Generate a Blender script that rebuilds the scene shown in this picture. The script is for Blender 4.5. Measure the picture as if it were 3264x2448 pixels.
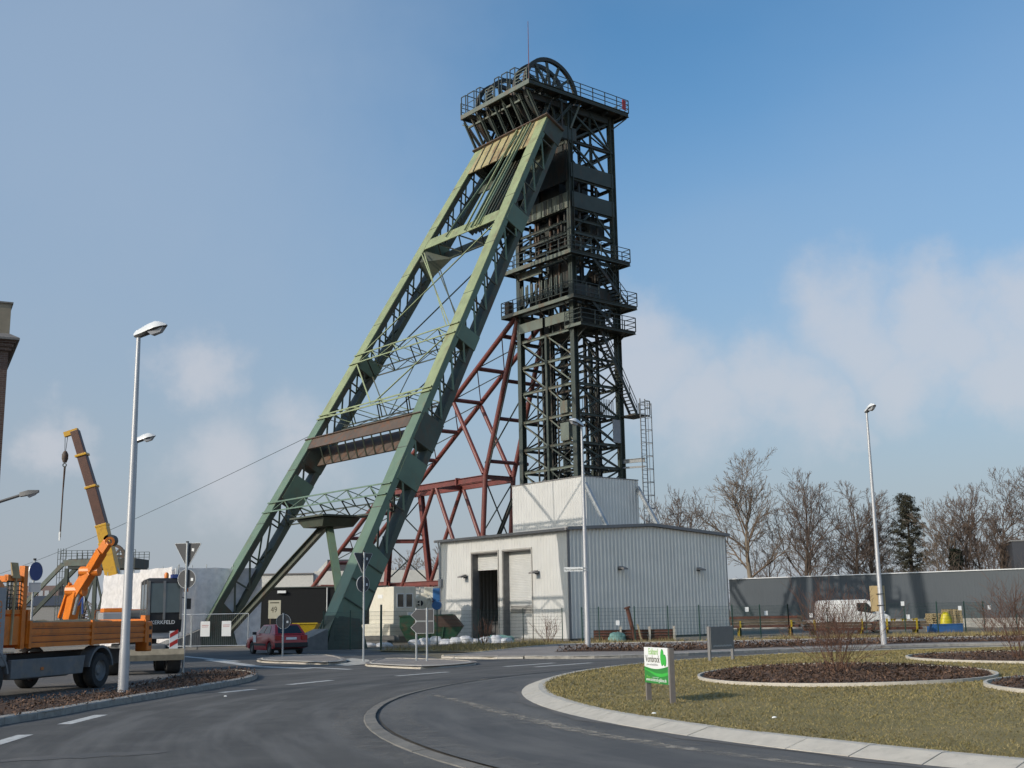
import bpy, bmesh, math, random
import numpy as np
from mathutils import Vector, Matrix

random.seed(7); np.random.seed(7)
for o in list(bpy.data.objects): bpy.data.objects.remove(o)
scene = bpy.context.scene
COL = scene.collection
R = math.radians

# ------------------------------------------------------------------ camera
PIT, ROL = 0.191982, -0.0173175
cd = bpy.data.cameras.new('camera'); cam = bpy.data.objects.new('camera', cd); COL.objects.link(cam)
cd.sensor_width = 36; cd.lens = 41.64; cd.clip_start = 0.1; cd.clip_end = 6000
_cp, _sp, _cr, _sr = math.cos(PIT), math.sin(PIT), math.cos(ROL), math.sin(ROL)
_fw = Vector((0, _cp, _sp)); _up = Vector((0, -_sp, _cp)); _rt = Vector((1, 0, 0))
_r2 = _rt*_cr + _up*_sr; _u2 = -_rt*_sr + _up*_cr
m = Matrix((( _r2.x, _u2.x, -_fw.x, 0), (_r2.y, _u2.y, -_fw.y, 0), (_r2.z, _u2.z, -_fw.z, 1.7), (0, 0, 0, 1)))
cam.matrix_world = m
scene.camera = cam

# ------------------------------------------------------------------ world / sun
SUN_TO = Vector((-0.81, -0.587, math.tan(R(26.0)))).normalized()      # towards the sun
SUN_EL = R(26.0); SUN_AZ = math.atan2(SUN_TO.x, SUN_TO.y)
world = bpy.data.worlds.new('World'); scene.world = world; world.use_nodes = True
SKY_STRENGTH = 0.15
def build_world():
    nt = world.node_tree; nt.nodes.clear(); N = nt.nodes.new; L = nt.links.new
    def math_(op, a, b=None, c=None, clamp=False):
        n = N('ShaderNodeMath'); n.operation = op; n.use_clamp = clamp
        for i, x in enumerate((a, b, c)):
            if x is None: continue
            if isinstance(x, (int, float)): n.inputs[i].default_value = x
            else: L(x, n.inputs[i])
        return n.outputs[0]
    def vmath(op, a, b=None, out=0):
        n = N('ShaderNodeVectorMath'); n.operation = op
        for i, x in enumerate((a, b)):
            if x is None: continue
            if isinstance(x, tuple): n.inputs[i].default_value = x
            else: L(x, n.inputs[i])
        return n.outputs[out]
    def mapr(v, a, b, c=0.0, d=1.0):
        n = N('ShaderNodeMapRange'); n.interpolation_type = 'SMOOTHSTEP'
        L(v, n.inputs[0])
        for i, x in enumerate((a, b, c, d)): n.inputs[i+1].default_value = x
        return n.outputs[0]
    def mixc(f, a, b):
        n = N('ShaderNodeMix'); n.data_type = 'RGBA'
        L(f, n.inputs[0])
        for i, x in ((6, a), (7, b)):
            if isinstance(x, tuple): n.inputs[i].default_value = (*x, 1)
            else: L(x, n.inputs[i])
        return n.outputs[2]
    tc = N('ShaderNodeTexCoord'); d = vmath('NORMALIZE', tc.outputs['Generated'])
    sky = N('ShaderNodeTexSky'); sky.sky_type = 'NISHITA'; sky.sun_disc = False
    sky.sun_elevation = SUN_EL; sky.sun_rotation = SUN_AZ
    sky.altitude = 50; sky.air_density = 1.0; sky.dust_density = 1.0; sky.ozone_density = 2.5
    sep = N('ShaderNodeSeparateXYZ'); L(d, sep.inputs[0]); z = sep.outputs[2]
    # wind-blown thin veil and soft low cumulus
    def noise(vec, scale, det, rough, lac=2.0):
        n = N('ShaderNodeTexNoise'); n.inputs['Scale'].default_value = scale; n.inputs['Detail'].default_value = det
        n.inputs['Roughness'].default_value = rough; n.inputs['Lacunarity'].default_value = lac
        L(vec, n.inputs['Vector']); return n
    mp = N('ShaderNodeMapping'); mp.inputs['Scale'].default_value = (1.0, 1.0, 2.2); mp.inputs['Location'].default_value = (3.1, 0.4, 1.7)
    mp.inputs['Rotation'].default_value = (0, 0.5, 0.3)
    L(d, mp.inputs[0])
    veil0 = mapr(noise(mp.outputs[0], 1.5, 5, 0.45).outputs[0], 0.42, 0.70)
    hz = mapr(z, 0.52, 0.0)                       # haze thickens towards the horizon
    hz2 = math_('POWER', hz, 1.25)
    warp = noise(d, 9.0, 6, 0.6)
    wv = vmath('MULTIPLY', vmath('SUBTRACT', warp.outputs['Color'], (0.5, 0.5, 0.5)), (0.11, 0.11, 0.11))
    warp2 = noise(d, 26.0, 5, 0.6)
    wv2 = vmath('MULTIPLY', vmath('SUBTRACT', warp2.outputs['Color'], (0.5, 0.5, 0.5)), (0.035, 0.035, 0.035))
    dp = vmath('ADD', vmath('ADD', d, wv), wv2)
    puffs = []
    def puff(az, el, rad):
        az, el = R(az), R(el); puffs.append(((math.sin(az)*math.cos(el), math.cos(az)*math.cos(el), math.sin(el)), rad))
    for a, e, r_ in ((16.0, 13.3, .050), (17.2, 12.3, .055), (20.0, 12.9, .046), (21.0, 11.8, .05), (23.6, 12.4, .045), (25.6, 11.8, .06), (12.0, 10.6, .046), (13.6, 10.1, .05), (18.8, 10.9, .05), (23, 10.2, .045), (15.2, 9.2, .035),
                     (6.3, 12.7, .046), (7.3, 11.2, .055), (9.5, 9.6, .05), (30.5, 10.5, .06), (-15.6, 11.2, .036), (-21.8, 8.4, .03), (-10, 8.2, .045), (-14, 6.8, .05),
                     (40, 12, .07), (-45, 12, .06), (60, 9, .08), (95, 12, .08), (140, 10, .07), (180, 11, .08), (-90, 10, .07), (-140, 12, .08)): puff(a, e, r_)
    acc = None
    vl = None
    for az, el, r_ in ((-20, 24, .42), (-34, 12, .3), (60, 34, .4), (150, 28, .45), (-100, 34, .45), (100, 20, .3)):
        az, el = R(az), R(el); g = mapr(vmath('DISTANCE', dp, (math.sin(az)*math.cos(el), math.cos(az)*math.cos(el), math.sin(el)), 1), r_, r_*.1)
        vl = g if vl is None else math_('MAXIMUM', vl, g)
    veil = math_('ADD', math_('MULTIPLY', veil0, .22), math_('MULTIPLY', vl, .62), clamp=True)
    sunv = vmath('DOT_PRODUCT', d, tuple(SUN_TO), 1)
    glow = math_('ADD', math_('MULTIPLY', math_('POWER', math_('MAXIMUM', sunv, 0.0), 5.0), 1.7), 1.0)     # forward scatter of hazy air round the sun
    for c, r_ in puffs:
        v = vmath('DISTANCE', dp, c, 1)
        g = mapr(v, r_*1.3, r_*0.2)
        acc = g if acc is None else math_('MAXIMUM', acc, g)
    cl = math_('MULTIPLY', acc, 0.66)
    base = sky.outputs[0]
    S = SKY_STRENGTH
    blue = N('ShaderNodeHueSaturation'); blue.inputs['Saturation'].default_value = 1.22; blue.inputs['Value'].default_value = 1.08
    L(base, blue.inputs['Color'])
    hazecol = (0.36/S, 0.395/S, 0.465/S); cloudcol = (0.60/S, 0.615/S, 0.665/S); veilcol = (0.44/S, 0.53/S, 0.65/S)
    c1 = mixc(math_('MULTIPLY', veil, 0.85), vmath('MULTIPLY', blue.outputs[0], (1.02, 1.08, 1.0)), veilcol)
    c2 = mixc(math_('MULTIPLY', hz2, 0.92), c1, hazecol)
    c3 = mixc(cl, c2, cloudcol)
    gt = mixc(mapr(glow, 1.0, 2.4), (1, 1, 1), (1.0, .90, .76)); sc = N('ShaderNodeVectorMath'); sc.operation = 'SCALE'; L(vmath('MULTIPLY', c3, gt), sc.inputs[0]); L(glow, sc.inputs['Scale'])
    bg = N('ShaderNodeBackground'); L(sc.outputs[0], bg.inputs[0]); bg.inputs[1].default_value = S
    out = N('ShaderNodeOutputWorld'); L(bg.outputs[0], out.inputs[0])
build_world()
sd = bpy.data.lights.new('sun', 'SUN'); sun = bpy.data.objects.new('sun', sd); COL.objects.link(sun)
sd.energy = 2.85; sd.angle = R(0.6); sd.color = (1.0, 0.92, 0.82)
sun.rotation_euler = SUN_TO.to_track_quat('Z', 'Y').to_euler(); sun.location = (-40, -30, 60)
vs = scene.view_settings; vs.view_transform = 'Standard'; vs.look = 'None'; vs.exposure = 0.0; vs.gamma = 1.0; vs.use_curve_mapping = False

# ------------------------------------------------------------------ materials
M = {}
def mat(name, col, rough=0.6, metal=0.0, var=0.12, scale=5.0, col2=None, amt=0.0, sscale=2.0, stretch=1.0, bump=0.0, bscale=60.0, lo=0.5, hi=0.62, spec=0.5, coat=0.0, trans=0.0):
    m = bpy.data.materials.new(name); m.use_nodes = True
    nt = m.node_tree; N = nt.nodes.new; L = nt.links.new
    b = nt.nodes['Principled BSDF']
    b.inputs['Roughness'].default_value = rough; b.inputs['Metallic'].default_value = metal
    b.inputs['Specular IOR Level'].default_value = spec
    if coat: b.inputs['Coat Weight'].default_value = coat; b.inputs['Coat Roughness'].default_value = 0.1
    if trans: b.inputs['Transmission Weight'].default_value = trans
    tc = N('ShaderNodeTexCoord')
    n1 = N('ShaderNodeTexNoise'); n1.inputs['Scale'].default_value = scale; n1.inputs['Detail'].default_value = 5
    L(tc.outputs['Object'], n1.inputs['Vector'])
    mr = N('ShaderNodeMapRange'); L(n1.outputs[0], mr.inputs[0])
    for i, x in enumerate((0.3, 0.7, 1-var, 1+var)): mr.inputs[i+1].default_value = x
    mx = N('ShaderNodeMix'); mx.data_type = 'RGBA'; mx.blend_type = 'MULTIPLY'; mx.inputs[0].default_value = 1
    mx.inputs[6].default_value = (*col, 1); L(mr.outputs[0], mx.inputs[7])
    res = mx.outputs[2]
    if col2 and amt > 0:
        mp = N('ShaderNodeMapping'); mp.inputs['Scale'].default_value = (1, 1, stretch); L(tc.outputs['Object'], mp.inputs[0])
        n2 = N('ShaderNodeTexNoise'); n2.inputs['Scale'].default_value = sscale; n2.inputs['Detail'].default_value = 8; n2.inputs['Roughness'].default_value = 0.65
        L(mp.outputs[0], n2.inputs['Vector'])
        m2 = N('ShaderNodeMapRange'); L(n2.outputs[0], m2.inputs[0])
        for i, x in enumerate((lo, hi, 0.0, amt)): m2.inputs[i+1].default_value = x
        mm = N('ShaderNodeMix'); mm.data_type = 'RGBA'; L(m2.outputs[0], mm.inputs[0]); L(res, mm.inputs[6]); mm.inputs[7].default_value = (*col2, 1)
        res = mm.outputs[2]
    L(res, b.inputs['Base Color'])
    if bump:
        n3 = N('ShaderNodeTexNoise'); n3.inputs['Scale'].default_value = bscale; n3.inputs['Detail'].default_value = 4
        L(tc.outputs['Object'], n3.inputs['Vector'])
        bp = N('ShaderNodeBump'); bp.inputs['Strength'].default_value = bump; bp.inputs['Distance'].default_value = 0.02
        L(n3.outputs[0], bp.inputs['Height']); L(bp.outputs[0], b.inputs['Normal'])
    M[name] = m
    return m
RUST = (0.10, 0.045, 0.022)
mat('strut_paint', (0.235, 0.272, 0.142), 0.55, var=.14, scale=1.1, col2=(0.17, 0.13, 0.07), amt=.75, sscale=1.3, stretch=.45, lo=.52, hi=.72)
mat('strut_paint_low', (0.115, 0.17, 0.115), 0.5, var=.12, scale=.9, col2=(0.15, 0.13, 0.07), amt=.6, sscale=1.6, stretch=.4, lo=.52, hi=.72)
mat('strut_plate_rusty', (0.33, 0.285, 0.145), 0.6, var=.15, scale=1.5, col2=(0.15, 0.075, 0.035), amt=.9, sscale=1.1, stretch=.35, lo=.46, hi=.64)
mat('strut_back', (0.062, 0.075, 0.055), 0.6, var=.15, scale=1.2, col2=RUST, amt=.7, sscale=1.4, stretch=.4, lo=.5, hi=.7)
mat('rusty_steel', (0.085, 0.062, 0.047), 0.7, var=.2, scale=1.5, col2=(0.13, 0.055, 0.025), amt=.8, sscale=2.5)
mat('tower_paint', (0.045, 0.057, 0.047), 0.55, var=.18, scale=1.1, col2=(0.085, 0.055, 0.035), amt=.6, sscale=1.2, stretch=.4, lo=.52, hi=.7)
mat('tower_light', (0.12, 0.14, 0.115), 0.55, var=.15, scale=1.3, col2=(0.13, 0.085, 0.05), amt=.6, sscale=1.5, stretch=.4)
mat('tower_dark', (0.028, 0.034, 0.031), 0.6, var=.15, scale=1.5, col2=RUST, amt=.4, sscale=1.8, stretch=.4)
mat('rail_paint', (0.035, 0.045, 0.04), 0.5, var=.1)
mat('red_paint', (0.155, 0.042, 0.034), 0.45, var=.15, scale=1.3, col2=(0.09, 0.04, 0.03), amt=.5, sscale=2)
mat('galvanised', (0.40, 0.42, 0.43), 0.42, metal=.55, var=.12, scale=3)
mat('ladder_grey', (0.21, 0.22, 0.225), 0.45, metal=.3, var=.1)
mat('pole_grey', (0.43, 0.43, 0.44), 0.4, metal=.35, var=.07, scale=2)
mat('lamp_white', (0.62, 0.63, 0.63), 0.28, var=.04)
mat('lamp_under', (0.10, 0.10, 0.10), 0.5, var=.1)
mat('lamp_glass', (0.35, 0.36, 0.38), 0.12, var=.03)
mat('cladding_white', (0.54, 0.535, 0.51), 0.5, var=.05, scale=.8, col2=(0.52, 0.51, 0.47), amt=.3, sscale=.7, stretch=.25)
mat('cladding_silver', (0.70, 0.67, 0.615), 0.38, metal=.2, var=.05, scale=.8)
mat('flashing', (0.20, 0.19, 0.185), 0.5, var=.08)
mat('roller_door', (0.53, 0.53, 0.51), 0.5, var=.06, scale=1.2)
mat('concrete', (0.36, 0.345, 0.315), 0.85, var=.12, scale=4, bump=.3, bscale=50)
mat('concrete_dark', (0.17, 0.165, 0.155), 0.85, var=.18, scale=3, bump=.3)
mat('interior', (0.10, 0.10, 0.10), 0.8, var=.2)
mat('kerb_light', (0.47, 0.43, 0.365), 0.85, var=.09, scale=5, col2=(0.30, 0.27, 0.22), amt=.7, sscale=7, lo=.55, hi=.75, bump=.35, bscale=90)
mat('kerb_grey', (0.32, 0.30, 0.265), 0.85, var=.13, scale=4, col2=(0.19, 0.175, 0.155), amt=.6, sscale=6, bump=.3, bscale=90)
mat('kerb_ring', (0.165, 0.152, 0.132), 0.88, var=.16, scale=3, col2=(0.12, 0.115, 0.105), amt=.7, sscale=2.2, lo=.45, hi=.62, bump=.35, bscale=90)
mat('kerb_dark', (0.16, 0.15, 0.14), 0.85, var=.15, scale=4, bump=.3)
mat('white_paint', (0.50, 0.49, 0.46), 0.8, var=.12, scale=6, col2=(0.17, 0.165, 0.16), amt=.8, sscale=9, lo=.5, hi=.72)
mat('sign_white', (0.72, 0.73, 0.72), 0.4, var=.03)
mat('sign_back', (0.055, 0.055, 0.058), 0.55, var=.1, scale=4)
mat('sign_rim', (0.5, 0.51, 0.52), 0.4, metal=.4, var=.05)
mat('sign_green', (0.035, 0.215, 0.045), 0.45, var=.05)
mat('sign_green_bright', (0.05, 0.42, 0.06), 0.45, var=.03)
mat('sign_lime', (0.20, 0.47, 0.055), 0.45, var=.03)
mat('sign_dark_text', (0.075, 0.07, 0.045), 0.5, var=.03)
mat('sign_grey_text', (0.42, 0.42, 0.42), 0.5, var=.03)
mat('sign_panel_grey', (0.175, 0.17, 0.168), 0.5, var=.06)
mat('sign_post_brown', (0.17, 0.15, 0.135), 0.6, var=.1, scale=8)
mat('sign_blue', (0.025, 0.055, 0.20), 0.4, var=.05)
mat('sign_red', (0.40, 0.025, 0.02), 0.45, var=.05)
mat('sign_cream', (0.42, 0.40, 0.31), 0.5, var=.05)
mat('plywood', (0.44, 0.33, 0.17), 0.7, var=.1, scale=3)
mat('fence_green', (0.012, 0.045, 0.032), 0.45, var=.1)
mat('car_red', (0.36, 0.016, 0.018), 0.3, var=.05, coat=.5)
mat('van_white', (0.66, 0.66, 0.64), 0.35, var=.05, scale=1.5, coat=.3)
mat('black_plastic', (0.022, 0.022, 0.023), 0.6, var=.15, scale=8)
mat('tyre', (0.030, 0.029, 0.028), 0.85, var=.25, scale=6, bump=.4, bscale=40)
mat('rim_grey', (0.16, 0.155, 0.145), 0.6, metal=.3, var=.25, scale=8)
mat('glass_dark', (0.018, 0.021, 0.024), 0.08, var=.05, spec=.6)
mat('glass_cab', (0.075, 0.095, 0.095), 0.06, var=.15, scale=1.5, spec=.8)
mat('lamp_red', (0.35, 0.015, 0.012), 0.25, var=.05)
mat('truck_orange', (0.68, 0.18, 0.014), 0.42, var=.14, scale=2, col2=(0.30, 0.10, 0.03), amt=.6, sscale=3, lo=.5, hi=.7)
mat('truck_grey', (0.145, 0.15, 0.155), 0.6, var=.2, scale=2.5, col2=(0.22, 0.19, 0.15), amt=.5, sscale=3)
mat('panel_grey', (0.30, 0.30, 0.31), 0.5, var=.08)
mat('crane_yellow', (0.55, 0.30, 0.015), 0.4, var=.1, scale=3, col2=(0.25, 0.12, 0.02), amt=.5, sscale=3)
mat('crane_boom', (0.085, 0.032, 0.018), 0.5, var=.15, scale=2)
mat('sand', (0.33, 0.28, 0.20), 0.9, var=.2, scale=6)
mat('machine_cream', (0.66, 0.63, 0.53), 0.5, var=.06, scale=1.5, col2=(0.45, 0.40, 0.30), amt=.4, sscale=1.5)
mat('machine_blue', (0.03, 0.12, 0.30), 0.4, var=.1)
mat('skip_green', (0.010, 0.060, 0.028), 0.6, var=.25, scale=2, col2=RUST, amt=.6, sscale=2.5)
mat('skip_rust', (0.075, 0.042, 0.03), 0.8, var=.2, scale=3)
mat('skip_yellow', (0.38, 0.27, 0.01), 0.5, var=.1)
mat('tarp', (0.74, 0.70, 0.68), 0.6, var=.07, scale=1.2, col2=(0.62, 0.60, 0.60), amt=.6, sscale=1.4, bump=1.0, bscale=3.5)
mat('shed_black', (0.011, 0.012, 0.013), 0.7, var=.1, spec=.2)
mat('wall_cream', (0.56, 0.55, 0.51), 0.6, var=.06)
mat('hall_blue_grey', (0.045, 0.058, 0.070), 0.5, var=.06, scale=.5)
mat('hall_navy', (0.026, 0.036, 0.055), 0.45, var=.06, scale=.5)
mat('hall_dark', (0.045, 0.047, 0.055), 0.6, var=.06, scale=.5)
mat('bark', (0.105, 0.078, 0.058), 0.9, var=.25, scale=1.5)
mat('bark_pale', (0.19, 0.155, 0.115), 0.9, var=.25, scale=1.5)
mat('twig', (0.14, 0.10, 0.077), 0.9, var=.2, scale=1)
mat('twig_warm', (0.17, 0.125, 0.09), 0.9, var=.2, scale=1)
mat('pine', (0.042, 0.040, 0.024), 0.9, var=.3, scale=2)
mat('ivy', (0.018, 0.024, 0.014), 0.9, var=.3, scale=2)
mat('shrub', (0.125, 0.062, 0.040), 0.85, var=.25, scale=4)
mat('dry_grass', (0.20, 0.155, 0.07), 0.9, var=.3, scale=.8)
mat('timber', (0.12, 0.085, 0.058), 0.85, var=.3, scale=3)
mat('timber_pale', (0.40, 0.31, 0.17), 0.8, var=.2, scale=4)
mat('rail_rust', (0.105, 0.038, 0.024), 0.8, var=.35, scale=3)
mat('tarp_teal', (0.16, 0.30, 0.27), 0.6, var=.15)
mat('sack_white', (0.60, 0.61, 0.63), 0.7, var=.12, scale=3)
mat('tarp_yellow', (0.55, 0.46, 0.01), 0.4, var=.15, scale=4)
mat('container_blue', (0.03, 0.11, 0.30), 0.5, var=.15, scale=3)
mat('christmas_dark', (0.03, 0.035, 0.022), 0.9, var=.3)
mat('brick_sill', (0.17, 0.16, 0.15), 0.7, var=.1)
mat('render_tan', (0.26, 0.22, 0.16), 0.8, var=.1)
mat('brown_building', (0.16, 0.11, 0.10), 0.8, var=.1)
mat('roof_grey', (0.20, 0.195, 0.19), 0.7, var=.1)

def ground_mat(name, c1, c2, c3, s1, s2, rough=.9, bump=.5, bscale=120, polar=None, b=(.42, .62)):
    m = bpy.data.materials.new(name); m.use_nodes = True
    nt = m.node_tree; N = nt.nodes.new; L = nt.links.new
    p = nt.nodes['Principled BSDF']; p.inputs['Roughness'].default_value = rough; p.inputs['Specular IOR Level'].default_value = .35
    tc = N('ShaderNodeTexCoord'); vec = tc.outputs['Object']
    def noise(v, s, d=6, r=.6):
        n = N('ShaderNodeTexNoise'); n.inputs['Scale'].default_value = s; n.inputs['Detail'].default_value = d; n.inputs['Roughness'].default_value = r
        L(v, n.inputs['Vector']); return n.outputs[0]
    def ramp(v, a, b_, lo=0., hi=1.):
        n = N('ShaderNodeMapRange'); L(v, n.inputs[0])
        for i, x in enumerate((a, b_, lo, hi)): n.inputs[i+1].default_value = x
        return n.outputs[0]
    def mix(f, a, b_, mode='MIX'):
        n = N('ShaderNodeMix'); n.data_type = 'RGBA'; n.blend_type = mode
        if isinstance(f, float): n.inputs[0].default_value = f
        else: L(f, n.inputs[0])
        for i, x in ((6, a), (7, b_)):
            if isinstance(x, tuple): n.inputs[i].default_value = (*x, 1)
            else: L(x, n.inputs[i])
        return n.outputs[2]
    c = mix(ramp(noise(vec, s1), b[0], b[1]), c1, c2)
    c = mix(ramp(noise(vec, s2, 8, .7), .5, .72, 0, .8), c, c3)
    if polar:      # tyre-polished tracks that follow the curve of the roundabout
        sub = N('ShaderNodeVectorMath'); sub.operation = 'SUBTRACT'; L(vec, sub.inputs[0]); sub.inputs[1].default_value = (*polar, 0)
        ln = N('ShaderNodeVectorMath'); ln.operation = 'LENGTH'; L(sub.outputs[0], ln.inputs[0])
        sp = N('ShaderNodeSeparateXYZ'); L(sub.outputs[0], sp.inputs[0])
        at = N('ShaderNodeMath'); at.operation = 'ARCTAN2'; L(sp.outputs[1], at.inputs[0]); L(sp.outputs[0], at.inputs[1])
        cb = N('ShaderNodeCombineXYZ'); L(ln.outputs[1], cb.inputs[0])
        sc = N('ShaderNodeMath'); sc.operation = 'MULTIPLY'; L(at.outputs[0], sc.inputs[0]); sc.inputs[1].default_value = 2.6; L(sc.outputs[0], cb.inputs[1])
        c = mix(ramp(noise(cb.outputs[0], 1.5, 4, .55), .45, .64, 0, .62), c, (0.15, 0.143, 0.133))
        c = mix(ramp(noise(cb.outputs[0], 4.2, 4, .6), .52, .70, 0, .35), c, (0.052, 0.052, 0.054))
    sp_ = ramp(noise(vec, 260, 2, .5), .3, .7, .72, 1.28)
    c = mix(1.0, c, sp_, 'MULTIPLY')
    L(c, p.inputs['Base Color'])
    bp = N('ShaderNodeBump'); bp.inputs['Strength'].default_value = bump; bp.inputs['Distance'].default_value = .01
    L(noise(vec, bscale, 4), bp.inputs['Height']); L(bp.outputs[0], p.inputs['Normal'])
    M[name] = m; return m
ground_mat('asphalt', (0.072, 0.069, 0.065), (0.096, 0.091, 0.084), (0.118, 0.112, 0.103), .25, .9, polar=(19.5, 23.5))
ground_mat('asphalt_apron', (0.082, 0.081, 0.080), (0.105, 0.102, 0.097), (0.125, 0.118, 0.108), .3, 1.1, polar=(19.5, 23.5))
ground_mat('asphalt_old', (0.10, 0.097, 0.093), (0.14, 0.13, 0.12), (0.17, 0.15, 0.13), .3, 1.0)
ground_mat('pavers', (0.235, 0.205, 0.180), (0.275, 0.243, 0.215), (0.20, 0.17, 0.15), .3, 1.4)
ground_mat('yard', (0.16, 0.14, 0.115), (0.22, 0.19, 0.15), (0.26, 0.225, 0.17), .15, .8)
ground_mat('soil_ground', (0.15, 0.125, 0.08), (0.20, 0.165, 0.095), (0.12, 0.10, 0.06), .05, .5)
ground_mat('lawn', (0.18, 0.146, 0.058), (0.215, 0.172, 0.076), (0.14, 0.118, 0.045), .35, 2.5, bump=.8, bscale=45)
ground_mat('mulch', (0.070, 0.040, 0.025), (0.105, 0.062, 0.038), (0.048, 0.030, 0.020), 3, 11, bump=1.0, bscale=24)
ground_mat('verge', (0.185, 0.145, 0.075), (0.235, 0.185, 0.095), (0.14, 0.115, 0.055), .6, 3, bump=.8, bscale=40)
for i, c in enumerate(((0.22, 0.176, 0.068), (0.18, 0.150, 0.050), (0.27, 0.212, 0.098))):
    mat('blade%d' % i, c, .85, var=.25, scale=.9)
for i, c in enumerate(((0.098, 0.054, 0.033), (0.055, 0.033, 0.022), (0.16, 0.092, 0.055))):
    mat('chip%d' % i, c, .9, var=.3, scale=2)
def brick_mat():
    m = bpy.data.materials.new('brickwork'); m.use_nodes = True
    nt = m.node_tree; p = nt.nodes['Principled BSDF']; p.inputs['Roughness'].default_value = .85
    tc = nt.nodes.new('ShaderNodeTexCoord'); mp = nt.nodes.new('ShaderNodeMapping'); mp.inputs['Rotation'].default_value = (R(90), 0, 0)
    bt = nt.nodes.new('ShaderNodeTexBrick'); bt.inputs['Scale'].default_value = 1
    bt.inputs['Color1'].default_value = (0.12, 0.075, 0.055, 1); bt.inputs['Color2'].default_value = (0.085, 0.05, 0.04, 1); bt.inputs['Mortar'].default_value = (0.17, 0.15, 0.13, 1)
    bt.inputs['Brick Width'].default_value = .25; bt.inputs['Row Height'].default_value = .0833; bt.inputs['Mortar Size'].default_value = .006
    nt.links.new(tc.outputs['Object'], mp.inputs[0]); nt.links.new(mp.outputs[0], bt.inputs['Vector']); nt.links.new(bt.outputs[0], p.inputs['Base Color'])
    M['brickwork'] = m
brick_mat()
def sheeting_mat():
    m = bpy.data.materials.new('sheeting'); m.use_nodes = True; nt = m.node_tree; N = nt.nodes.new; L = nt.links.new; nt.nodes.clear()
    tc = N('ShaderNodeTexCoord'); nz = N('ShaderNodeTexNoise'); nz.inputs['Scale'].default_value = 3.0; nz.inputs['Detail'].default_value = 6; L(tc.outputs['Object'], nz.inputs['Vector'])
    rp = N('ShaderNodeMapRange'); L(nz.outputs[0], rp.inputs[0])
    for i, x in enumerate((.3, .7, .85, 1.1)): rp.inputs[i+1].default_value = x
    mx = N('ShaderNodeMix'); mx.data_type = 'RGBA'; mx.blend_type = 'MULTIPLY'; mx.inputs[0].default_value = 1; mx.inputs[6].default_value = (.82, .785, .765, 1); L(rp.outputs[0], mx.inputs[7])
    bp = N('ShaderNodeBump'); bp.inputs['Strength'].default_value = .9; bp.inputs['Distance'].default_value = .05; L(nz.outputs[0], bp.inputs['Height'])
    d = N('ShaderNodeBsdfDiffuse'); L(mx.outputs[2], d.inputs[0]); L(bp.outputs[0], d.inputs['Normal']); t = N('ShaderNodeBsdfTranslucent'); L(mx.outputs[2], t.inputs[0])
    ms = N('ShaderNodeMixShader'); ms.inputs[0].default_value = .33; L(d.outputs[0], ms.inputs[1]); L(t.outputs[0], ms.inputs[2])
    o = N('ShaderNodeOutputMaterial'); L(ms.outputs[0], o.inputs[0]); M['sheeting'] = m
sheeting_mat()

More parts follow.
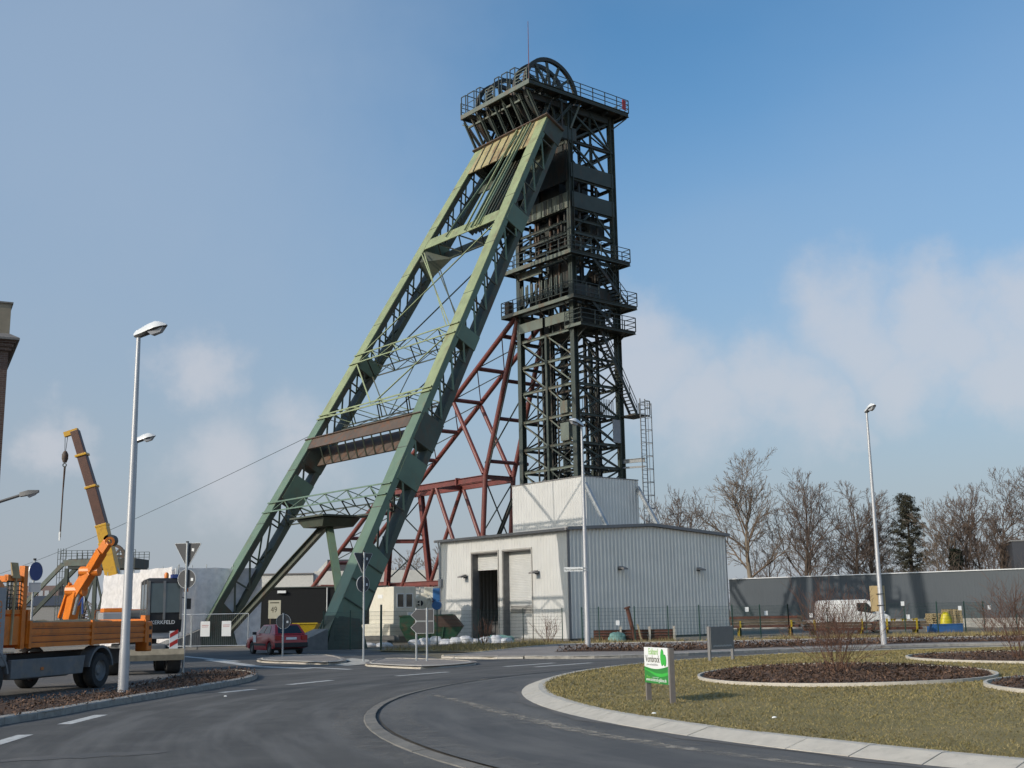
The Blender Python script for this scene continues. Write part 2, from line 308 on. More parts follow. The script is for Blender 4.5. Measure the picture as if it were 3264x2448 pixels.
# ------------------------------------------------------------------ mesh helpers
class MB:
    def __init__(s): s.v = []; s.f = []
    def add(s, vs, fs):
        o = len(s.v); s.v.extend([tuple(x) for x in vs]); s.f.extend([tuple(i+o for i in f) for f in fs]); return s
    def box(s, a, b):
        (x0, y0, z0), (x1, y1, z1) = a, b
        x0, x1 = min(x0, x1), max(x0, x1); y0, y1 = min(y0, y1), max(y0, y1); z0, z1 = min(z0, z1), max(z0, z1)
        return s.add([(x0,y0,z0),(x1,y0,z0),(x1,y1,z0),(x0,y1,z0),(x0,y0,z1),(x1,y0,z1),(x1,y1,z1),(x0,y1,z1)],
              [(0,3,2,1),(4,5,6,7),(0,1,5,4),(1,2,6,5),(2,3,7,6),(3,0,4,7)])
    def beam(s, p, q, w, h=None, up=(0, 0, 1), prof='box'):
        h = w if h is None else h
        p, q = Vector(p), Vector(q); d = (q-p)
        if d.length < 1e-6: return s
        d.normalize(); up = Vector(up)
        if abs(d.dot(up)) > .98: up = Vector((1, 0, 0)) if abs(d.x) < .9 else Vector((0, 1, 0))
        x = d.cross(up).normalized(); y = x.cross(d).normalized()
        a, b = w/2, h/2
        if prof == 'box': pts = [(-a,-b),(a,-b),(a,b),(-a,b)]
        elif prof == 'I':
            t = max(.012, h*.09); k = max(.006, w*.07)
            pts = [(-a,-b),(a,-b),(a,-b+t),(k,-b+t),(k,b-t),(a,b-t),(a,b),(-a,b),(-a,b-t),(-k,b-t),(-k,-b+t),(-a,-b+t)]
        elif prof == 'L':
            t = max(.012, w*.14)
            pts = [(-a,-b),(a,-b),(a,-b+t),(-a+t,-b+t),(-a+t,b),(-a,b)]
        elif prof == 'C':
            t = max(.012, w*.12)
            pts = [(-a,-b),(a,-b),(a,-b+t),(-a+t,-b+t),(-a+t,b-t),(a,b-t),(a,b),(-a,b)]
        n = len(pts)
        vs = [p+x*i+y*j for i, j in pts] + [q+x*i+y*j for i, j in pts]
        fs = [(i, (i+1) % n, (i+1) % n+n, i+n) for i in range(n)] + [tuple(range(n-1, -1, -1)), tuple(range(n, 2*n))]
        return s.add(vs, fs)
    def tube(s, p, q, r0, r1=None, n=8, caps=True):
        r1 = r0 if r1 is None else r1
        p, q = Vector(p), Vector(q); d = (q-p).normalized()
        u = Vector((0, 0, 1)) if abs(d.z) < .95 else Vector((1, 0, 0))
        x = d.cross(u).normalized(); y = d.cross(x)
        vs = []
        for c, r in ((p, r0), (q, r1)):
            for i in range(n):
                a = 2*math.pi*i/n; vs.append(c+x*math.cos(a)*r+y*math.sin(a)*r)
        fs = [(i, i+n, (i+1) % n+n, (i+1) % n) for i in range(n)]
        if caps: fs += [tuple(range(n)), tuple(range(2*n-1, n-1, -1))]
        return s.add(vs, fs)
    def path(s, pts, r, n=6):
        for a, b in zip(pts[:-1], pts[1:]): s.tube(a, b, r, r, n)
        return s
    def extrude(s, poly, d):                      # poly: 3D points, d: extrusion vector
        n = len(poly); d = Vector(d); P = [Vector(p) for p in poly]
        return s.add(P+[p+d for p in P], [tuple(range(n-1, -1, -1)), tuple(range(n, 2*n))]+[(i, (i+1) % n, (i+1) % n+n, i+n) for i in range(n)])
    def loft(s, secs, caps=True):
        n = len(secs[0]); vs = [p for sec in secs for p in sec]; fs = []
        for k in range(len(secs)-1):
            for i in range(n):
                j = (i+1) % n; fs.append((k*n+i, k*n+j, (k+1)*n+j, (k+1)*n+i))
        if caps: fs += [tuple(range(n-1, -1, -1)), tuple(range((len(secs)-1)*n, len(secs)*n))]
        return s.add(vs, fs)
    def lathe(s, prof, c, axis='z', n=20):        # prof: (r, h)
        c = Vector(c); secs = []
        for i in range(n):
            a = 2*math.pi*i/n; ca, sa = math.cos(a), math.sin(a)
            if axis == 'z': secs.append([c+Vector((r*ca, r*sa, h)) for r, h in prof])
            elif axis == 'y': secs.append([c+Vector((r*ca, h, r*sa)) for r, h in prof])
            else: secs.append([c+Vector((h, r*ca, r*sa)) for r, h in prof])
        m_ = len(prof); vs = [p for q in secs for p in q]; fs = []
        for i in range(n):
            j = (i+1) % n
            for k in range(m_-1): fs.append((i*m_+k, j*m_+k, j*m_+k+1, i*m_+k+1))
        return s.add(vs, fs)
    def quad(s, *p): return s.add(p, [tuple(range(len(p)))])
    def build(s, name, material, parent=None, smooth=False, bevel=0, kind=None, fix=True):
        me = bpy.data.meshes.new(name); me.from_pydata([tuple(v) for v in s.v], [], s.f)
        if fix:
            bm = bmesh.new(); bm.from_mesh(me); bmesh.ops.recalc_face_normals(bm, faces=bm.faces)
            if bevel:
                bmesh.ops.remove_doubles(bm, verts=bm.verts, dist=1e-5)
                es = [e for e in bm.edges if len(e.link_faces) == 2 and e.calc_face_angle(0) > .5]
                bmesh.ops.bevel(bm, geom=es, offset=bevel, segments=2, affect='EDGES', profile=.6)
            bm.to_mesh(me); bm.free()
        me.materials.append(M[material])
        if smooth:
            me.polygons.foreach_set('use_smooth', [True]*len(me.polygons))
            if hasattr(me, 'set_sharp_from_angle'): me.set_sharp_from_angle(angle=R(38))
        ob = bpy.data.objects.new(name, me); COL.objects.link(ob)
        if parent is not None: ob.parent = parent
        if kind: ob['kind'] = kind
        return ob
def fast_mesh(name, verts, faces_flat, nper, material, parent=None, kind=None, mat_idx=None, mats=None):
    verts = np.asarray(verts, np.float32); idx = np.asarray(faces_flat, np.int32).ravel(); nf = len(idx)//nper
    me = bpy.data.meshes.new(name); me.vertices.add(len(verts)); me.vertices.foreach_set('co', verts.ravel())
    me.loops.add(len(idx)); me.loops.foreach_set('vertex_index', idx)
    me.polygons.add(nf); me.polygons.foreach_set('loop_start', np.arange(0, nf*nper, nper, dtype=np.int32))
    for x in (mats or [material]): me.materials.append(M[x])
    if mat_idx is not None: me.polygons.foreach_set('material_index', np.asarray(mat_idx, np.int32))
    me.update(calc_edges=True); me.validate()
    ob = bpy.data.objects.new(name, me); COL.objects.link(ob)
    if parent is not None: ob.parent = parent
    if kind: ob['kind'] = kind
    return ob
def tag(o, label, cat, group=None):
    o['label'] = label; o['category'] = cat
    if group: o['group'] = group
    return o
def thing(name, label, cat, loc=(0, 0, 0), rz=0.0, group=None):
    o = bpy.data.objects.new(name, None); COL.objects.link(o); o.empty_display_size = .2
    o.location = loc; o.rotation_euler = (0, 0, rz)
    return tag(o, label, cat, group)
def structure(o): o['kind'] = 'structure'; return o
def copy_tree(o, parent=None):
    c = o.copy(); COL.objects.link(c)
    if parent is not None: c.parent = parent
    for ch in list(o.children): copy_tree(ch, c)
    return c
def text(body, size, material, parent, mtx, sx=1.0, align='LEFT', name='lettering', extrude=.002):
    cu = bpy.data.curves.new(name, 'FONT'); cu.body = body; cu.size = size; cu.align_x = align; cu.extrude = extrude; cu.resolution_u = 3
    ob = bpy.data.objects.new(name, cu); COL.objects.link(ob)
    dg = bpy.context.evaluated_depsgraph_get(); me = bpy.data.meshes.new_from_object(ob.evaluated_get(dg))
    bpy.data.objects.remove(ob)
    me.transform(mtx @ Matrix.Diagonal((sx, 1, 1, 1))); me.materials.clear(); me.materials.append(M[material])
    o = bpy.data.objects.new(name, me); COL.objects.link(o); o.parent = parent
    return o
def basis(origin, xdir, zdir=(0, 0, 1)):          # text frame: x along xdir, y along zdir, facing x cross y
    x = Vector(xdir).normalized(); y = Vector(zdir).normalized(); n = x.cross(y).normalized()
    return Matrix(((x.x, y.x, n.x, origin[0]), (x.y, y.y, n.y, origin[1]), (x.z, y.z, n.z, origin[2]), (0, 0, 0, 1)))
# ------------------------------------------------------------------ ground, road, islands
def sheet(name, pts, z, material, zf=None):
    mb = MB(); mb.quad(*[(x, y, zf(x, y) if zf else z) for x, y in pts]); return structure(mb.build(name, material, fix=False))
def smooth_closed(pts, n=6):
    out = []; k = len(pts)
    for i in range(k):
        p0, p1, p2, p3 = (Vector((*pts[(i+j-1) % k], 0)) for j in range(4))
        for s in range(n):
            t = s/n
            out.append((.5*((2*p1)+(p2-p0)*t+(2*p0-5*p1+4*p2-p3)*t*t+(-p0+3*p1-3*p2+p3)*t**3)).to_2d())
    return [(p.x, p.y) for p in out]
def smooth_open(pts, n=6):
    P = [Vector((*p, 0)) for p in pts]; P = [2*P[0]-P[1]]+P+[2*P[-1]-P[-2]]; out = []
    for i in range(len(pts)-1):
        p0, p1, p2, p3 = P[i:i+4]
        for s in range(n):
            t = s/n; q = .5*((2*p1)+(p2-p0)*t+(2*p0-5*p1+4*p2-p3)*t*t+(-p0+3*p1-3*p2+p3)*t**3); out.append((q.x, q.y))
    out.append(tuple(pts[-1])); return out
def resample(pts, step, closed=False):
    P = [Vector(p) for p in pts]+([Vector(pts[0])] if closed else [])
    L = [0]
    for a, b in zip(P[:-1], P[1:]): L.append(L[-1]+(b-a).length)
    n = max(2, round(L[-1]/step)); out = []; j = 0
    for i in range(n+1):
        s = L[-1]*i/n
        while j < len(L)-2 and L[j+1] < s: j += 1
        t = (s-L[j])/max(1e-9, L[j+1]-L[j]); out.append(P[j].lerp(P[j+1], t))
    return out
def kerb(pts, parent, material, step=1.0, width=.15, z0=-.05, z1=.13, slope=0.0, closed=False, side=1, gap=.006, name='kerb_stone', lean=0.0):
    """row of separate kerb stones along a polyline; side=+1 puts the width to the left of the direction of travel"""
    Q = resample(pts, step, closed); n = len(Q)
    nor = []
    for i in range(n):
        if closed: a, b = Q[(i-1) % (n-1)], Q[(i+1) % (n-1)]
        else: a, b = Q[max(0, i-1)], Q[min(n-1, i+1)]
        d = (b-a).normalized(); nor.append(Vector((-d.y, d.x))*side)
    for i in range(n-1):
        a, b = Q[i], Q[i+1]; d = (b-a).normalized()*gap; jz = random.uniform(-.004, .004)
        mb = MB(); sec = []
        for p, nn, sg in ((a, nor[i], 1), (b, nor[i+1], -1)):
            p = p+d*sg; o = p+nn*lean; w = p+nn*width
            sec.append([(p.x, p.y, z0), (p.x, p.y, z1-slope+jz), (o.x, o.y, z1+jz-.0), (w.x, w.y, z1+jz), (w.x, w.y, z0)] if lean else
                       [(p.x, p.y, z0), (p.x, p.y, z1-slope-.02+jz), (p.x+nn.x*.02, p.y+nn.y*.02, z1-slope+jz), (w.x, w.y, z1+jz), (w.x, w.y, z0)])
        mb.loft(sec); mb.build(name, material, parent)

gm = MB(); gm.quad((-3000, -3000, -.03), (3000, -3000, -.03), (3000, 3000, -.03), (-3000, 3000, -.03))
ground = structure(gm.build('ground', 'soil_ground', fix=False))

FAR = smooth_open([(0.3, 47.1), (1.2, 46.4), (2.9, 45.8), (4.7, 46.2), (6.8, 47.2), (9, 48.8), (12, 50.5), (16, 52), (22, 53), (40, 51), (62, 44)], 4)
road_pts = [(-70, -40), (90, -40), (90, 30), (62, 44)]+FAR[::-1][1:]+[(-1.1, 47.2), (-3.1, 49), (-4.2, 54), (-6.5, 58.6), (-9.5, 61.2), (-16, 66.2), (-24, 69.5), (-40, 73), (-70, 78)]
road = sheet('road', road_pts, 0, 'asphalt')

CX, CY, RK = 22.38, 26.41, 22.29            # roundabout island
AX, AY, RA = 19.53, 23.49, 22.315           # paved apron ring
def circle(cx, cy, r, n): return [(cx+r*math.cos(2*math.pi*i/n), cy+r*math.sin(2*math.pi*i/n)) for i in range(n)]
apron = sheet('roundabout_apron', circle(AX, AY, RA-.28, 220), .03, 'asphalt_apron')
kerb(circle(AX, AY, RA, 260), apron, 'kerb_ring', step=1.0, width=.2, z0=-.02, z1=.034, slope=.02, closed=True, side=1, name='ring_kerb_stone')
def lawn_h(x, y):
    d = RK-.5-math.hypot(x-CX, y-CY); t = max(0, min(1, d/7)); return .13+.17*t*t*(3-2*t)
lm = MB(); rings = [0, 1.2, 2.5, 4, 6, 8, 12, 17, RK-.5]; n = 160; vs = []
for k, rr in enumerate(rings):
    r_ = RK-.5-rr
    for i in range(n):
        a = 2*math.pi*i/n; x, y = CX+r_*math.cos(a), CY+r_*math.sin(a); vs.append((x, y, lawn_h(x, y)-(.012 if k == 0 else 0)))
fs = []
for k in range(len(rings)-1):
    for i in range(n): fs.append((k*n+i, k*n+(i+1) % n, (k+1)*n+(i+1) % n, (k+1)*n+i))
lm.add(vs, fs); lawn = structure(lm.build('roundabout_lawn', 'lawn', smooth=True, fix=False))
kerb(circle(CX, CY, RK, 300), lawn, 'kerb_light', step=1.0, width=.52, z0=-.03, z1=.135, slope=.095, closed=True, side=1, lean=.36, gap=.008)
# narrow dirt gutter at the foot of the kerb
gut = MB(); na = 220; vs = []
for i in range(na):
    a = 2*math.pi*i/na
    w = .16+.09*math.sin(a*37)+.05*math.sin(a*91+1)
    for r_ in (RK-.02, RK+w): vs.append((CX+r_*math.cos(a), CY+r_*math.sin(a), .036 if r_ > RK else .037))
gut.add(vs, [(2*i, 2*i+1, (2*i+3) % (2*na), (2*i+2) % (2*na)) for i in range(na)])
structure(gut.build('gutter_dirt', 'asphalt_old', fix=False))

# dusty sand streak left by turning wheels on the apron
def streak(name, pts, w, z, material, seed):
    rnd = random.Random(seed); Q = resample(pts, .18); mb = MB(); vs = []
    for i, p in enumerate(Q):
        a, b = Q[max(0, i-1)], Q[min(len(Q)-1, i+1)]; d = (b-a).normalized(); nn = Vector((-d.y, d.x)); f = math.sin(math.pi*min(1, max(.04, i/(len(Q)-1))))**.4
        for s in (-1, 1):
            q = p+nn*s*w*f*rnd.uniform(.45, 1.1); vs.append((q.x, q.y, z))
    mb.add(vs, [(2*i, 2*i+1, 2*i+3, 2*i+2) for i in range(len(Q)-1)])
    return structure(mb.build(name, material, fix=False))
def dust_mat(name, col, lo, hi, fx):
    m = bpy.data.materials.new(name); m.use_nodes = True; nt = m.node_tree; N = nt.nodes.new; L = nt.links.new
    p = nt.nodes['Principled BSDF']; p.inputs['Base Color'].default_value = (*col, 1); p.inputs['Roughness'].default_value = .95
    tc = N('ShaderNodeTexCoord'); nz = N('ShaderNodeTexNoise'); nz.inputs['Scale'].default_value = 3.2; nz.inputs['Detail'].default_value = 10; nz.inputs['Roughness'].default_value = .75
    L(tc.outputs['Object'], nz.inputs['Vector']); mr = N('ShaderNodeMapRange'); L(nz.outputs[0], mr.inputs[0])
    for i, x in enumerate((lo, hi, 0, fx)): mr.inputs[i+1].default_value = x
    L(mr.outputs[0], p.inputs['Alpha']); M[name] = m
dust_mat('dust', (0.34, 0.30, 0.245), .40, .60, .85)
dust_mat('dust_thin', (0.26, 0.24, 0.21), .42, .72, .55)
SP = [(-1.75, 26.1), (-1.5, 25.3), (-0.81, 23.18), (-0.15, 20.77), (0.39, 19.24), (1.2, 17.0), (2.6, 14.4), (4.4, 11.9)]
streak('sand_streak', smooth_open(SP, 5), .17, .035, 'dust', 1)
streak('sand_streak', smooth_open([(x-.1, y+.4) for x, y in SP], 5), .42, .0335, 'dust_thin', 2)
streak('sand_streak', smooth_open([(AX+(RA+.25)*math.cos(a), AY+(RA+.25)*math.sin(a)) for a in np.linspace(2.7, 3.9, 12)], 4), .3, .004, 'dust_thin', 3)
streak('sand_streak', smooth_open([(AX+(RA-.6)*math.cos(a), AY+(RA-.6)*math.sin(a)) for a in np.linspace(2.75, 4.0, 12)], 4), .3, .0345, 'dust_thin', 4)
streak('sand_streak', smooth_open([(-2.4, 27.2), (-1.2, 30.5), (1, 33.5), (5, 37.2), (10, 41)], 5), .35, .006, 'dust_thin', 5)
streak('dark_patch', smooth_open([(-6.6, 15.4), (-5.6, 15.9), (-4.6, 16.2)], 5), .34, .0045, 'asphalt_old', 6)

# painted markings
def mark(pts, z=.004): sheet('road_marking', pts, z, 'white_paint')
for (x0, y0), (x1, y1) in (((-7.48, 17.5), (-7.6, 18.95)), ((-7.68, 20.75), (-7.7, 22.65)), ((-6.99, 28.8), (-6.45, 29.9)), ((-5.94, 31.7), (-5.1, 33.5)), ((-3.5, 35.3), (-2.1, 37.2)), ((-7.3, 14.2), (-7.4, 15.7)), ((0.6, 39.6), (2.6, 42.2)), ((-.4, 40.3), (1.3, 42.6))):
    d = Vector((x1-x0, y1-y0)).normalized(); nn = Vector((-d.y, d.x))*.12
    mark([(x0+nn.x, y0+nn.y), (x0-nn.x, y0-nn.y), (x1-nn.x, y1-nn.y), (x1+nn.x, y1+nn.y)])
for pts in (((-13.5, 52.2), (-9.6, 43.8), (-9.2, 44.1), (-13.1, 52.7)), ((-9.4, 43.6), (-7.2, 41.2), (-6.9, 41.5), (-9.1, 44.0)), ((-16, 57.5), (-11.5, 49.5), (-11.25, 49.7), (-15.7, 57.8)), ((-11.5, 57.5), (-7.3, 54.7), (-7.2, 54.9), (-11.3, 57.8)), ((-7.4, 42.3), (-5.6, 40.1), (-5.4, 40.3), (-7.2, 42.5))):
    mark(pts)
# white flagged crossing through the splitter island
sheet('pavement', [(-6.6, 43.9), (-5.95, 42.9), (-5.4, 44.6), (-5.9, 48.6), (-6.9, 50.9), (-7.2, 49.5), (-6.35, 46.8)], .012, 'kerb_light')

def island(name, pts, material, zt, kmat, kz=.13, step=.9, kw=.15, slope=.03):
    P = smooth_closed(pts, 5)
    area = sum(P[i][0]*P[(i+1) % len(P)][1]-P[(i+1) % len(P)][0]*P[i][1] for i in range(len(P)))
    if area < 0: P = P[::-1]
    s = sheet(name, P, zt, material); kerb(P, s, kmat, step=step, width=kw, z1=kz, slope=slope, closed=True, side=1)
    return s, P
island('traffic_island', [(-10.7, 50.2), (-9.9, 47.6), (-8.7, 46.2), (-7.0, 44.5), (-6.5, 46.2), (-7.2, 50), (-8.5, 53.8), (-10.4, 54.3)], 'pavers', .09, 'kerb_light', .11, kw=.22, slope=.06)
island('traffic_island', [(-5.4, 43.2), (-4.8, 41.7), (-3.7, 40.1), (-3, 39.5), (-2.2, 40.3), (-1.55, 41.7), (-1.45, 43.1), (-2.2, 44.8), (-3.8, 46.8), (-5.3, 47.6)], 'pavers', .09, 'kerb_light', .11, kw=.22, slope=.06)
LI = [(-8.75, 20.9), (-8.5, 22.4), (-8.38, 24.2), (-8.12, 26.2), (-7.82, 28.6), (-7.5, 31), (-7.36, 33.4), (-7.55, 35.4), (-8, 37.1), (-8.6, 38.3), (-9.2, 38.7), (-9.72, 38), (-10, 36.5), (-9.9, 34.5), (-9.62, 30.8), (-9.75, 27.4), (-10.6, 25), (-12.5, 22), (-15, 19), (-16, 15), (-11.5, 13), (-9.2, 15.5), (-8.85, 18.6)]
liso, LIP = island('planted_island', LI, 'mulch', .11, 'kerb_grey', .14, step=1.0, kw=.16, slope=.015)
# pavement, kerb and planted strip beyond the ring road
OFF = lambda P, d: [(p[0]+d*nx, p[1]+d*ny) for p, (nx, ny) in zip(P, _normals(P))]
def _normals(P):
    out = []
    for i in range(len(P)):
        a, b = Vector(P[max(0, i-1)]), Vector(P[min(len(P)-1, i+1)]); d = (b-a).normalized(); out.append((-d.y, d.x))
    return out
MUL_N = smooth_open([(1.55, 51.6), (3.3, 51.2), (5, 50.6), (7, 50.4), (12, 53), (17, 54.8), (22, 55.6), (40, 53.6), (62, 46.5)], 5)
MUL_F = smooth_open([(2.0, 52.6), (3.2, 54.9), (5, 55.1), (7, 55.0), (12, 56.6), (17, 58), (22, 58.6), (40, 56.5), (62, 49)], 5)
side = sheet('pavement', [(p[0], p[1]) for p in FAR]+[(62, 56), (30, 64), (20, 66), (10.9, 65.2), (2.5, 64.4), (0.8, 61), (-1.2, 54), (-3.05, 49.05), (-1.05, 47.25)], .10, 'pavers')
kerb([p for p in FAR], side, 'kerb_grey', step=1.0, width=.18, z1=.125, slope=.01, side=1)
kerb([(-3.05, 49.05), (-1.2, 54), (0.8, 61), (2.5, 64.4), (10.9, 65.2), (20, 66), (30, 64), (62, 56)], side, 'kerb_light', step=1.0, width=.12, z1=.13, slope=0, side=-1)
kerb([(-3.05, 49.0), (-1.05, 47.2), (.25, 47.05)], side, 'kerb_light', step=.9, width=.14, z1=.115, slope=.05, side=1)
strip = sheet('planted_strip', MUL_N+MUL_F[::-1], .115, 'mulch')
sheet('verge', [(0.9, 61.3), (2.5, 64.6), (10.9, 65.4), (20, 66.2), (30, 64.2), (62, 56.3), (62, 70), (33, 78), (20, 76), (13, 72.5), (10.4, 69.6), (4, 71), (2.9, 74.6), (-2.2, 72), (-4.4, 67.5), (-6.9, 62.3), (-7.4, 60.6), (-3.4, 57.5), (-1.4, 55.5)], .02, 'verge')
sheet('yard', [(-10.5, 65.5), (-6.9, 62.3), (-4.4, 67.5), (-2.2, 72), (2.9, 74.6), (4, 71), (10.4, 69.6), (13, 72.5), (20, 76), (33, 78), (70, 72), (75, 110), (20, 115), (-60, 130), (-75, 95), (-30, 72.5), (-16, 66.8)], -.012, 'yard')
sheet('far_road_shoulder', [(-16, 66.3), (-9.5, 61.3), (-6.6, 58.8), (-7.0, 62.3), (-10.4, 65.5), (-14, 67.5), (-24, 71)], .006, 'asphalt_old')
sheet('construction_lot', [(-70, 22), (-16, 17), (-12.6, 22.1), (-10.7, 25.1), (-9.85, 27.5), (-9.75, 31), (-10.05, 35), (-10.4, 38.5), (-12.5, 44), (-17, 54), (-24, 62), (-70, 70)], .005, 'asphalt_old')

# planting beds on the island with steel edging
def bed(cx, cy, rx, ry, seed):
    rnd = random.Random(seed)
    P = [(cx+rx*math.cos(a), cy+ry*math.sin(a)) for a in np.linspace(0, 2*math.pi, 73)[:-1]]
    mb = MB(); vs = [(cx, cy, lawn_h(cx, cy)+.05)]
    for f in (.5, .8, .98):
        for x, y in P:
            X, Y = cx+(x-cx)*f, cy+(y-cy)*f; vs.append((X, Y, lawn_h(X, Y)+(.045 if f < .9 else .025)+rnd.uniform(-.012, .025)))
    n = 72; fs = [(0, 1+i, 1+(i+1) % n) for i in range(n)]
    for k in range(2):
        for i in range(n): fs.append((1+k*n+i, 1+(k+1)*n+i, 1+(k+1)*n+(i+1) % n, 1+k*n+(i+1) % n))
    mb.add(vs, fs); b = structure(mb.build('planting_bed', 'mulch', fix=False))
    eg = MB()
    for i in range(72):
        (x0, y0), (x1, y1) = P[i], P[(i+1) % 72]
        f = 1.018
        X0, Y0, X1, Y1 = cx+(x0-cx)*f, cy+(y0-cy)*f, cx+(x1-cx)*f, cy+(y1-cy)*f
        h0, h1 = lawn_h(x0, y0), lawn_h(x1, y1)
        eg.loft([[(x0, y0, h0-.04), (x0, y0, h0+.06), (X0, Y0, h0+.06), (X0, Y0, h0-.04)], [(x1, y1, h1-.04), (x1, y1, h1+.06), (X1, Y1, h1+.06), (X1, Y1, h1-.04)]], caps=False)
    eg.build('bed_edging', 'kerb_light', b)
    return b
BEDS = ((7.1, 26.8, 3.02, 4.1), (14.6, 33.1, 3.75, 3.9), (11.7, 20.8, 3.45, 3.5))
beds = [bed(*q, 11+i) for i, q in enumerate(BEDS)]
def in_bed(x, y, m=1.03): return any(((x-cx)/rx)**2+((y-cy)/ry)**2 < m*m for cx, cy, rx, ry in BEDS)

# grass blades on the lawn: real blades, denser close by
def lawn_blades():
    rng = np.random.default_rng(3); N = 210000
    r = rng.uniform(0, 1, N)**1.0; dist = 12+34*rng.uniform(0, 1, N)**1.6; az = rng.uniform(-.05, .62, N)
    x = dist*np.sin(az); y = dist*np.cos(az)
    d = RK-.5-np.hypot(x-CX, y-CY); keep = d > -.03
    for cx, cy, rx, ry in BEDS: keep &= ((x-cx)/rx)**2+((y-cy)/ry)**2 > 1.03
    x, y, d, dist = x[keep], y[keep], d[keep], dist[keep]; N = len(x)
    t = np.clip(d/7, 0, 1); z = .125+.17*t*t*(3-2*t)
    h = rng.uniform(.012, .036, N)*np.clip(dist/18, .9, 1.5); w = rng.uniform(.004, .009, N)*np.clip(dist/15, .9, 2.4); a = rng.uniform(0, 2*np.pi, N)
    lx, ly = rng.normal(0, .028, N), rng.normal(0, .028, N)
    V = np.zeros((N, 3, 3)); V[:, 0] = np.c_[x-np.cos(a)*w, y-np.sin(a)*w, z]; V[:, 1] = np.c_[x+np.cos(a)*w, y+np.sin(a)*w, z]; V[:, 2] = np.c_[x+lx, y+ly, z+h]
    mi = rng.choice(3, N, p=[.45, .35, .2])
    return fast_mesh('lawn_grass', V.reshape(-1, 3), np.arange(N*3), 3, None, kind='stuff', mat_idx=mi, mats=['blade0', 'blade1', 'blade2'])
tag(lawn_blades(), 'short dry lawn grass on the roundabout', 'grass')

def chips(name, sampler, N, seed, lab, zfun, size=(.014, .045), lift=.06):
    rng = np.random.default_rng(seed); XY = sampler(rng, N); N = len(XY)
    a = rng.uniform(0, 2*np.pi, N); t = rng.normal(0, .55, N); l = rng.uniform(*size, N); w = l*rng.uniform(.2, .55, N)
    z = np.array([zfun(px, py) for px, py in XY])+rng.uniform(0, 1, N)**2*lift
    ux = np.c_[np.cos(a)*np.cos(t), np.sin(a)*np.cos(t), np.sin(t)]*l[:, None]; b = a+np.pi/2
    vx = np.c_[np.cos(b), np.sin(b), rng.normal(0, .4, N)]*w[:, None]
    c = np.c_[XY, z+.02]
    V = np.stack([c-ux-vx, c+ux-vx*.6, c+ux*.8+vx, c-ux+vx*.8], 1)
    mi = rng.choice(3, N, p=[.5, .3, .2])
    return tag(fast_mesh(name, V.reshape(-1, 3), np.arange(N*4), 4, None, kind='stuff', mat_idx=mi, mats=['chip0', 'chip1', 'chip2']), lab, 'mulch')
def ell(cx, cy, rx, ry):
    def f(rng, N):
        r = np.sqrt(rng.uniform(0, 1, N))*.97; a = rng.uniform(0, 2*np.pi, N); return np.c_[cx+rx*r*np.cos(a), cy+ry*r*np.sin(a)]
    return f
for i, q in enumerate(BEDS):
    chips('bark_mulch', ell(*q), 16000 if i == 0 else 8000, 20+i, ('bark mulch in the round bed around the tall bare shrub', 'bark mulch in the far round bed towards the lamp strip', 'bark mulch in the round bed cut off by the picture edge')[i], lambda x, y: lawn_h(x, y)+.02, lift=.06)
def pip(P):
    P = np.array(P)
    def f(rng, N):
        lo, hi = P.min(0), P.max(0); X = rng.uniform(lo, hi, (N, 2)); ins = np.zeros(N, bool); j = len(P)-1
        for i in range(len(P)):
            c = ((P[i, 1] > X[:, 1]) != (P[j, 1] > X[:, 1])) & (X[:, 0] < (P[j, 0]-P[i, 0])*(X[:, 1]-P[i, 1])/(P[j, 1]-P[i, 1]+1e-12)+P[i, 0]); ins ^= c; j = i
        return X[ins]
    return f
chips('bark_mulch', pip(LIP), 40000, 31, 'bark mulch on the kerbed island beside the dump truck', lambda x, y: .10, lift=.09, size=(.012, .04))
MSTRIP = [p for p in MUL_N if p[0] < 32]+[p for p in MUL_F if p[0] < 32][::-1]
chips('bark_mulch', pip(MSTRIP), 22000, 32, 'bark mulch in the long strip under the street lamps', lambda x, y: .12, lift=.22, size=(.025, .08))

def tufts(name, poly, N, seed, lab, z0, hmin, hmax, w0=.014):
    rng = np.random.default_rng(seed); XY = pip(poly)(rng, N); N = len(XY)
    k = (np.sin(XY[:, 0]*1.7)+np.sin(XY[:, 1]*2.3+XY[:, 0]))*.25+.6
    h = rng.uniform(hmin, hmax, N)*np.clip(k, .15, 1.2); a = rng.uniform(0, 6.283, N); w = w0*rng.uniform(.6, 1.5, N)
    l = rng.normal(0, .45, (N, 2))*h[:, None]
    V = np.zeros((N, 3, 3)); V[:, 0] = np.c_[XY[:, 0]-np.cos(a)*w, XY[:, 1]-np.sin(a)*w, np.full(N, z0)]; V[:, 1] = np.c_[XY[:, 0]+np.cos(a)*w, XY[:, 1]+np.sin(a)*w, np.full(N, z0)]
    V[:, 2] = np.c_[XY+l, z0+h]
    mi = rng.choice(3, N, p=[.45, .2, .35])
    return tag(fast_mesh(name, V.reshape(-1, 3), np.arange(N*3), 3, None, kind='stuff', mat_idx=mi, mats=['dry_grass', 'blade1', 'blade2']), lab, 'grass')
VERGE = [(-6.8, 60.8), (-1, 56.5), (0.9, 61.5), (2.5, 64.7), (10.9, 65.6), (20, 66.4), (30, 64.6), (45, 61), (45, 70), (33, 77), (20, 74), (13, 71.5), (10.4, 69), (4, 70.5), (2.6, 73.6), (-2.2, 71), (-4.4, 66.5), (-6.6, 62)]
tufts('verge_grass', VERGE, 60000, 41, 'tall dry grass along the foot of the green fence', .02, .06, .42)
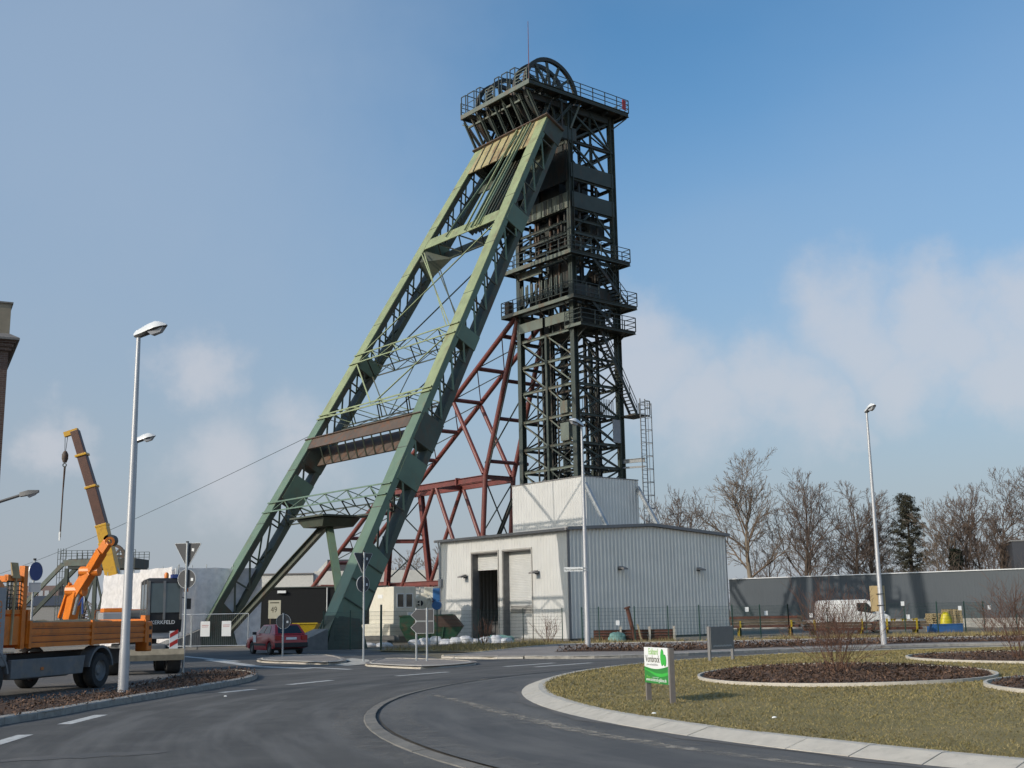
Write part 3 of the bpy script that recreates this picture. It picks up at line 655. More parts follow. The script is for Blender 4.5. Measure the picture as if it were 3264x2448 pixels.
# ------------------------------------------------------------------ headframe  (local frame: x = v away-right, y = u away-left)
C0 = (3.37, 76.57, 0.0); RZ = math.pi/2-0.882073
def T(u, v, z): return Vector((v, u, z))
UC = 7.65
head = thing('headframe', 'tall dark green steel mine headframe with pulley wheels and a leaning lattice strut', 'headframe', C0, RZ)
def part(name, material, build, parent=head, **k):
    mb = MB(); build(mb); return mb.build(name, material, parent, **k)
def bar(name, p, q, w, h=None, material='tower_paint', prof='box', parent=head, up=(0, 0, 1)):
    mb = MB(); mb.beam(p, q, w, h, up, prof); return mb.build(name, material, parent)
U0, U1, V0, V1 = 4.75, 10.75, 5.45, 9.85      # column axes
LV = [7.0, 9.9, 12.0, 13.7, 15.8, 18.0, 20.0, 22.0]
UP = [24.1, 27.4, 29.4, 31.3, 33.6, 36.5, 39.3]
for u in (U0, U1):
    for v in (V0, V1): bar('column', T(u, v, 0), T(u, v, 39.3), .42, .42, 'tower_paint', 'I')
for v in (V0, V1): bar('column', T(UC+.1, v, 5), T(UC+.1, v, 22.0), .22, .3, 'tower_paint', 'I')
# guide columns standing in the shaft
for u, v in ((6.0, 6.4), (6.0, 8.9), (7.0, 7.6), (8.4, 6.4), (8.4, 8.9), (9.5, 7.6), (6.6, 8.2), (9.2, 6.3)):
    bar('guide_column', T(u, v, 4), T(u, v, 37.5), .17, .2, 'tower_dark', 'I')
for lv in LV+UP:
    big = .26 if lv > 22 else .2
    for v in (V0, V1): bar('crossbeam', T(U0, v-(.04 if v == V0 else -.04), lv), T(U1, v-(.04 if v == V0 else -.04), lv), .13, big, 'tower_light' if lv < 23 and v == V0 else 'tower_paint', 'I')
    for u in (U0, U1): bar('crossbeam', T(u, V0, lv), T(u, V1, lv), .13, big, 'tower_paint', 'I')
    if lv < 36: 
        bar('crossbeam', T(U0, 7.6, lv+.1), T(U1, 7.6, lv+.1), .12, .18, 'tower_dark', 'I')
        bar('crossbeam', T(6.2, V0, lv+.1), T(6.2, V1, lv+.1), .1, .16, 'tower_dark', 'I')
        bar('crossbeam', T(9.2, V0, lv+.1), T(9.2, V1, lv+.1), .1, .16, 'tower_dark', 'I')
for a, b in zip(LV[:-1], LV[1:]):
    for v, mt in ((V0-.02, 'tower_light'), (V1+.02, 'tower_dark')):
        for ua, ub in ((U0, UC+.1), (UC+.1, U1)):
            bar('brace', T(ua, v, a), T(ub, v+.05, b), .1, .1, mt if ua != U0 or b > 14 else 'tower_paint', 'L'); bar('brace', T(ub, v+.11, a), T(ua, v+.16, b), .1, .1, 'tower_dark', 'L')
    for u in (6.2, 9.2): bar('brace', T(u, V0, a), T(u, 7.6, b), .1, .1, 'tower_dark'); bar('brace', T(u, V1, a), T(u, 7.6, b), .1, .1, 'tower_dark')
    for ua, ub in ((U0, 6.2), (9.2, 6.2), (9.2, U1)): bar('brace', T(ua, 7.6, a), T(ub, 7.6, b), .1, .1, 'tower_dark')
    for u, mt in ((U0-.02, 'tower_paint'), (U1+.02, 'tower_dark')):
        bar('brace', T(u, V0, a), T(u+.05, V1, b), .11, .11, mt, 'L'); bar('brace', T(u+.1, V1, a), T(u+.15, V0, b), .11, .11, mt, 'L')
# upper bracing
for (a, b) in ((33.6, 36.5), (36.5, 39.3), (29.4, 31.3), (27.4, 29.4), (24.1, 27.4)):
    for u in (U0-.03, U1+.03):
        bar('brace', T(u, V0, a), T(u, 7.7, b), .12, .12, 'tower_paint', 'L'); bar('brace', T(u, V1, a), T(u, 7.7, b), .12, .12, 'tower_paint', 'L')
    bar('brace', T(U0, V1, a), T(UC, V1, b), .12, .12, 'tower_dark', 'L'); bar('brace', T(U1, V1, a), T(UC, V1, b), .12, .12, 'tower_dark', 'L')
bar('brace', T(U0-.06, V0, 36.5), T(U0-.06, V1, 39.0), .14, .14, 'tower_paint', 'L'); bar('brace', T(U0-.08, V1, 36.5), T(U0-.08, V0, 39.0), .14, .14, 'tower_paint', 'L')
bar('brace', T(U0-.06, V0, 33.7), T(U0-.06, V1, 36.4), .14, .14, 'tower_paint', 'L'); bar('brace', T(U0-.08, V1, 33.7), T(U0-.08, V0, 36.4), .14, .14, 'tower_paint', 'L')
for z0, z1 in ((33.7, 36.4), (36.6, 39.2)):
    bar('post', T(U0-.03, 7.65, z0), T(U0-.03, 7.65, z1), .14, .14, 'tower_paint', 'I')
    for u in (6.2, 7.6, 9.2): bar('brace', T(u, V1, z0), T(u+1.2, V1-1.6, z1), .11, .11, 'tower_dark'); bar('brace', T(u, V0+.6, z0), T(u, V1, z1), .1, .1, 'tower_dark')
# plate girders
def plate(u0, u1, v0, v1, z0, z1, material='tower_paint', name='plate_girder'):
    part(name, material, lambda m: m.box(T(u0, v0, z0), T(u1, v1, z1)))
plate(U0-.16, U0-.10, V0, V1, 33.62, 34.75); plate(U0-.16, U0-.10, V0+.05, V1, 31.3, 32.5); plate(U0-.16, U0-.10, V0, V1, 24.45, 25.45, 'tower_dark')
plate(U0-.17, U0-.11, 4.2, 6.1, 36.5, 37.5, 'tower_paint')
plate(U0, U1, V0-.28, V0-.22, 31.2, 32.4, 'tower_light'); plate(U0, U1, V0-.28, V0-.22, 33.3, 36.2, 'tower_dark')
plate(U0+.2, UC-.05, V0-.27, V0-.22, 22.65, 23.35, 'tower_light'); plate(UC+.25, U1-.1, V0-.27, V0-.22, 22.65, 23.4, 'tower_light')
plate(7.9, U1, V0-.27, V0-.22, 26.85, 27.45, 'tower_light'); plate(U0, 7.8, V0+.4, V0+.46, 25.6, 27.3, 'tower_dark')
for k in range(9):
    u = 5.3+k*.6; plate(u, u+.34, V0-.32, V0-.285, 31.25, 32.35, ('tower_dark', 'tower_light', 'tower_paint')[k % 3], 'stiffener_plate')
# rope sheave housing inside the top of the tower
plate(6.9, 10.2, 6.3, 9.3, 31.6, 36.0, 'tower_dark', 'rope_housing'); plate(5.3, 6.9, 7.9, 9.4, 29.6, 31.2, 'tower_dark', 'rope_housing'); plate(6.0, 9.4, 6.6, 9.2, 25.6, 26.6, 'tower_dark', 'cage_block'); plate(5.4, 10.1, 7.0, 9.3, 22.4, 23.9, 'tower_dark', 'cage_block')
plate(5.2, 6.5, 6.2, 7.2, 28.0, 29.2, 'rusty_steel', 'winch_box')
for u0, u1, v0, v1, z0, z1 in ((5.2, 7.2, 7.6, 9.6, 24.3, 25.4), (7.8, 10.4, 7.8, 9.5, 27.7, 28.9), (5.0, 6.3, 8.6, 9.7, 26.2, 27.2), (8.6, 10.3, 6.0, 7.0, 24.3, 25.5), (6.6, 7.6, 6.2, 7.2, 29.5, 30.9), (8.0, 9.9, 6.2, 8.6, 29.6, 31.1)):
    plate(u0, u1, v0, v1, z0, z1, 'tower_dark', 'machinery_box')
for zz in (25.3, 28.4, 30.3):
    bar('crossbeam', T(U0, V0, zz), T(U1, V0, zz), .12, .2, 'tower_paint', 'I'); bar('crossbeam', T(U0, V0, zz+.1), T(U0, V1, zz+.1), .12, .2, 'tower_paint', 'I')
    for u in (5.8, 7.2, 8.6, 10): bar('crossbeam', T(u, V0, zz), T(u, V1, zz), .12, .16, 'tower_dark', 'I')
for u in (5.5, 6.5, 7.4, 8.8, 9.8): bar('guide_column', T(u, V0+.35, 22.2), T(u, V0+.35, 31.2), .14, .14, 'rusty_steel' if u in (6.5, 8.8) else 'tower_dark')
for v in (6.6, 8.4): bar('guide_column', T(U0+.3, v, 22.2), T(U0+.3, v, 33.5), .16, .16, 'tower_dark')
# row of rope guides on the camera-side face
for k in range(9):
    u = 5.6+k*.56
    part('rope_guide', 'tower_light', lambda m: m.box(T(u, V0-.3, 24.9), T(u+.09, V0-.2, 26.3)).box(T(u+.17, V0-.3, 24.9), T(u+.26, V0-.2, 26.2)))
    if k % 3 == 0: bar('guide_column', T(u+.1, V0+.3, 27.5), T(u+.1, V0+.3, 31.2), .16, .16, 'rusty_steel' if k else 'tower_dark')
def railing(name, pts, parent=head, h=1.05, rails=3, material='rail_paint', posts=None):
    mb = MB()
    for a, b in zip(pts[:-1], pts[1:]):
        a, b = Vector(a), Vector(b); n_ = max(1, round((b-a).length/1.3))
        for i in range(n_+1):
            p = a.lerp(b, i/n_); mb.beam(p, p+Vector((0, 0, h)), .055, .055)
        for k in range(rails):
            zz = Vector((0, 0, h*(k+1)/rails)); mb.beam(a+zz, b+zz, .045, .045)
    return mb.build(name, material, parent)
def deck(u0, u1, v0, v1, z, th=.22, name='platform', hole=True):
    """walkway ring round the tower with an edge beam"""
    o = MB()
    if hole:
        o.box(T(u0, v0, z), T(u1, V0-.3, z+.05)); o.box(T(u0, V1+.25, z), T(u1, v1, z+.05)); o.box(T(u0, V0-.3, z), T(U0-.25, V1+.25, z+.05)); o.box(T(U1+.25, V0-.3, z), T(u1, V1+.25, z+.05))
    else: o.box(T(u0, v0, z), T(u1, v1, z+.05))
    d = o.build(name, 'tower_dark', head)
    for a, b in ((T(u0, v0, z), T(u1, v0, z)), (T(u0, v0, z), T(u0, v1, z)), (T(u1, v0, z), T(u1, v1, z)), (T(u0, v1, z), T(u1, v1, z))):
        bar('edge_beam', a, b, .09, th, 'tower_light' if (b-a).y > .1 else 'tower_paint', 'C', d)
    for u in (U0+.2, UC, U1-.2):
        if v0 < V0-.6: bar('bracket', T(u, v0+.1, z-.1), T(u, V0, z-.85), .08, .08, 'tower_dark', parent=d)
    for v in (V0+.2, V1-.2):
        if u0 < U0-.5: bar('bracket', T(u0+.1, v, z-.1), T(U0, v, z-.85), .08, .08, 'tower_dark', parent=d)
    return d
d1 = deck(3.45, 5.2, 5.0, 10.5, 22.1, hole=False, name='platform'); z = 22.2
railing('railing', [T(5.2, 5.0, z), T(3.45, 5.0, z), T(3.45, 10.5, z), T(4.6, 10.5, z)], d1)
d2 = deck(3.6, 11.9, 4.5, 10.9, 24.1, th=.26); z = 24.2
railing('railing', [T(11.9, 5.4, z), T(11.9, 4.5, z), T(3.6, 4.5, z)], d2); railing('railing', [T(3.6, 9.2, z), T(3.6, 10.9, z), T(4.6, 10.9, z)], d2); railing('railing', [T(3.6, 4.5, z), T(3.6, 7.0, z)], d2)
d3 = deck(3.75, 11.5, 4.45, 10.5, 27.5, th=.3); z = 27.6
railing('railing', [T(11.5, 5.4, z), T(11.5, 4.45, z), T(3.75, 4.45, z), T(3.75, 6.5, z)], d3); railing('railing', [T(3.75, 7.5, z), T(3.75, 10.5, z), T(4.6, 10.5, z)], d3)
part('inspection_rail', 'rail_paint', lambda m: m.tube(T(11.0, 4.6, 29.4), T(4.4, 4.6, 29.9), .06))
part('valve_box', 'rusty_steel', lambda m: m.box(T(11.25, 4.7, 24.35), T(11.75, 5.2, 25.3)))
def stairs(p, q, width, steps, parent=head):
    """flight from p (top) to q (bottom); width along +u"""
    p, q = Vector(p), Vector(q); root = MB(); w = Vector((0, width, 0))
    for o in (Vector(), w): root.beam(p+o, q+o, .05, .22)
    s = root.build('stair_stringer', 'tower_dark', parent)
    for i in range(steps):
        c = p.lerp(q, (i+.5)/steps); t = MB(); t.box(c+Vector((-.12, .03, 0)), c+Vector((.12, width-.03, .03))); t.build('tread', 'tower_dark', s)
    h = MB(); d = Vector((0, 0, 1.0))
    for f in (.5, 1): h.beam(p+d*f, q+d*f, .04, .04)
    n_ = 5
    for i in range(n_+1):
        c = p.lerp(q, i/n_); h.beam(c, c+d, .04, .04)
    h.build('handrail', 'rail_paint', s)
stairs(T(3.85, 6.6, 27.5), T(3.85, 10.2, 24.2), .75, 16); stairs(T(3.7, 6.2, 24.15), T(3.7, 8.6, 22.2), .7, 9); stairs(T(3.9, 7.3, 22.1), T(3.9, 10.8, 16.0), .7, 26)
# outside ladder with safety hoops
lp = part('platform', 'tower_dark', lambda m: m.box(T(3.2, 9.9, 15.85), T(4.9, 11.4, 15.95)))
railing('railing', [T(4.3, 11.4, 15.95), T(3.2, 11.4, 15.95), T(3.2, 10.9, 15.95)], lp, rails=2)
lad = MB()
for v in (10.35, 10.85): lad.beam(T(3.15, v, 7.1), T(3.15, v, 17.1), .06, .06)
lad = lad.build('ladder', 'ladder_grey', head)
for k in range(33):
    part('rung', 'ladder_grey', lambda m: m.beam(T(3.15, 10.35, 7.3+k*.3), T(3.15, 10.85, 7.3+k*.3), .03, .03), lad)
for k in range(9):
    zz = 9.0+k*.95
    part('safety_hoop', 'ladder_grey', lambda m: m.path([T(3.15, 10.3, zz), T(2.75, 10.25, zz), T(2.5, 10.45, zz), T(2.45, 10.75, zz), T(2.65, 11.0, zz), T(3.15, 10.9, zz)], .025, 5), lad)
for p in ((2.5, 10.45), (2.45, 10.75), (2.65, 11.0)): part('safety_bar', 'ladder_grey', lambda m: m.beam(T(*p, 9.0), T(*p, 16.7), .03, .03), lad)
part('ladder_bracket', 'ladder_grey', lambda m: m.beam(T(U0, 9.9, 12.55), T(3.2, 10.7, 12.6), .12, .3, prof='I'), lad); part('ladder_bracket', 'ladder_grey', lambda m: m.beam(T(U0, 9.9, 12.1), T(3.2, 10.7, 12.1), .08, .14), lad)
# switch boxes and pipework low in the tower
for u, v, zz, a, b in ((5.3, 5.2, 13.9, .9, 1.3), (5.4, 5.2, 15.9, .8, .9)): part('switch_cabinet', 'tower_light', lambda m: m.box(T(u, v, zz), T(u+a, v+.35, zz+b)))
part('grey_panel', 'panel_grey', lambda m: m.box(T(4.55, 8.9, 13.9), T(4.6, 9.7, 15.6)))
for u, v in ((7.2, 5.9), (8.9, 6.0), (9.9, 6.3), (5.5, 8.2), (6.9, 9.4)): part('pipe', 'tower_dark', lambda m: m.tube(T(u, v, 5), T(u, v, 18.5), .07))
part('cage_grille', 'tower_dark', lambda m: [m.beam(T(4.85, 6.2+i*.16, 16.0), T(4.85, 6.2+i*.16, 17.1), .03, .03) for i in range(20)])
part('cage_grille', 'tower_dark', lambda m: [m.beam(T(5.2+i*.18, 9.6, 16.0), T(5.2+i*.18, 9.6, 17.1), .03, .03) for i in range(28)])
# ------ top platform and wheels
PZ = 39.6
for a, b in (((3.85, 4.68), (.95, 10.95)), ((5.32, 5.88), (.95, 10.95)), ((6.52, 9.18), (.95, 10.95)), ((9.82, 10.38), (.95, 10.95)), ((11.02, 12.05), (.95, 10.95)), ((4.68, 5.32), (6.9, 10.95)), ((5.88, 6.52), (6.9, 10.95)), ((9.18, 9.82), (6.9, 10.95)), ((10.38, 11.02), (6.9, 10.95))):
    part('top_deck', 'tower_dark', lambda m: m.box(T(a[0], b[0], PZ), T(a[1], b[1], PZ+.06)))
for a, b, mt in ((T(3.82, .9, PZ+.05), T(3.82, 11.0, PZ+.05), 'tower_paint'), (T(12.08, .9, PZ+.05), T(12.08, 11.0, PZ+.05), 'tower_paint'), (T(3.82, 11.0, PZ+.05), T(12.08, 11.0, PZ+.05), 'tower_paint'),
             (T(3.82, .9, PZ+.05), T(5.0, .9, PZ+.05), 'tower_light'), (T(5.0, .9, PZ+.05), T(9.0, .9, PZ+.05), 'tower_light'), (T(9.0, .9, PZ+.05), T(12.08, .9, PZ+.05), 'tower_light')):
    bar('edge_beam', a, b, .1, .34, mt, 'C')
for v in (2.2, 4.0, 5.6, 7.2, 8.8, 10.2): bar('deck_joist', T(3.9, v, PZ-.18), T(12.0, v, PZ-.18), .12, .3, 'tower_dark', 'I')
for u in (4.7, 5.4, 6.6, 7.9, 9.1, 9.9, 11.1): bar('deck_girder', T(u, 1.4, PZ-.5), T(u, 10.0, PZ-.5), .16, .5, 'tower_dark', 'I')
zt = PZ+.2
railing('railing', [T(3.82, .9, zt), T(3.82, 11.0, zt), T(12.08, 11.0, zt), T(12.08, .9, zt)], h=1.05)
for a, b in ((12.0, 11.45), (11.2, 10.4), (10.1, 9.65), (7.85, 7.35), (7.0, 6.35), (6.0, 5.45)):
    part('guard_frame', 'rail_paint', lambda m: m.beam(T(a, .9, zt), T(a, .9, zt+1.5), .06).beam(T(b, .9, zt), T(b, .9, zt+1.5), .06).beam(T(a, .9, zt+1.5), T(b, .9, zt+1.5), .06).beam(T(a, .9, zt+.75), T(b, .9, zt+.75), .04).beam(T(b, .9, zt+1.5), T(b, 1.9, zt+1.5), .05).beam(T(b, 1.9, zt), T(b, 1.9, zt+1.5), .05))
for u0, u1 in ((8.95, 8.0), (5.4, 4.1)):
    railing('railing', [T(u0, .9, zt), T(u1, .9, zt)], h=1.0, rails=4, material='tower_light')
part('warning_panel', 'sign_red', lambda m: m.box(T(3.74, 10.3, zt+.15), T(3.80, 10.65, zt+.95)))
part('lightning_rod', 'red_paint', lambda m: m.tube(T(3.95, .98, zt), T(3.95, 1.0, 44.4), .035, .018, 6))
def wheel(u):
    cv, cz, ro, ri = 4.0, 40.05, 2.67, 2.38
    w = MB(); prof = [(ro, -.13), (ro-.07, -.04), (ro-.07, .04), (ro, .13), (ri, .13), (ri, -.13), (ro, -.13)]
    w.lathe(prof, T(u, cv, cz), 'y', 44); rim = w.build('pulley_wheel', 'tower_dark', head, smooth=True)
    for k in range(12):
        a = 2*math.pi*k/12+.15; part('spoke', 'tower_paint', lambda m: m.beam(T(u, cv+.25*math.cos(a), cz+.25*math.sin(a)), T(u, cv+ri*math.cos(a), cz+ri*math.sin(a)), .2, .12, up=(0, 1, 0)), rim)
    part('hub', 'tower_dark', lambda m: m.lathe([(0, -.3), (.36, -.3), (.36, .3), (0, .3)], T(u, cv, cz), 'y', 16), rim)
for u in (5.0, 6.2, 9.5, 10.7): wheel(u)
for u in (4.62, 5.6, 6.85, 9.0, 10.1, 11.2): part('bearing_block', 'tower_dark', lambda m: m.box(T(u-.14, 3.4, 39.8), T(u+.14, 4.6, 40.3)))
for u in (5.6, 10.1): part('wheel_axle', 'tower_dark', lambda m: m.tube(T(u-1.1, 4.0, 40.05), T(u+1.1, 4.0, 40.05), .14, n=10))
part('motor_box', 'rusty_steel', lambda m: m.box(T(7.4, 2.2, 39.8), T(8.4, 3.2, 40.7)))
# ------ leaning strut: (u, s, n) with s up the slope, n into the depth
SL = math.hypot(20.7, 37.2); ES = Vector((20.7/SL, 0, 37.2/SL)); EN = Vector((37.2/SL, 0, -20.7/SL)); F0 = Vector((-18.5, 0, 0))
def SP3(u, s, n=0.0): return F0+ES*s+EN*n+Vector((0, u, 0))
def uR(s): return -.85+4.25*s/SL            # outer edge, camera-side leg
def uL(s): return 2*UC-uR(s)
LW = 1.05
def leg(mir):
    ft = 3.4 if mir else 6.9
    f = (lambda s: uR(s)) if not mir else (lambda s: uL(s)); sg = 1 if not mir else -1
    def pt(s, e, n): return SP3(f(s)+sg*e, s, n)
    nm = 'strut_leg'
    fr = MB(); fr.loft([[pt(s, 0, 0), pt(s, LW, 0), pt(s, LW, .07), pt(s, 0, .07)] for s in (2.0, 17.4)]); low = fr.build(nm, 'strut_paint_low', head)
    part('front_plate', 'strut_paint', lambda m: m.loft([[pt(s, 0, 0), pt(s, LW, 0), pt(s, LW, .07), pt(s, 0, .07)] for s in (17.4, 42.4)]), low)
    for e in (.06, LW-.06):   # side webs of the front chord, back chord flanges
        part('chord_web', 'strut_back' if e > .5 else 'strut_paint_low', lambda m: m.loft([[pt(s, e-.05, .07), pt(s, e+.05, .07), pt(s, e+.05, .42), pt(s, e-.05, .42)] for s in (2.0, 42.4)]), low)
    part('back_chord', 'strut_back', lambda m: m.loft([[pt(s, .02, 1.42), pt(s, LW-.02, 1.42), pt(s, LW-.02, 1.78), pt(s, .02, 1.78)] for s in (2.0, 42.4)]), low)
    # lacing between the chords on both side faces
    sts = ([3.0, 4.9] if mir else [])+[6.8, 9.6, 11.8, 14.0, 16.2, 18.4, 20.6, 22.8, 25.0, 27.2, 29.4, 31.6, 33.8, 36.0, 38.2, 40.4]
    for e in (.04, LW-.04):
        for a, b in zip(sts[:-1], sts[1:]):
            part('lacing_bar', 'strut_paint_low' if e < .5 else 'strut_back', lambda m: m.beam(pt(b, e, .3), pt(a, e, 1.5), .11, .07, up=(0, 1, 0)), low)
            part('lacing_strut', 'strut_back', lambda m: m.beam(pt(b, e, .3), pt(b, e, 1.5), .09, .09), low)
    for a in sts[::2]: part('lacing_bar', 'strut_back', lambda m: m.beam(pt(a, .05, 1.4), pt(a+1.1, LW-.05, 1.4), .08, .06), low)
    # solid diaphragm plates
    for s0, s1, mt in ((32.2, 33.7, 'strut_paint_low'), (21.8, 22.9, 'strut_paint_low'), (13.9, 15.9, 'strut_back'), (11.1, 12.95, 'strut_paint_low'), (41.0, 42.4, 'strut_back')):
        for e in (0.0, LW):
            part('diaphragm_plate', mt, lambda m: m.loft([[pt(s, e-.03, .2), pt(s, e+.03, .2), pt(s, e+.03, 1.8), pt(s, e-.03, 1.8)] for s in (s0, s1)]), low)
        for s in (s0, s1): part('diaphragm_plate', 'strut_back', lambda m: m.beam(pt(s, .02, 1.0), pt(s, LW-.02, 1.0), .05, 1.6, up=EN), low)
    for s in (17.4, 13.2, 9.0, 22.0, 25.5, 30.0, 34.5, 38.5): part('splice_strip', 'strut_back', lambda m: m.loft([[pt(q, -.005, -.008), pt(q, LW+.005, -.008), pt(q, LW+.005, 0.01), pt(q, -.005, .01)] for q in (s, s+.05)]), low)
    # plated foot
    zb = lambda s, n: pt(s, 0, n)
    for e in (-.02, LW+.02):
        a, b, c, d = pt(ft, e, .0), pt(ft-.4, e, 1.75), pt(2.2, e, 1.62), pt(2.0, e, .0)
        g1, g2 = Vector((d.x-.75, d.y, .3)), Vector((c.x+.1, c.y, 0.0)); g0 = Vector((d.x-1.1, d.y, 0.0))
        part('foot_plate', 'strut_paint_low' if not mir else 'strut_back', lambda m: m.extrude([a, b, c, g2, g0, g1, d], (0, .05, 0)), low)
    for s in ((5.6, 4.4, 3.2) if not mir else (2.9,)): part('foot_rib', 'strut_back', lambda m: m.beam(pt(s, -.06, .05), pt(s, -.06, 1.65), .06, .06), low)
    c0 = pt(2.0, LW/2, .0)
    part('foot_block', 'strut_back', lambda m: m.loft([[(c0.x-.6, c0.y-.7, 0), (c0.x+2.0, c0.y-.7, 0), (c0.x+2.0, c0.y+.7, 0), (c0.x-.6, c0.y+.7, 0)], [(c0.x, c0.y-.5, 1.8), (c0.x+1.6, c0.y-.5, 1.6), (c0.x+1.6, c0.y+.5, 1.6), (c0.x, c0.y+.5, 1.8)]]), low)
    part('foot_slope', 'concrete_dark', lambda m: m.extrude([(c0.x-.55, c0.y-.75, 1.1), (c0.x-3.4, c0.y-.75, 0), (c0.x-.55, c0.y-.75, 0)], (0, 1.5, 0)), low)
leg(False); leg(True)
def sbar(name, u0, s0, u1, s1, n, w, h, material, prof='box', n1=None):
    return bar(name, SP3(u0, s0, n), SP3(u1, s1, n if n1 is None else n1), w, h, material, prof, up=EN)
def iu(s, e=.1): return uR(s)+LW-e
# big plated head and first crossbeam
part('head_plate', 'strut_plate_rusty', lambda m: m.loft([[SP3(iu(s), s, -.005), SP3(2*UC-iu(s), s, -.005), SP3(2*UC-iu(s), s, .06), SP3(iu(s), s, .06)] for s in (39.75, 42.45)]))
part('head_plate', 'strut_back', lambda m: m.loft([[SP3(iu(s), s, 1.5), SP3(2*UC-iu(s), s, 1.5), SP3(2*UC-iu(s), s, 1.6), SP3(iu(s), s, 1.6)] for s in (39.0, 42.45)]))
part('head_cap', 'rusty_steel', lambda m: m.beam(SP3(3.2, 42.5, .75), SP3(12.1, 42.5, .75), .12, 1.9, up=EN))
for k in range(7): sbar('head_rib', 4.6+k*.98, 39.75, 4.7+k*.98, 42.4, -.04, .08, .07, 'strut_back')
for k, u in enumerate((5.2, 5.6, 6.05, 6.8)): sbar('rope_rail', u, 32.4, u-.25, 42.3, -.14, .1, .12, 'strut_paint' if k % 2 else 'strut_paint_low')
sbar('rope_rail', 9.2, 32.6, 6.2, 41.6, -.12, .08, .1, 'strut_paint_low')
for k in range(7): sbar('inner_rib', 5.6+k*.42, 33.5, 5.4+k*.42, 39.8, 1.0, .1, .5, 'strut_back')
part('crossbeam', 'strut_paint', lambda m: m.beam(SP3(iu(32.8), 32.8, .03), SP3(2*UC-iu(32.8), 32.8, .03), .06, .95, up=ES)); part('crossbeam', 'strut_back', lambda m: m.beam(SP3(iu(32.8), 32.8, 1.6), SP3(2*UC-iu(32.8), 32.8, 1.6), .1, .95, up=ES))
for k in range(6):
    a, b = 4.0+k*1.25, 5.2+k*1.25; bar('lacing_bar', SP3(a, 32.4, .1 if k % 2 else 1.5), SP3(b, 32.4, 1.5 if k % 2 else .1), .09, .09, 'strut_back')
for mirr in (0, 1):      # haunch plates of the first crossbeam
    uu = (lambda u: 2*UC-u) if mirr else (lambda u: u)
    part('haunch_plate', 'strut_back', lambda m: m.extrude([SP3(uu(iu(32.3)), 32.3, .1), SP3(uu(iu(32.3)+1.7), 32.3, 1.6), SP3(uu(iu(31)), 30.6, 1.6), SP3(uu(iu(31)), 31.2, .1)], EN*.03))
# X bracing, double angles
for n_ in (.05, 1.6):
    mt = 'strut_paint' if n_ < 1 else 'strut_back'
    for du in (0, .32):
        sbar('brace', 2*UC-iu(32.0)-du, 32.0, iu(23.0)+.3+du, 23.0, n_, .08, .08, mt, 'L')
    sbar('brace', iu(32.0), 32.0, 2*UC-iu(23.0), 23.0, n_, .1, .1, mt, 'L')
    for k in range(9):
        f = (k+.5)/9; u = (2*UC-iu(32.0))*(1-f)+(iu(23.0)+.3)*f; s = 32*(1-f)+23*f
        sbar('lacing_bar', u, s, u-.3, s-.35, n_+.02, .04, .04, mt)
# trussed crossbeams: two chords in front, two behind, zigzag between
def truss(s0, s1, n0, n1, w, mt, k):
    for n_ in (n0, n1):
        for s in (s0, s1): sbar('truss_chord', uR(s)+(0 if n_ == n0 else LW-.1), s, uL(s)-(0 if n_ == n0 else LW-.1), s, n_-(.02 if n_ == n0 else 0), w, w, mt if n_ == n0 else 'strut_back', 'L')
        for i in range(k):
            a, b = iu(s0)+(2*UC-2*iu(s0))*i/k, iu(s0)+(2*UC-2*iu(s0))*(i+1)/k
            sbar('lacing_bar', a, s0 if i % 2 else s1, b, s1 if i % 2 else s0, n_, .06, .06, mt if n_ == n0 else 'strut_back', 'L')
    for s in (s0, s1):
        for i in range(k):
            a, b = iu(s0)+(2*UC-2*iu(s0))*i/k, iu(s0)+(2*UC-2*iu(s0))*(i+1)/k
            sbar('lacing_bar', a, s, b, s, n0 if i % 2 else n1, .06, .06, 'strut_back' if s == s1 else mt, 'L', n1=n1 if i % 2 else n0)
truss(22.8, 22.0, -.02, 1.65, .11, 'strut_paint', 8)
truss(17.65, 17.35, -.02, 1.5, .12, 'strut_paint', 7)
truss(10.6, 9.85, -.02, 1.65, .11, 'strut_paint_low', 10)
for a, b in ((iu(22.0), UC-.25), (2*UC-iu(22.0), UC+.25)): sbar('brace', a, 22.0, b, 17.7, .03, .1, .1, 'strut_paint', 'L'); sbar('brace', a, 22.0, b, 17.7, 1.5, .09, .09, 'strut_back', 'L')
sbar('brace', UC, 22.0, UC, 17.7, 1.5, .07, .07, 'strut_back', 'L')
# heavy rusted crossbeam
part('crossbeam', 'rusty_steel', lambda m: m.beam(SP3(iu(15), 15.25, .05), SP3(2*UC-iu(15), 15.25, .05), .1, .8, up=ES)); part('crossbeam', 'rusty_steel', lambda m: m.beam(SP3(iu(15), 15.0, 1.25), SP3(2*UC-iu(15), 15.0, 1.25), .1, 1.5, up=ES))
part('crossbeam_flange', 'rusty_steel', lambda m: m.beam(SP3(uR(15.7), 15.68, .0), SP3(uL(15.7), 15.68, .0), .22, .06, up=ES))
for k in range(10):
    a = 2.6+k*1.05; bar('lacing_bar', SP3(a, 14.85, .1), SP3(a+.5, 14.24, 1.17), .09, .05, 'strut_back')
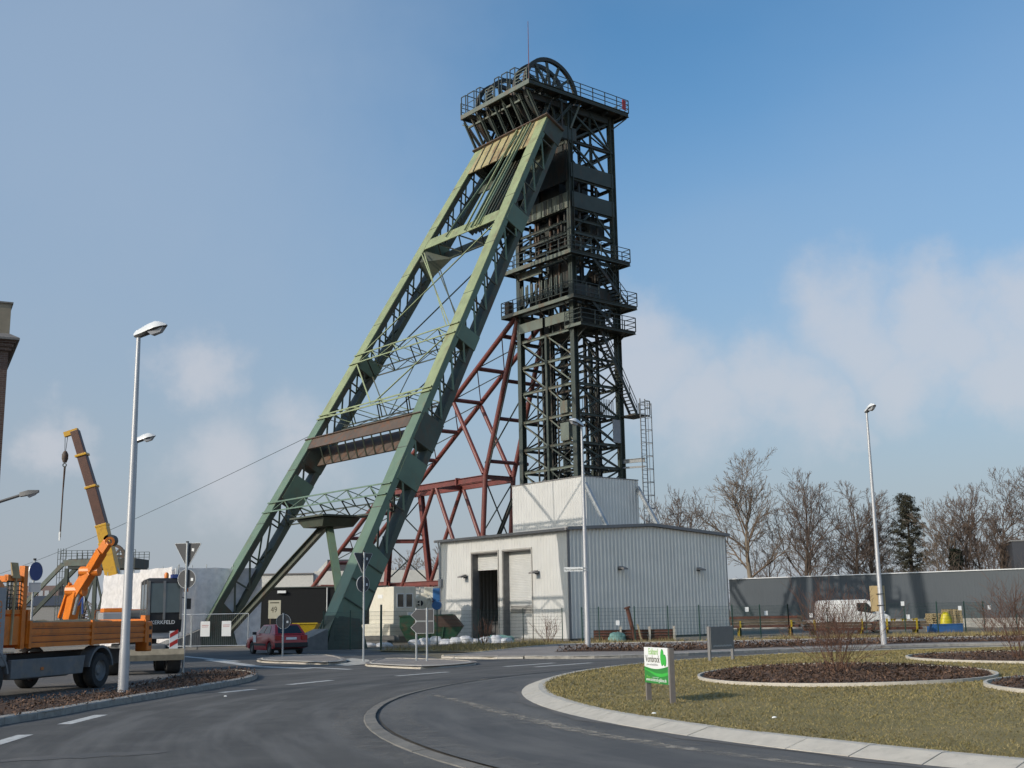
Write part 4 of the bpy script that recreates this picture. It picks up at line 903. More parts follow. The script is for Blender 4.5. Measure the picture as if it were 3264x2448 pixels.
# platform and raking posts below the lowest truss
part('hung_box', 'strut_back', lambda m: m.loft([[T(6.0, -14.4, 7.7), T(9.3, -14.4, 7.7), T(9.3, -11.8, 7.7), T(6.0, -11.8, 7.7)], [T(6.5, -14.2, 7.2), T(8.8, -14.2, 7.2), T(8.8, -12.0, 7.2), T(6.5, -12.0, 7.2)]]))
part('hung_box', 'strut_back', lambda m: m.box(T(5.6, -14.7, 7.75), T(9.7, -11.5, 7.85)))
bar('raking_post', T(7.9, -13.2, 7.3), T(14.2, -16.6, .8), .42, .42, 'strut_back', 'I'); bar('raking_post', T(7.4, -13.2, 7.3), T(1.2, -15.6, .4), .42, .42, 'strut_paint_low', 'I')
# fan of brackets from strut head up to the top platform
bar('truss_chord', T(5.67, 1.6, 39.0), T(12.05, 1.6, 39.0), .14, .14, 'tower_light', 'L')
for k in range(9):
    u = 4.3+k*.95; bar('head_bracket', T(u, 2.3, 37.2), T(u+.25, 1.3, 39.4), .17, .17, 'tower_paint', 'I'); bar('head_bracket', T(u, 2.6, 37.2), T(u+.1, 3.6, 39.2), .15, .15, 'tower_dark', 'I')
for u in (12.0, 11.0): bar('head_bracket', T(u-.5, 2.5, 37.3), T(u, 1.6, 38.9), .2, .2, 'tower_dark', 'I')
for k in range(5):
    u = 5.7+k*1.58; bar('bracket', T(u, 1.6, 39.0), T(u, .95, 39.6), .07, .07, 'tower_light'); bar('bracket', T(u, 1.6, 39.0), T(u+.79, 1.6, 39.5), .07, .07, 'tower_light')
for u in (4.3, 5.2, 10.2, 11.3): bar('head_bracket', T(u, 3.3, 36.8), T(u, 5.4, 39.2), .18, .18, 'tower_paint', 'I'); bar('head_bracket', T(u, 4.4, 36.9), T(u, 4.4, 39.2), .14, .14, 'tower_dark')
bar('bracket', T(4.6, V1, 38.4), T(4.0, 10.9, 39.4), .09, .09, 'tower_dark'); bar('bracket', T(11, V1, 38.4), T(11.6, 10.9, 39.4), .09, .09, 'tower_dark')
bar('head_bracket', T(4.55, 5.5, 37.4), T(4.3, 6.3, 39.5), .13, .13, 'tower_light'); bar('edge_beam', T(4.65, 3.6, 36.5), T(4.65, 10.0, 36.52), .12, .22, 'tower_dark', 'I')

# ------------------------------------------------------------------ red support frame
red = thing('support_frame', 'dark red raking steel support frame between the headframe and its strut', 'steel frame', C0, RZ)
def rb(name, p, q, w=.34, h=.34, prof='tube', parent=red):
    mb = MB()
    if prof == 'tube': mb.tube(p, q, w/2, n=10); return mb.build(name, 'red_paint', parent, smooth=True)
    mb.beam(p, q, w, h, prof=prof); return mb.build(name, 'red_paint', parent)
VF, VB = 5.3, 8.1
def uA(z): return 10.9+(24.3-z)/.647
for v in (VF, VB):
    rb('raking_leg', T(uA(24.3), v, 24.3), T(uA(.3), v, .3), .40)
    rb('steep_leg', T(10.9, v, 24.0), T(15.2, v, 12.3), .40); rb('steep_leg', T(15.2, v, 12.3), T(16.2, v, 0), .42)
    rb('main_beam', T(15.1, v, 12.15), T(29.8, v, 12.15), .25, .46, 'I')
    rb('diagonal', T(19.2, v, 18.6), T(15.4, v, 12.5), .36)
    for a, b in (((22.1, 11.9), (26.6, 4.3)), ((21.7, 11.9), (17.7, 4.3)), ((26.6, 4.3), (28.8, 0)), ((17.7, 4.3), (15.9, 0))): rb('diagonal', T(a[0], v, a[1]), T(b[0], v, b[1]), .33)
    rb('lower_beam', T(28.6, v, 4.4), T(40.8, v, 4.4), .25, .4, 'I'); rb('lower_beam', T(16.2, v, 4.3), T(27, v, 4.3), .2, .35, 'I')
rb('post', T(28.2, VF, 12), T(29.4, VF, 0), .42, .42, 'I'); rb('post', T(27.9, VB, 12), T(25.8, VB, 0), .42, .42, 'I')
for i in range(9):
    zz = 23.0-i*2.05; rb('rung_beam', T(uA(zz), VF, zz), T(uA(zz), VB, zz), .34)
    if i < 8:
        z2 = zz-2.05
        for a, b in ((VF, VB), (VB, VF)):
            mb = MB(); mb.tube(T(uA(zz), a, zz), T(uA(z2), b, z2), .045, n=5); mb.build('tie_rod', 'red_paint' if a == VF else 'rail_paint', red)
for zz in (22.2, 19.4, 16.6, 13.4): 
    uu = 10.9+(24-zz)/2.72; rb('rung_beam', T(uu, VF, zz), T(uu, VB+1.2, zz), .3)
for a, b in (((15.2, VF, 12.2), (15.2, VB, 12.2)), ((22, VF, 12.1), (22, VB, 12.1)), ((29.3, VF, 12.1), (29.3, VB, 12.1)), ((15.9, VF, 7.6), (15.9, VB, 7.6)), ((28.8, VF, 8.0), (27.2, VB, 8.0)), ((29.2, VF, 4.3), (26.6, VB, 4.3)), ((40, VF, 4.5), (40, VB, 4.5)), ((36.5, VF, 7.7), (36.5, VB, 7.7))): rb('tie_beam', T(*a), T(*b), .24, .34, 'I')
for a, b in (((15.2, VF, 12), (15.9, VB, 7.6)), ((15.2, VB, 12), (15.9, VF, 7.6)), ((29, VF, 11.6), (27.3, VB, 8.2)), ((28, VB, 11.6), (28.8, VF, 8.2)), ((28.8, VF, 7.8), (26.8, VB, 4.6)), ((27.2, VB, 7.8), (29.2, VF, 4.6)), ((11.2, VF, 22), (14.6, VF, 13.2)), ((15.2, VF, 13.3), (10.9, VF, 17.5))):
    mb = MB(); mb.tube(T(*a), T(*b), .06, n=5); mb.build('tie_rod', 'rail_paint', red)
for u in (18.7, 26.0): part('stiffener', 'red_paint', lambda m: m.box(T(u, VF-.22, 11.86), T(u+.12, VF+.22, 12.46)), red)

# ------------------------------------------------------------------ clad machine hall
hall = thing('machine_hall', 'white corrugated metal hall with two roller doors and a raised clad box', 'hall', C0, RZ)
HL, HW, HE, HR = 13.95, 15.3, 6.98, 7.42
def corr(fn, L, z0f, z1f, name, material, pitch=.34, depth=.04, parent=hall, extra=(), prof=(.42, .60, .80)):
    """trapezoid sheeting: fn(t, d) -> base point at distance t along and d outward"""
    ts = []; k = 0
    while k*pitch < L:
        for a, d in ((0, 0), (prof[0], 0), (prof[1], depth), (prof[2], depth)):
            t = (k+a)*pitch
            if t < L: ts.append((t, d))
        k += 1
    ts.append((L, 0))
    for e in extra: ts.append((e-1e-3, 0)); ts.append((e+1e-3, 0))
    ts.sort(); mb = MB(); vs = []; fs = []
    for (t0, d0), (t1, d1) in zip(ts[:-1], ts[1:]):
        m_ = (t0+t1)/2; z0 = z0f(m_); o = len(vs)
        a, b = fn(t0, d0), fn(t1, d1)
        vs += [(a.x, a.y, z0), (b.x, b.y, z0), (b.x, b.y, z1f(t1)), (a.x, a.y, z1f(t0))]; fs.append((o, o+1, o+2, o+3))
    mb.add(vs, fs); return mb.build(name, material, parent, fix=False)
D1, D2 = (7.14, 10.1), (3.58, 6.6); DZ = 5.95
def zdoor(t): return DZ if (D1[0] < t < D1[1] or D2[0] < t < D2[1]) else .12
corr(lambda t, d: T(t, -d, 0), HL, zdoor, lambda t: HE, 'wall', 'cladding_white', pitch=.30, depth=.02, prof=(.7, .78, .92), extra=(*D1, *D2))
corr(lambda t, d: T(-d, t, 0), HW, lambda t: .12, lambda t: HE+(HR-HE)*(1-abs(t-HW/2)/(HW/2)), 'wall', 'cladding_silver', depth=.085)
corr(lambda t, d: T(t, HW+d, 0), HL, lambda t: .12, lambda t: HE, 'wall', 'cladding_silver'); corr(lambda t, d: T(HL+d, t, 0), HW, lambda t: .12, lambda t: HE, 'wall', 'cladding_silver')
part('plinth', 'concrete_dark', lambda m: m.box(T(.05, .05, -.1), T(HL-.05, HW-.05, .11)), hall)
rf = part('roof', 'roof_grey', lambda m: m.extrude([T(-.25, -.2, HE), T(-.25, HW/2, HR+.04), T(-.25, HW+.2, HE), T(-.25, HW+.2, HE+.12), T(-.25, HW/2, HR+.16), T(-.25, -.2, HE+.12)], (0, HL+.5, 0)), hall)
bar('gutter', T(-.3, -.26, HE+.03), T(HL+.3, -.26, HE+.03), .14, .17, 'flashing', 'C', rf)
for a, b in ((T(-.28, -.22, HE+.08), T(-.28, HW/2, HR+.12)), (T(-.28, HW/2, HR+.12), T(-.28, HW+.22, HE+.08))): bar('verge_trim', a, b, .09, .2, 'flashing', parent=rf)
part('downpipe', 'galvanised', lambda m: m.path([T(HL-.15, -.26, HE-.05), T(HL-.1, -.1, HE-.5), T(HL-.1, -.1, .1)], .06), hall)
part('corner_trim', 'flashing', lambda m: m.box(T(-.07, -.05, .1), T(.0, .12, HE)), hall); part('corner_trim', 'flashing', lambda m: m.box(T(-.07, HW-.12, .1), T(.0, HW+.05, HE)), hall)
for (a, b) in (D1, D2):
    fr = part('door_frame', 'concrete', lambda m: m.box(T(a-.08, -.06, .1), T(a, .0, DZ+.1)).box(T(b, -.06, .1), T(b+.08, .0, DZ+.1)).box(T(a-.08, -.062, DZ), T(b+.08, .0, DZ+.1)), hall)
    part('jamb', 'concrete_dark', lambda m: m.box(T(a-.02, .0, .1), T(a+.05, .6, DZ)), fr); part('jamb', 'concrete_dark', lambda m: m.box(T(b-.05, .0, .1), T(b+.02, .6, DZ)), fr); part('lintel', 'flashing', lambda m: m.box(T(a, .0, DZ-.06), T(b, .6, DZ)), fr)
def slats(u0, u1, z0, z1, v, mt):
    mb = MB(); n_ = int((z1-z0)/.11); vs = []; fs = []
    for i in range(n_):
        a, b = z0+(z1-z0)*i/n_, z0+(z1-z0)*(i+1)/n_; o = len(vs)
        vs += [T(u0, v, a), T(u1, v, a), T(u1, v-.022, (a*.25+b*.75)), T(u0, v-.022, (a*.25+b*.75)), T(u1, v, b), T(u0, v, b)]; fs += [(o, o+1, o+2, o+3), (o+3, o+2, o+4, o+5)]
    mb.add(vs, fs); return mb.build('roller_door', mt, hall, fix=False)
slats(D1[0], D1[1], 4.75, DZ, .5, 'roller_door'); s2 = slats(D2[0], D2[1], .11, DZ, .5, 'roller_door')
part('door_grille', 'concrete_dark', lambda m: [m.box(T(3.75, .45, 1.8+i*.1), T(6.4, .475, 1.86+i*.1)) for i in range(5)], s2)
part('pale_rail', 'sign_white', lambda m: m.box(T(7.6, 3.0, 2.9), T(9.6, 3.1, 3.0)), hall)  # pale rail put in to stand for a lamp reflection inside the open door
for u, z0 in ((7.9, .11), (8.8, .11), (9.6, .11)): part('stored_crate', 'interior', lambda m: m.box(T(u, 1.6, z0), T(u+.7, 2.5, z0+1.1)), hall)
def wall_lamp(p, out, along):
    p, o, a = Vector(p), Vector(out), Vector(along)
    w = MB(); w.extrude([p-a*.12, p-a*.12+o*.16, p-a*.12+o*.16+Vector((0, 0, .2)), p-a*.12+Vector((0, 0, .2))], a*.24)
    l = w.build('wall_lamp', 'sign_back', hall); h = MB(); h.extrude([p-a*.2+o*.12+Vector((0, 0, .1)), p-a*.2+o*.62+Vector((0, 0, .02)), p-a*.2+o*.62+Vector((0, 0, .12)), p-a*.2+o*.12+Vector((0, 0, .27))], a*.4); h.build('lamp_hood', 'flashing', l)
for u in (10.75, 2.95): wall_lamp(T(u, -.03, 4.25), (-1, 0, 0), (0, 1, 0))
for v in (4.55, 12.2): wall_lamp(T(-.03, v, 4.45), (0, -1, 0), (1, 0, 0))
part('meter_box', 'panel_grey', lambda m: m.box(T(HL-.35, -.2, 3.7), T(HL-.05, -.03, 4.3)), hall)
# raised box round the tower foot
BU0, BU1, BV0, BV1, BT = 3.65, 11.5, 4.95, 10.35, 11.12
corr(lambda t, d: T(BU0+t, BV0-d, 0), BU1-BU0, lambda t: 6.8, lambda t: BT, 'upper_wall', 'cladding_white', pitch=.30, depth=.02, prof=(.7, .78, .92)); corr(lambda t, d: T(BU0-d, BV0+t, 0), BV1-BV0, lambda t: 6.8, lambda t: BT, 'upper_wall', 'cladding_silver', pitch=.3, depth=.045)
corr(lambda t, d: T(BU0+t, BV1+d, 0), BU1-BU0, lambda t: 6.8, lambda t: BT, 'upper_wall', 'cladding_silver'); corr(lambda t, d: T(BU1+d, BV0+t, 0), BV1-BV0, lambda t: 6.8, lambda t: BT, 'upper_wall', 'cladding_silver')
for a, b in ((T(BU0, BV0, BT), T(BU1, BV0, BT)), (T(BU0, BV0, BT), T(BU0, BV1, BT)), (T(BU0, BV1, BT), T(BU1, BV1, BT)), (T(BU1, BV0, BT), T(BU1, BV1, BT))): bar('box_trim', a, b, .12, .06, 'flashing', parent=hall)
for v in (BV0+.1, BV1-.15): bar('prop', T(BU0-.05, v, 10.6), T(1.3, v, 7.1), .22, .26, 'galvanised', 'I', hall)
bar('prop', T(BU1+.05, BV0+.1, 10.2), T(13.6, BV0+.1, 7.2), .22, .26, 'tower_dark', 'I', hall)
# ------------------------------------------------------------------ street lamps
def street_lamp(x, y, z0, h, hd, label, r0=.105, r1=.05, hl=.78, tilt=.22):
    t = thing('street_lamp', label, 'street lamp', (x, y, z0), 0, 'street lamps round the roundabout')
    mb = MB(); mb.lathe([(r0*1.12, -.1), (r0*1.12, .9), (r0, 1.0), (r1, h)], (0, 0, 0), 'z', 14); mb.build('pole', 'pole_grey', t, smooth=True)
    d = Vector((hd[0], hd[1], 0)).normalized(); s = Vector((-d.y, d.x, 0)); up = Vector((0, 0, 1))
    o = Vector((0, 0, h-.02)); secs = []
    f = (d*math.cos(tilt)+up*math.sin(tilt)); g = (up*math.cos(tilt)-d*math.sin(tilt))
    st = [(-.10, .05, -.05, .05), (-.02, .09, -.09, .10), (.12, .10, -.08, .12), (.32, .14, -.06, .16), (.52, .17, -.05, .17), (.68, .12, -.03, .11), (hl, .03, -.01, .03)]
    for a, w, lo, hi in st:
        c = o+f*a+g*.05; secs.append([c+s*w+g*lo*.3, c+s*w*.85+g*hi*.6, c+s*w*.4+g*hi, c-s*w*.4+g*hi, c-s*w*.85+g*hi*.6, c-s*w+g*lo*.3])
    m1 = MB(); m1.loft(secs); hdn = m1.build('lamp_head', 'lamp_white', t, smooth=True)
    secs = []
    for a, w, lo, hi in st:
        c = o+f*a+g*.05; secs.append([c+s*w*.97+g*lo*.3, c+s*w*.6+g*lo, c-s*w*.6+g*lo, c-s*w*.97+g*lo*.3])
    m2 = MB(); m2.loft(secs); m2.build('lamp_underside', 'lamp_under', hdn, smooth=True)
    gl = MB(); c = o+f*.5; gl.loft([[c-f*.2+s*.11+g*.0, c-f*.2-s*.11, c-f*.13-s*.08-g*.09, c-f*.13+s*.08-g*.09], [c+f*.2+s*.08+g*.02, c+f*.2-s*.08+g*.02, c+f*.1-s*.06-g*.08, c+f*.1+s*.06-g*.08]]); gl.build('lamp_lens', 'lamp_glass', hdn)
    return t
street_lamp(-8.98, 27.78, .1, 8.35, (1, -.25), 'tall grey street lamp standing in the mulched island beside the dump truck')
street_lamp(-14.45, 45.0, 0, 8.45, (1, -.1), 'grey street lamp behind the excavator, its pole beside the nearer lamp')
L3 = street_lamp(3.18, 54.15, .1, 10.1, (-.75, -.66), 'grey street lamp carrying the street name sign in front of the white hall', r0=.115)
L4 = street_lamp(16.35, 54.0, .1, 10.5, (.25, -.97), 'grey street lamp with a plywood board strapped to it', r0=.115)
al = thing('arm_lamp', 'dark curved arm lamp reaching past the brick building', 'street lamp', (-19.4, 40, 0))
mb = MB(); mb.path([(0, 0, 0), (0, 0, 5.0), (.5, 0, 5.25), (1.2, 0, 5.5), (2.0, 0, 5.72), (2.75, 0, 5.95)], .05, 8); mb.build('arm', 'sign_back', al)
mb = MB(); mb.loft([[(2.7, -.08, 5.88), (2.7, .08, 5.88), (2.7, .08, 6.02), (2.7, -.08, 6.02)], [(3.0, -.13, 5.93), (3.0, .13, 5.93), (3.0, .1, 6.1), (3.0, -.1, 6.1)], [(3.32, -.05, 6.02), (3.32, .05, 6.02), (3.32, .04, 6.1), (3.32, -.04, 6.1)]]); mb.build('lamp_head', 'lamp_under', al, smooth=True)
mb = MB(); mb.loft([[(2.95, -.1, 5.92), (2.95, .1, 5.92), (3.0, .05, 5.85), (3.0, -.05, 5.85)], [(3.28, -.05, 6.01), (3.28, .05, 6.01), (3.2, .03, 5.93), (3.2, -.03, 5.93)]]); mb.build('lamp_lens', 'lamp_glass', al)

# ------------------------------------------------------------------ signs
def plate_poly(pts, nrm, c, th, name, material, parent, rim=True):
    """flat sign plate: pts in (a, z) about c, plate faces nrm"""
    n_ = Vector((nrm[0], nrm[1], 0)).normalized(); a = Vector((-n_.y, n_.x, 0)); c = Vector(c)
    P = [c+a*x+Vector((0, 0, z)) for x, z in pts]
    mb = MB(); mb.extrude(P, n_*th); p = mb.build(name, material, parent)
    if rim:
        m2 = MB(); k = len(P)
        for i in range(k): m2.beam(P[i]+n_*th*.5, P[(i+1) % k]+n_*th*.5, .012, th+.012, up=n_)
        m2.build('rim', 'sign_rim', p)
    return p
def disc(r, n=28): return [(r*math.cos(2*math.pi*i/n), r*math.sin(2*math.pi*i/n)) for i in range(n)]
TRI = [(-.45, .37), (-.42, .40), (.42, .40), (.45, .37), (.03, -.37), (-.03, -.37)]
def sticker(parent, c, nrm, s=.04):
    plate_poly([(-s, -s*1.2), (s, -s*1.2), (s, s*1.2), (-s, s*1.2)], nrm, c, .004, 'sticker', 'sign_white', parent, rim=False)
def road_sign(x, y, z0, h, nrm, items, label, name='road_sign'):
    t = thing(name, label, 'road sign', (x, y, z0)); mb = MB(); mb.tube((0, 0, -.05), (0, 0, h), .04, n=10); mb.build('post', 'galvanised', t, smooth=True)
    n_ = Vector((nrm[0], nrm[1], 0)).normalized(); a = Vector((-n_.y, n_.x, 0))
    for pts, z in items:
        p = plate_poly(pts, nrm, n_*.045+Vector((0, 0, z)), .02, 'sign_plate', 'sign_back', t)
        sticker(p, n_*.040-a*.18+Vector((0, 0, z+(.18 if len(pts) == 6 else -.02))), nrm)
    m2 = MB(); m2.tube((0, 0, h), (0, 0, h+.04), .05, n=10); m2.build('post_cap', 'black_plastic', t)
    return t
road_sign(-10.86, 39.56, 0.0, 4.22, (.12, 1), [(TRI, 3.8), (disc(.305), 3.03)], 'back of a give way triangle above a round plate, beside the dump truck')
road_sign(-5.82, 46.1, .09, 4.06, (-.72, .69), [(TRI, 3.63), (disc(.305), 2.85)], 'back of a half turned give way triangle above a round plate on the traffic island')
road_sign(-10.1, 52.34, .09, 1.83, (.05, 1), [(disc(.315), 1.47)], 'back of a low round sign in front of the red car')
cb = thing('chevron_sign', 'pair of arrow shaped boards seen from behind on two posts on the traffic island', 'road sign', (-3.46, 44.2, .09))
for dx, dy in ((-.21, .22), (.21, -.2)): part('post', 'galvanised', lambda m: m.tube((dx, dy, -.05), (dx, dy, 1.9), .04, n=10), cb, smooth=True)
for z in (1.64, 1.19): plate_poly([(-.44, 0), (-.22, .21), (.42, .21), (.42, -.21), (-.22, -.21)], (.15, 1) if False else (-.15, -1), Vector((.03, .12, z)), .02, 'arrow_board', 'sign_back', cb)
bs = thing('road_sign', 'round blue sign over a small white plate, behind the dump truck cage', 'road sign', (-14.95, 37.2, 0))
part('post', 'galvanised', lambda m: m.tube((0, 0, 0), (0, 0, 3.62), .035, n=8), bs)
plate_poly(disc(.29), (.94, -.34), Vector((.04, 0, 3.26)), .02, 'sign_plate', 'sign_blue', bs); plate_poly([(-.17, -.14), (.17, -.14), (.17, .14), (-.17, .14)], (.5, -.85), Vector((.05, -.02, 2.77)), .015, 'sign_plate', 'sign_grey_text', bs)
part('post_cap', 'black_plastic', lambda m: m.tube((0, 0, 3.6), (0, 0, 3.66), .05, n=8), bs)
# street name plate and plywood board on the lamps
sn = thing('street_name_sign', 'white street name plate reading Fürst-Leopold-Allee on the lamp post', 'street sign', (3.18, 54.15, 0))
part('name_plate', 'sign_white', lambda m: m.box((-.98, -.10, 3.55), (-.11, -.085, 3.74)), sn); part('clamp', 'galvanised', lambda m: m.box((-.14, -.12, 3.57), (.1, -.08, 3.6)).box((-.14, -.12, 3.69), (.1, -.08, 3.72)), sn)
text('Fürst-Leopold-Allee', .135, 'sign_dark_text', sn, basis((-.955, -.104, 3.595), (1, 0, 0)), sx=.75)
pb = thing('plywood_board', 'tan plywood board tied to the lamp post near the white van', 'board', (16.35, 54.0, 0))
part('board', 'plywood', lambda m: m.box((-.42, .13, 1.55), (.25, .15, 2.68)), pb); part('strap', 'black_plastic', lambda m: m.box((-.14, -.13, 1.8), (.14, .128, 1.83)).box((-.14, -.13, 2.3), (.14, .128, 2.33)), pb)

vs_ = thing('garden_sign', 'white and green Eckhard Vornbrock sponsor sign on brown posts on the roundabout lawn', 'sign', (2.35, 21.95, .13))
DX = Vector((.316, -.949, 0)); NX = Vector((-.949, -.316, 0)); W_, H_ = 1.0, .62; ZT = .95
for k in (0.02, 1.0): part('post', 'sign_post_brown', lambda m: m.beam(DX*k+Vector((0, 0, -.05)), DX*k+Vector((0, 0, ZT)), .055, .09, up=NX), vs_)
def VP(fx, fz, o=.0): return DX*(fx*.97)+Vector((0, 0, ZT-fz*H_))+NX*(.052+o)
part('panel', 'sign_white', lambda m: m.extrude([VP(0, 0, -.02), VP(1, 0, -.02), VP(1, 1, -.02), VP(0, 1, -.02)], NX*.02), vs_)
def wave(f0, f1, mt, o):
    n_ = 24; P = [VP(i/n_, f0(i/n_), o) for i in range(n_+1)]+[VP(i/n_, f1(i/n_), o) for i in range(n_, -1, -1)]
    part('printed_band', mt, lambda m: m.extrude(P, NX*.001), vs_)
wave(lambda t: .54+.075*math.sin(t*math.pi*1.0)-.035*t, lambda t: 1.0, 'sign_green', .001); wave(lambda t: .60+.06*math.sin((t-.25)*math.pi*1.3)+.06, lambda t: .67+.09*math.sin((t-.3)*math.pi*1.35)+.05, 'sign_green_bright', .003)
def leaf(cx, cz, rx, rz, mt, o, rot=0):
    P = [VP(cx+rx*math.cos(a), cz+rz*math.sin(a), o) for a in np.linspace(0, 2*math.pi, 25)[:-1]]; part('printed_leaf', mt, lambda m: m.extrude(P, NX*.001), vs_)
leaf(.775, .27, .078, .235, 'sign_green', .001); leaf(.772, .27, .066, .215, 'sign_green_bright', .003); leaf(.885, .345, .062, .165, 'sign_green', .005); leaf(.885, .345, .052, .15, 'sign_green_bright', .007)
for body, fx, fz, sz, mt, sx in (('Eckhard', .20, .20, .155, 'sign_lime', .78), ('Vornbrock', .06, .415, .175, 'sign_dark_text', .76), ('garten- und landschaftsbau', .10, .505, .052, 'sign_grey_text', .85), ('www.vornbrock-galabau.de', .06, .945, .088, 'sign_white', .86)):
    text(body, sz, mt, vs_, basis(VP(fx, fz, .003), DX), sx=sx, extrude=.0008)
part('printed_script', 'sign_lime', lambda m: m.path([VP(.08, .86, .004), VP(.11, .79, .004), VP(.15, .86, .004), VP(.2, .82, .004), VP(.24, .88, .004), VP(.3, .84, .004)], .004, 4), vs_)
part('printed_line', 'sign_white', lambda m: [m.beam(VP(.36+i*.055, .83, .004), VP(.395+i*.055, .835, .004), .004, .02, up=NX) for i in range(5)], vs_)
gs = thing('grey_sign', 'plain grey sign board on two grey posts at the back of the roundabout lawn', 'sign', (6.01, 37.84, .15))
GD = Vector((.86, .82, 0)); GN = Vector((.69, -.724, 0))
for k in (0.0, 1.0): part('post', 'sign_panel_grey', lambda m: m.beam(GD*k+Vector((0, 0, -.05)), GD*k+Vector((0, 0, 1.07)), .06, .09, up=GN), gs)
part('panel', 'sign_panel_grey', lambda m: m.extrude([GD*.0+GN*.05+Vector((0, 0, .36)), GD*1.0+GN*.05+Vector((0, 0, .36)), GD*1.0+GN*.05+Vector((0, 0, 1.06)), GN*.05+Vector((0, 0, 1.06))], GN*.02), gs)
part('printed_line', 'sign_grey_text', lambda m: [m.beam(GD*(.1+i*.043)+GN*.073+Vector((0, 0, .46+(i % 3)*.006)), GD*(.13+i*.043)+GN*.073+Vector((0, 0, .46+(i % 3)*.006)), .003, .05, up=(0, 0, 1)) for i in range(19)], gs)

# ------------------------------------------------------------------ mesh fences
PANELS = {}
def fence_panel(L):
    k = round(L, 2)
    if k in PANELS: return PANELS[k]
    mb = MB(); n_ = max(2, int(L/.1))
    for i in range(n_+1): mb.tube((L*i/n_, 0, .06), (L*i/n_, 0, 1.98), .005, n=3, caps=False)
    for z in np.linspace(.1, 1.95, 10): mb.tube((0, .008, z), (L, .008, z), .006, n=3, caps=False)
    o = mb.build('fence_panel', 'fence_green', None, fix=False); me = o.data; bpy.data.objects.remove(o); PANELS[k] = me; return me
def fence(pts, label, post_h=2.05, thick=None):
    t = thing('mesh_fence', label, 'fence', (pts[0][0], pts[0][1], 0))
    o = Vector((pts[0][0], pts[0][1], 0))
    for i, p in enumerate(pts):
        q = Vector((p[0], p[1], 0))-o; w = .06; hh = post_h
        if thick and i in thick: w, hh = .1, post_h+.25
        part('post', 'fence_green', lambda m: m.box((q.x-w/2, q.y-w/2, -.1), (q.x+w/2, q.y+w/2, hh)), t)
    for a, b in zip(pts[:-1], pts[1:]):
        A, B = Vector((a[0], a[1], 0))-o, Vector((b[0], b[1], 0))-o; L = (B-A).length
        ob = bpy.data.objects.new('wire_panel', fence_panel(L)); COL.objects.link(ob); ob.parent = t; ob.location = A; ob.rotation_euler = (0, 0, math.atan2((B-A).y, (B-A).x))
fence([(-10.42, 65.4), (-8.78, 64.0), (-6.93, 62.02), (-4.4, 67.3), (-2.24, 71.6), (.43, 73.9), (2.86, 75.0)], 'green wire mesh fence in front of the cream machine and roller doors', thick={2})
fence([(3.9, 71.6), (4.85, 70.8), (6.98, 71.2), (8.95, 71.2), (10.52, 69.4), (13.0, 72.6), (15.45, 76.5), (17.8, 79.0)], 'green wire mesh fence in front of the silver gable wall')
fence([(17.8, 79.0), (20.4, 79.2), (22.9, 79.1), (25.4, 79.0), (27.6, 79.2), (30.3, 81.6), (32.9, 85.0), (36, 87), (40, 86)], 'green wire mesh fence along the storage yard by the white van')
# loose construction fence with notices round the far strut foot
for i, (x0, y0, x1, y1, lab) in enumerate(((-22.3, 71.9, -18.9, 70.2, 'temporary construction fence panel beside the warning beacon'), (-18.85, 70.2, -15.5, 69.9, 'temporary construction fence panel in front of the strut foot with two white notices'))):
    t = thing('site_fence_panel', lab, 'fence', (x0, y0, 0)); d = Vector((x1-x0, y1-y0, 0)); L = d.length
    part('frame', 'galvanised', lambda m: m.tube((0, 0, .05), (0, 0, 2.0), .025, n=6).tube(d+Vector((0, 0, .05)), d+Vector((0, 0, 2.0)), .025, n=6).tube((0, 0, 2.0), d+Vector((0, 0, 2.0)), .025, n=6).tube((0, 0, .2), d+Vector((0, 0, .2)), .025, n=6), t)
    part('foot_block', 'concrete_dark', lambda m: m.box((-.35, -.12, 0), (.35, .12, .14)), t)
    part('wire', 'galvanised', lambda m: [m.tube(d*(k/28)+Vector((0, 0, .2)), d*(k/28)+Vector((0, 0, 2)), .003, n=3, caps=False) for k in range(1, 28)], t)
for x, y, lab in ((-18.0, 69.95, 'white notice board with faint red lines on the construction fence, left of two'), (-16.75, 69.85, 'white notice board hanging right of its twin on the construction fence')):
    t = thing('notice_board', lab, 'notice', (x, y, 0)); part('board', 'sign_white', lambda m: m.box((-.27, -.03, .74), (.27, -.015, 1.6)), t)
    part('printed_line', 'sign_red', lambda m: m.box((-.2, -.034, 1.36), (.2, -.031, 1.385)).box((-.2, -.034, 1.27), (.18, -.031, 1.29)), t)
for x, y in ((-23.0, 78.5), (-20.6, 77.2)):
    pass

# ------------------------------------------------------------------ wheels, cars
def wheel_obj(parent, c, r, w, axis='y', n=24, rim='rim_grey'):
    c = Vector(c); o = MB(); o.lathe([(r*.6, -w/2), (r*.94, -w/2), (r, -w*.36), (r, w*.36), (r*.94, w/2), (r*.6, w/2)], c, axis, n)
    ty = o.build('wheel', 'tyre', parent, smooth=True)
    m2 = MB(); m2.lathe([(0, w*.30), (r*.2, w*.32), (r*.3, w*.2), (r*.52, w*.24), (r*.61, w*.46), (r*.61, -w*.46), (r*.52, -w*.24), (r*.3, -w*.2), (r*.2, -w*.32), (0, -w*.3)], c, axis, n); m2.build('rim', rim, ty, smooth=True)
    return ty
def arch(cx, r, z, n=9): return [(cx+r*math.cos(a), z+r*math.sin(a)) for a in np.linspace(math.pi, 0, n)]
def arch_r(cx, r, z, n=9): return [(cx+r*math.cos(a), z+r*math.sin(a)) for a in np.linspace(0, math.pi, n)]
def lerp4(q, a, b):      # point on a bilinear quad
    p0, p1, p2, p3 = [Vector(x) for x in q]; return (p0*(1-a)+p1*a)*(1-b)+(p3*(1-a)+p2*a)*b
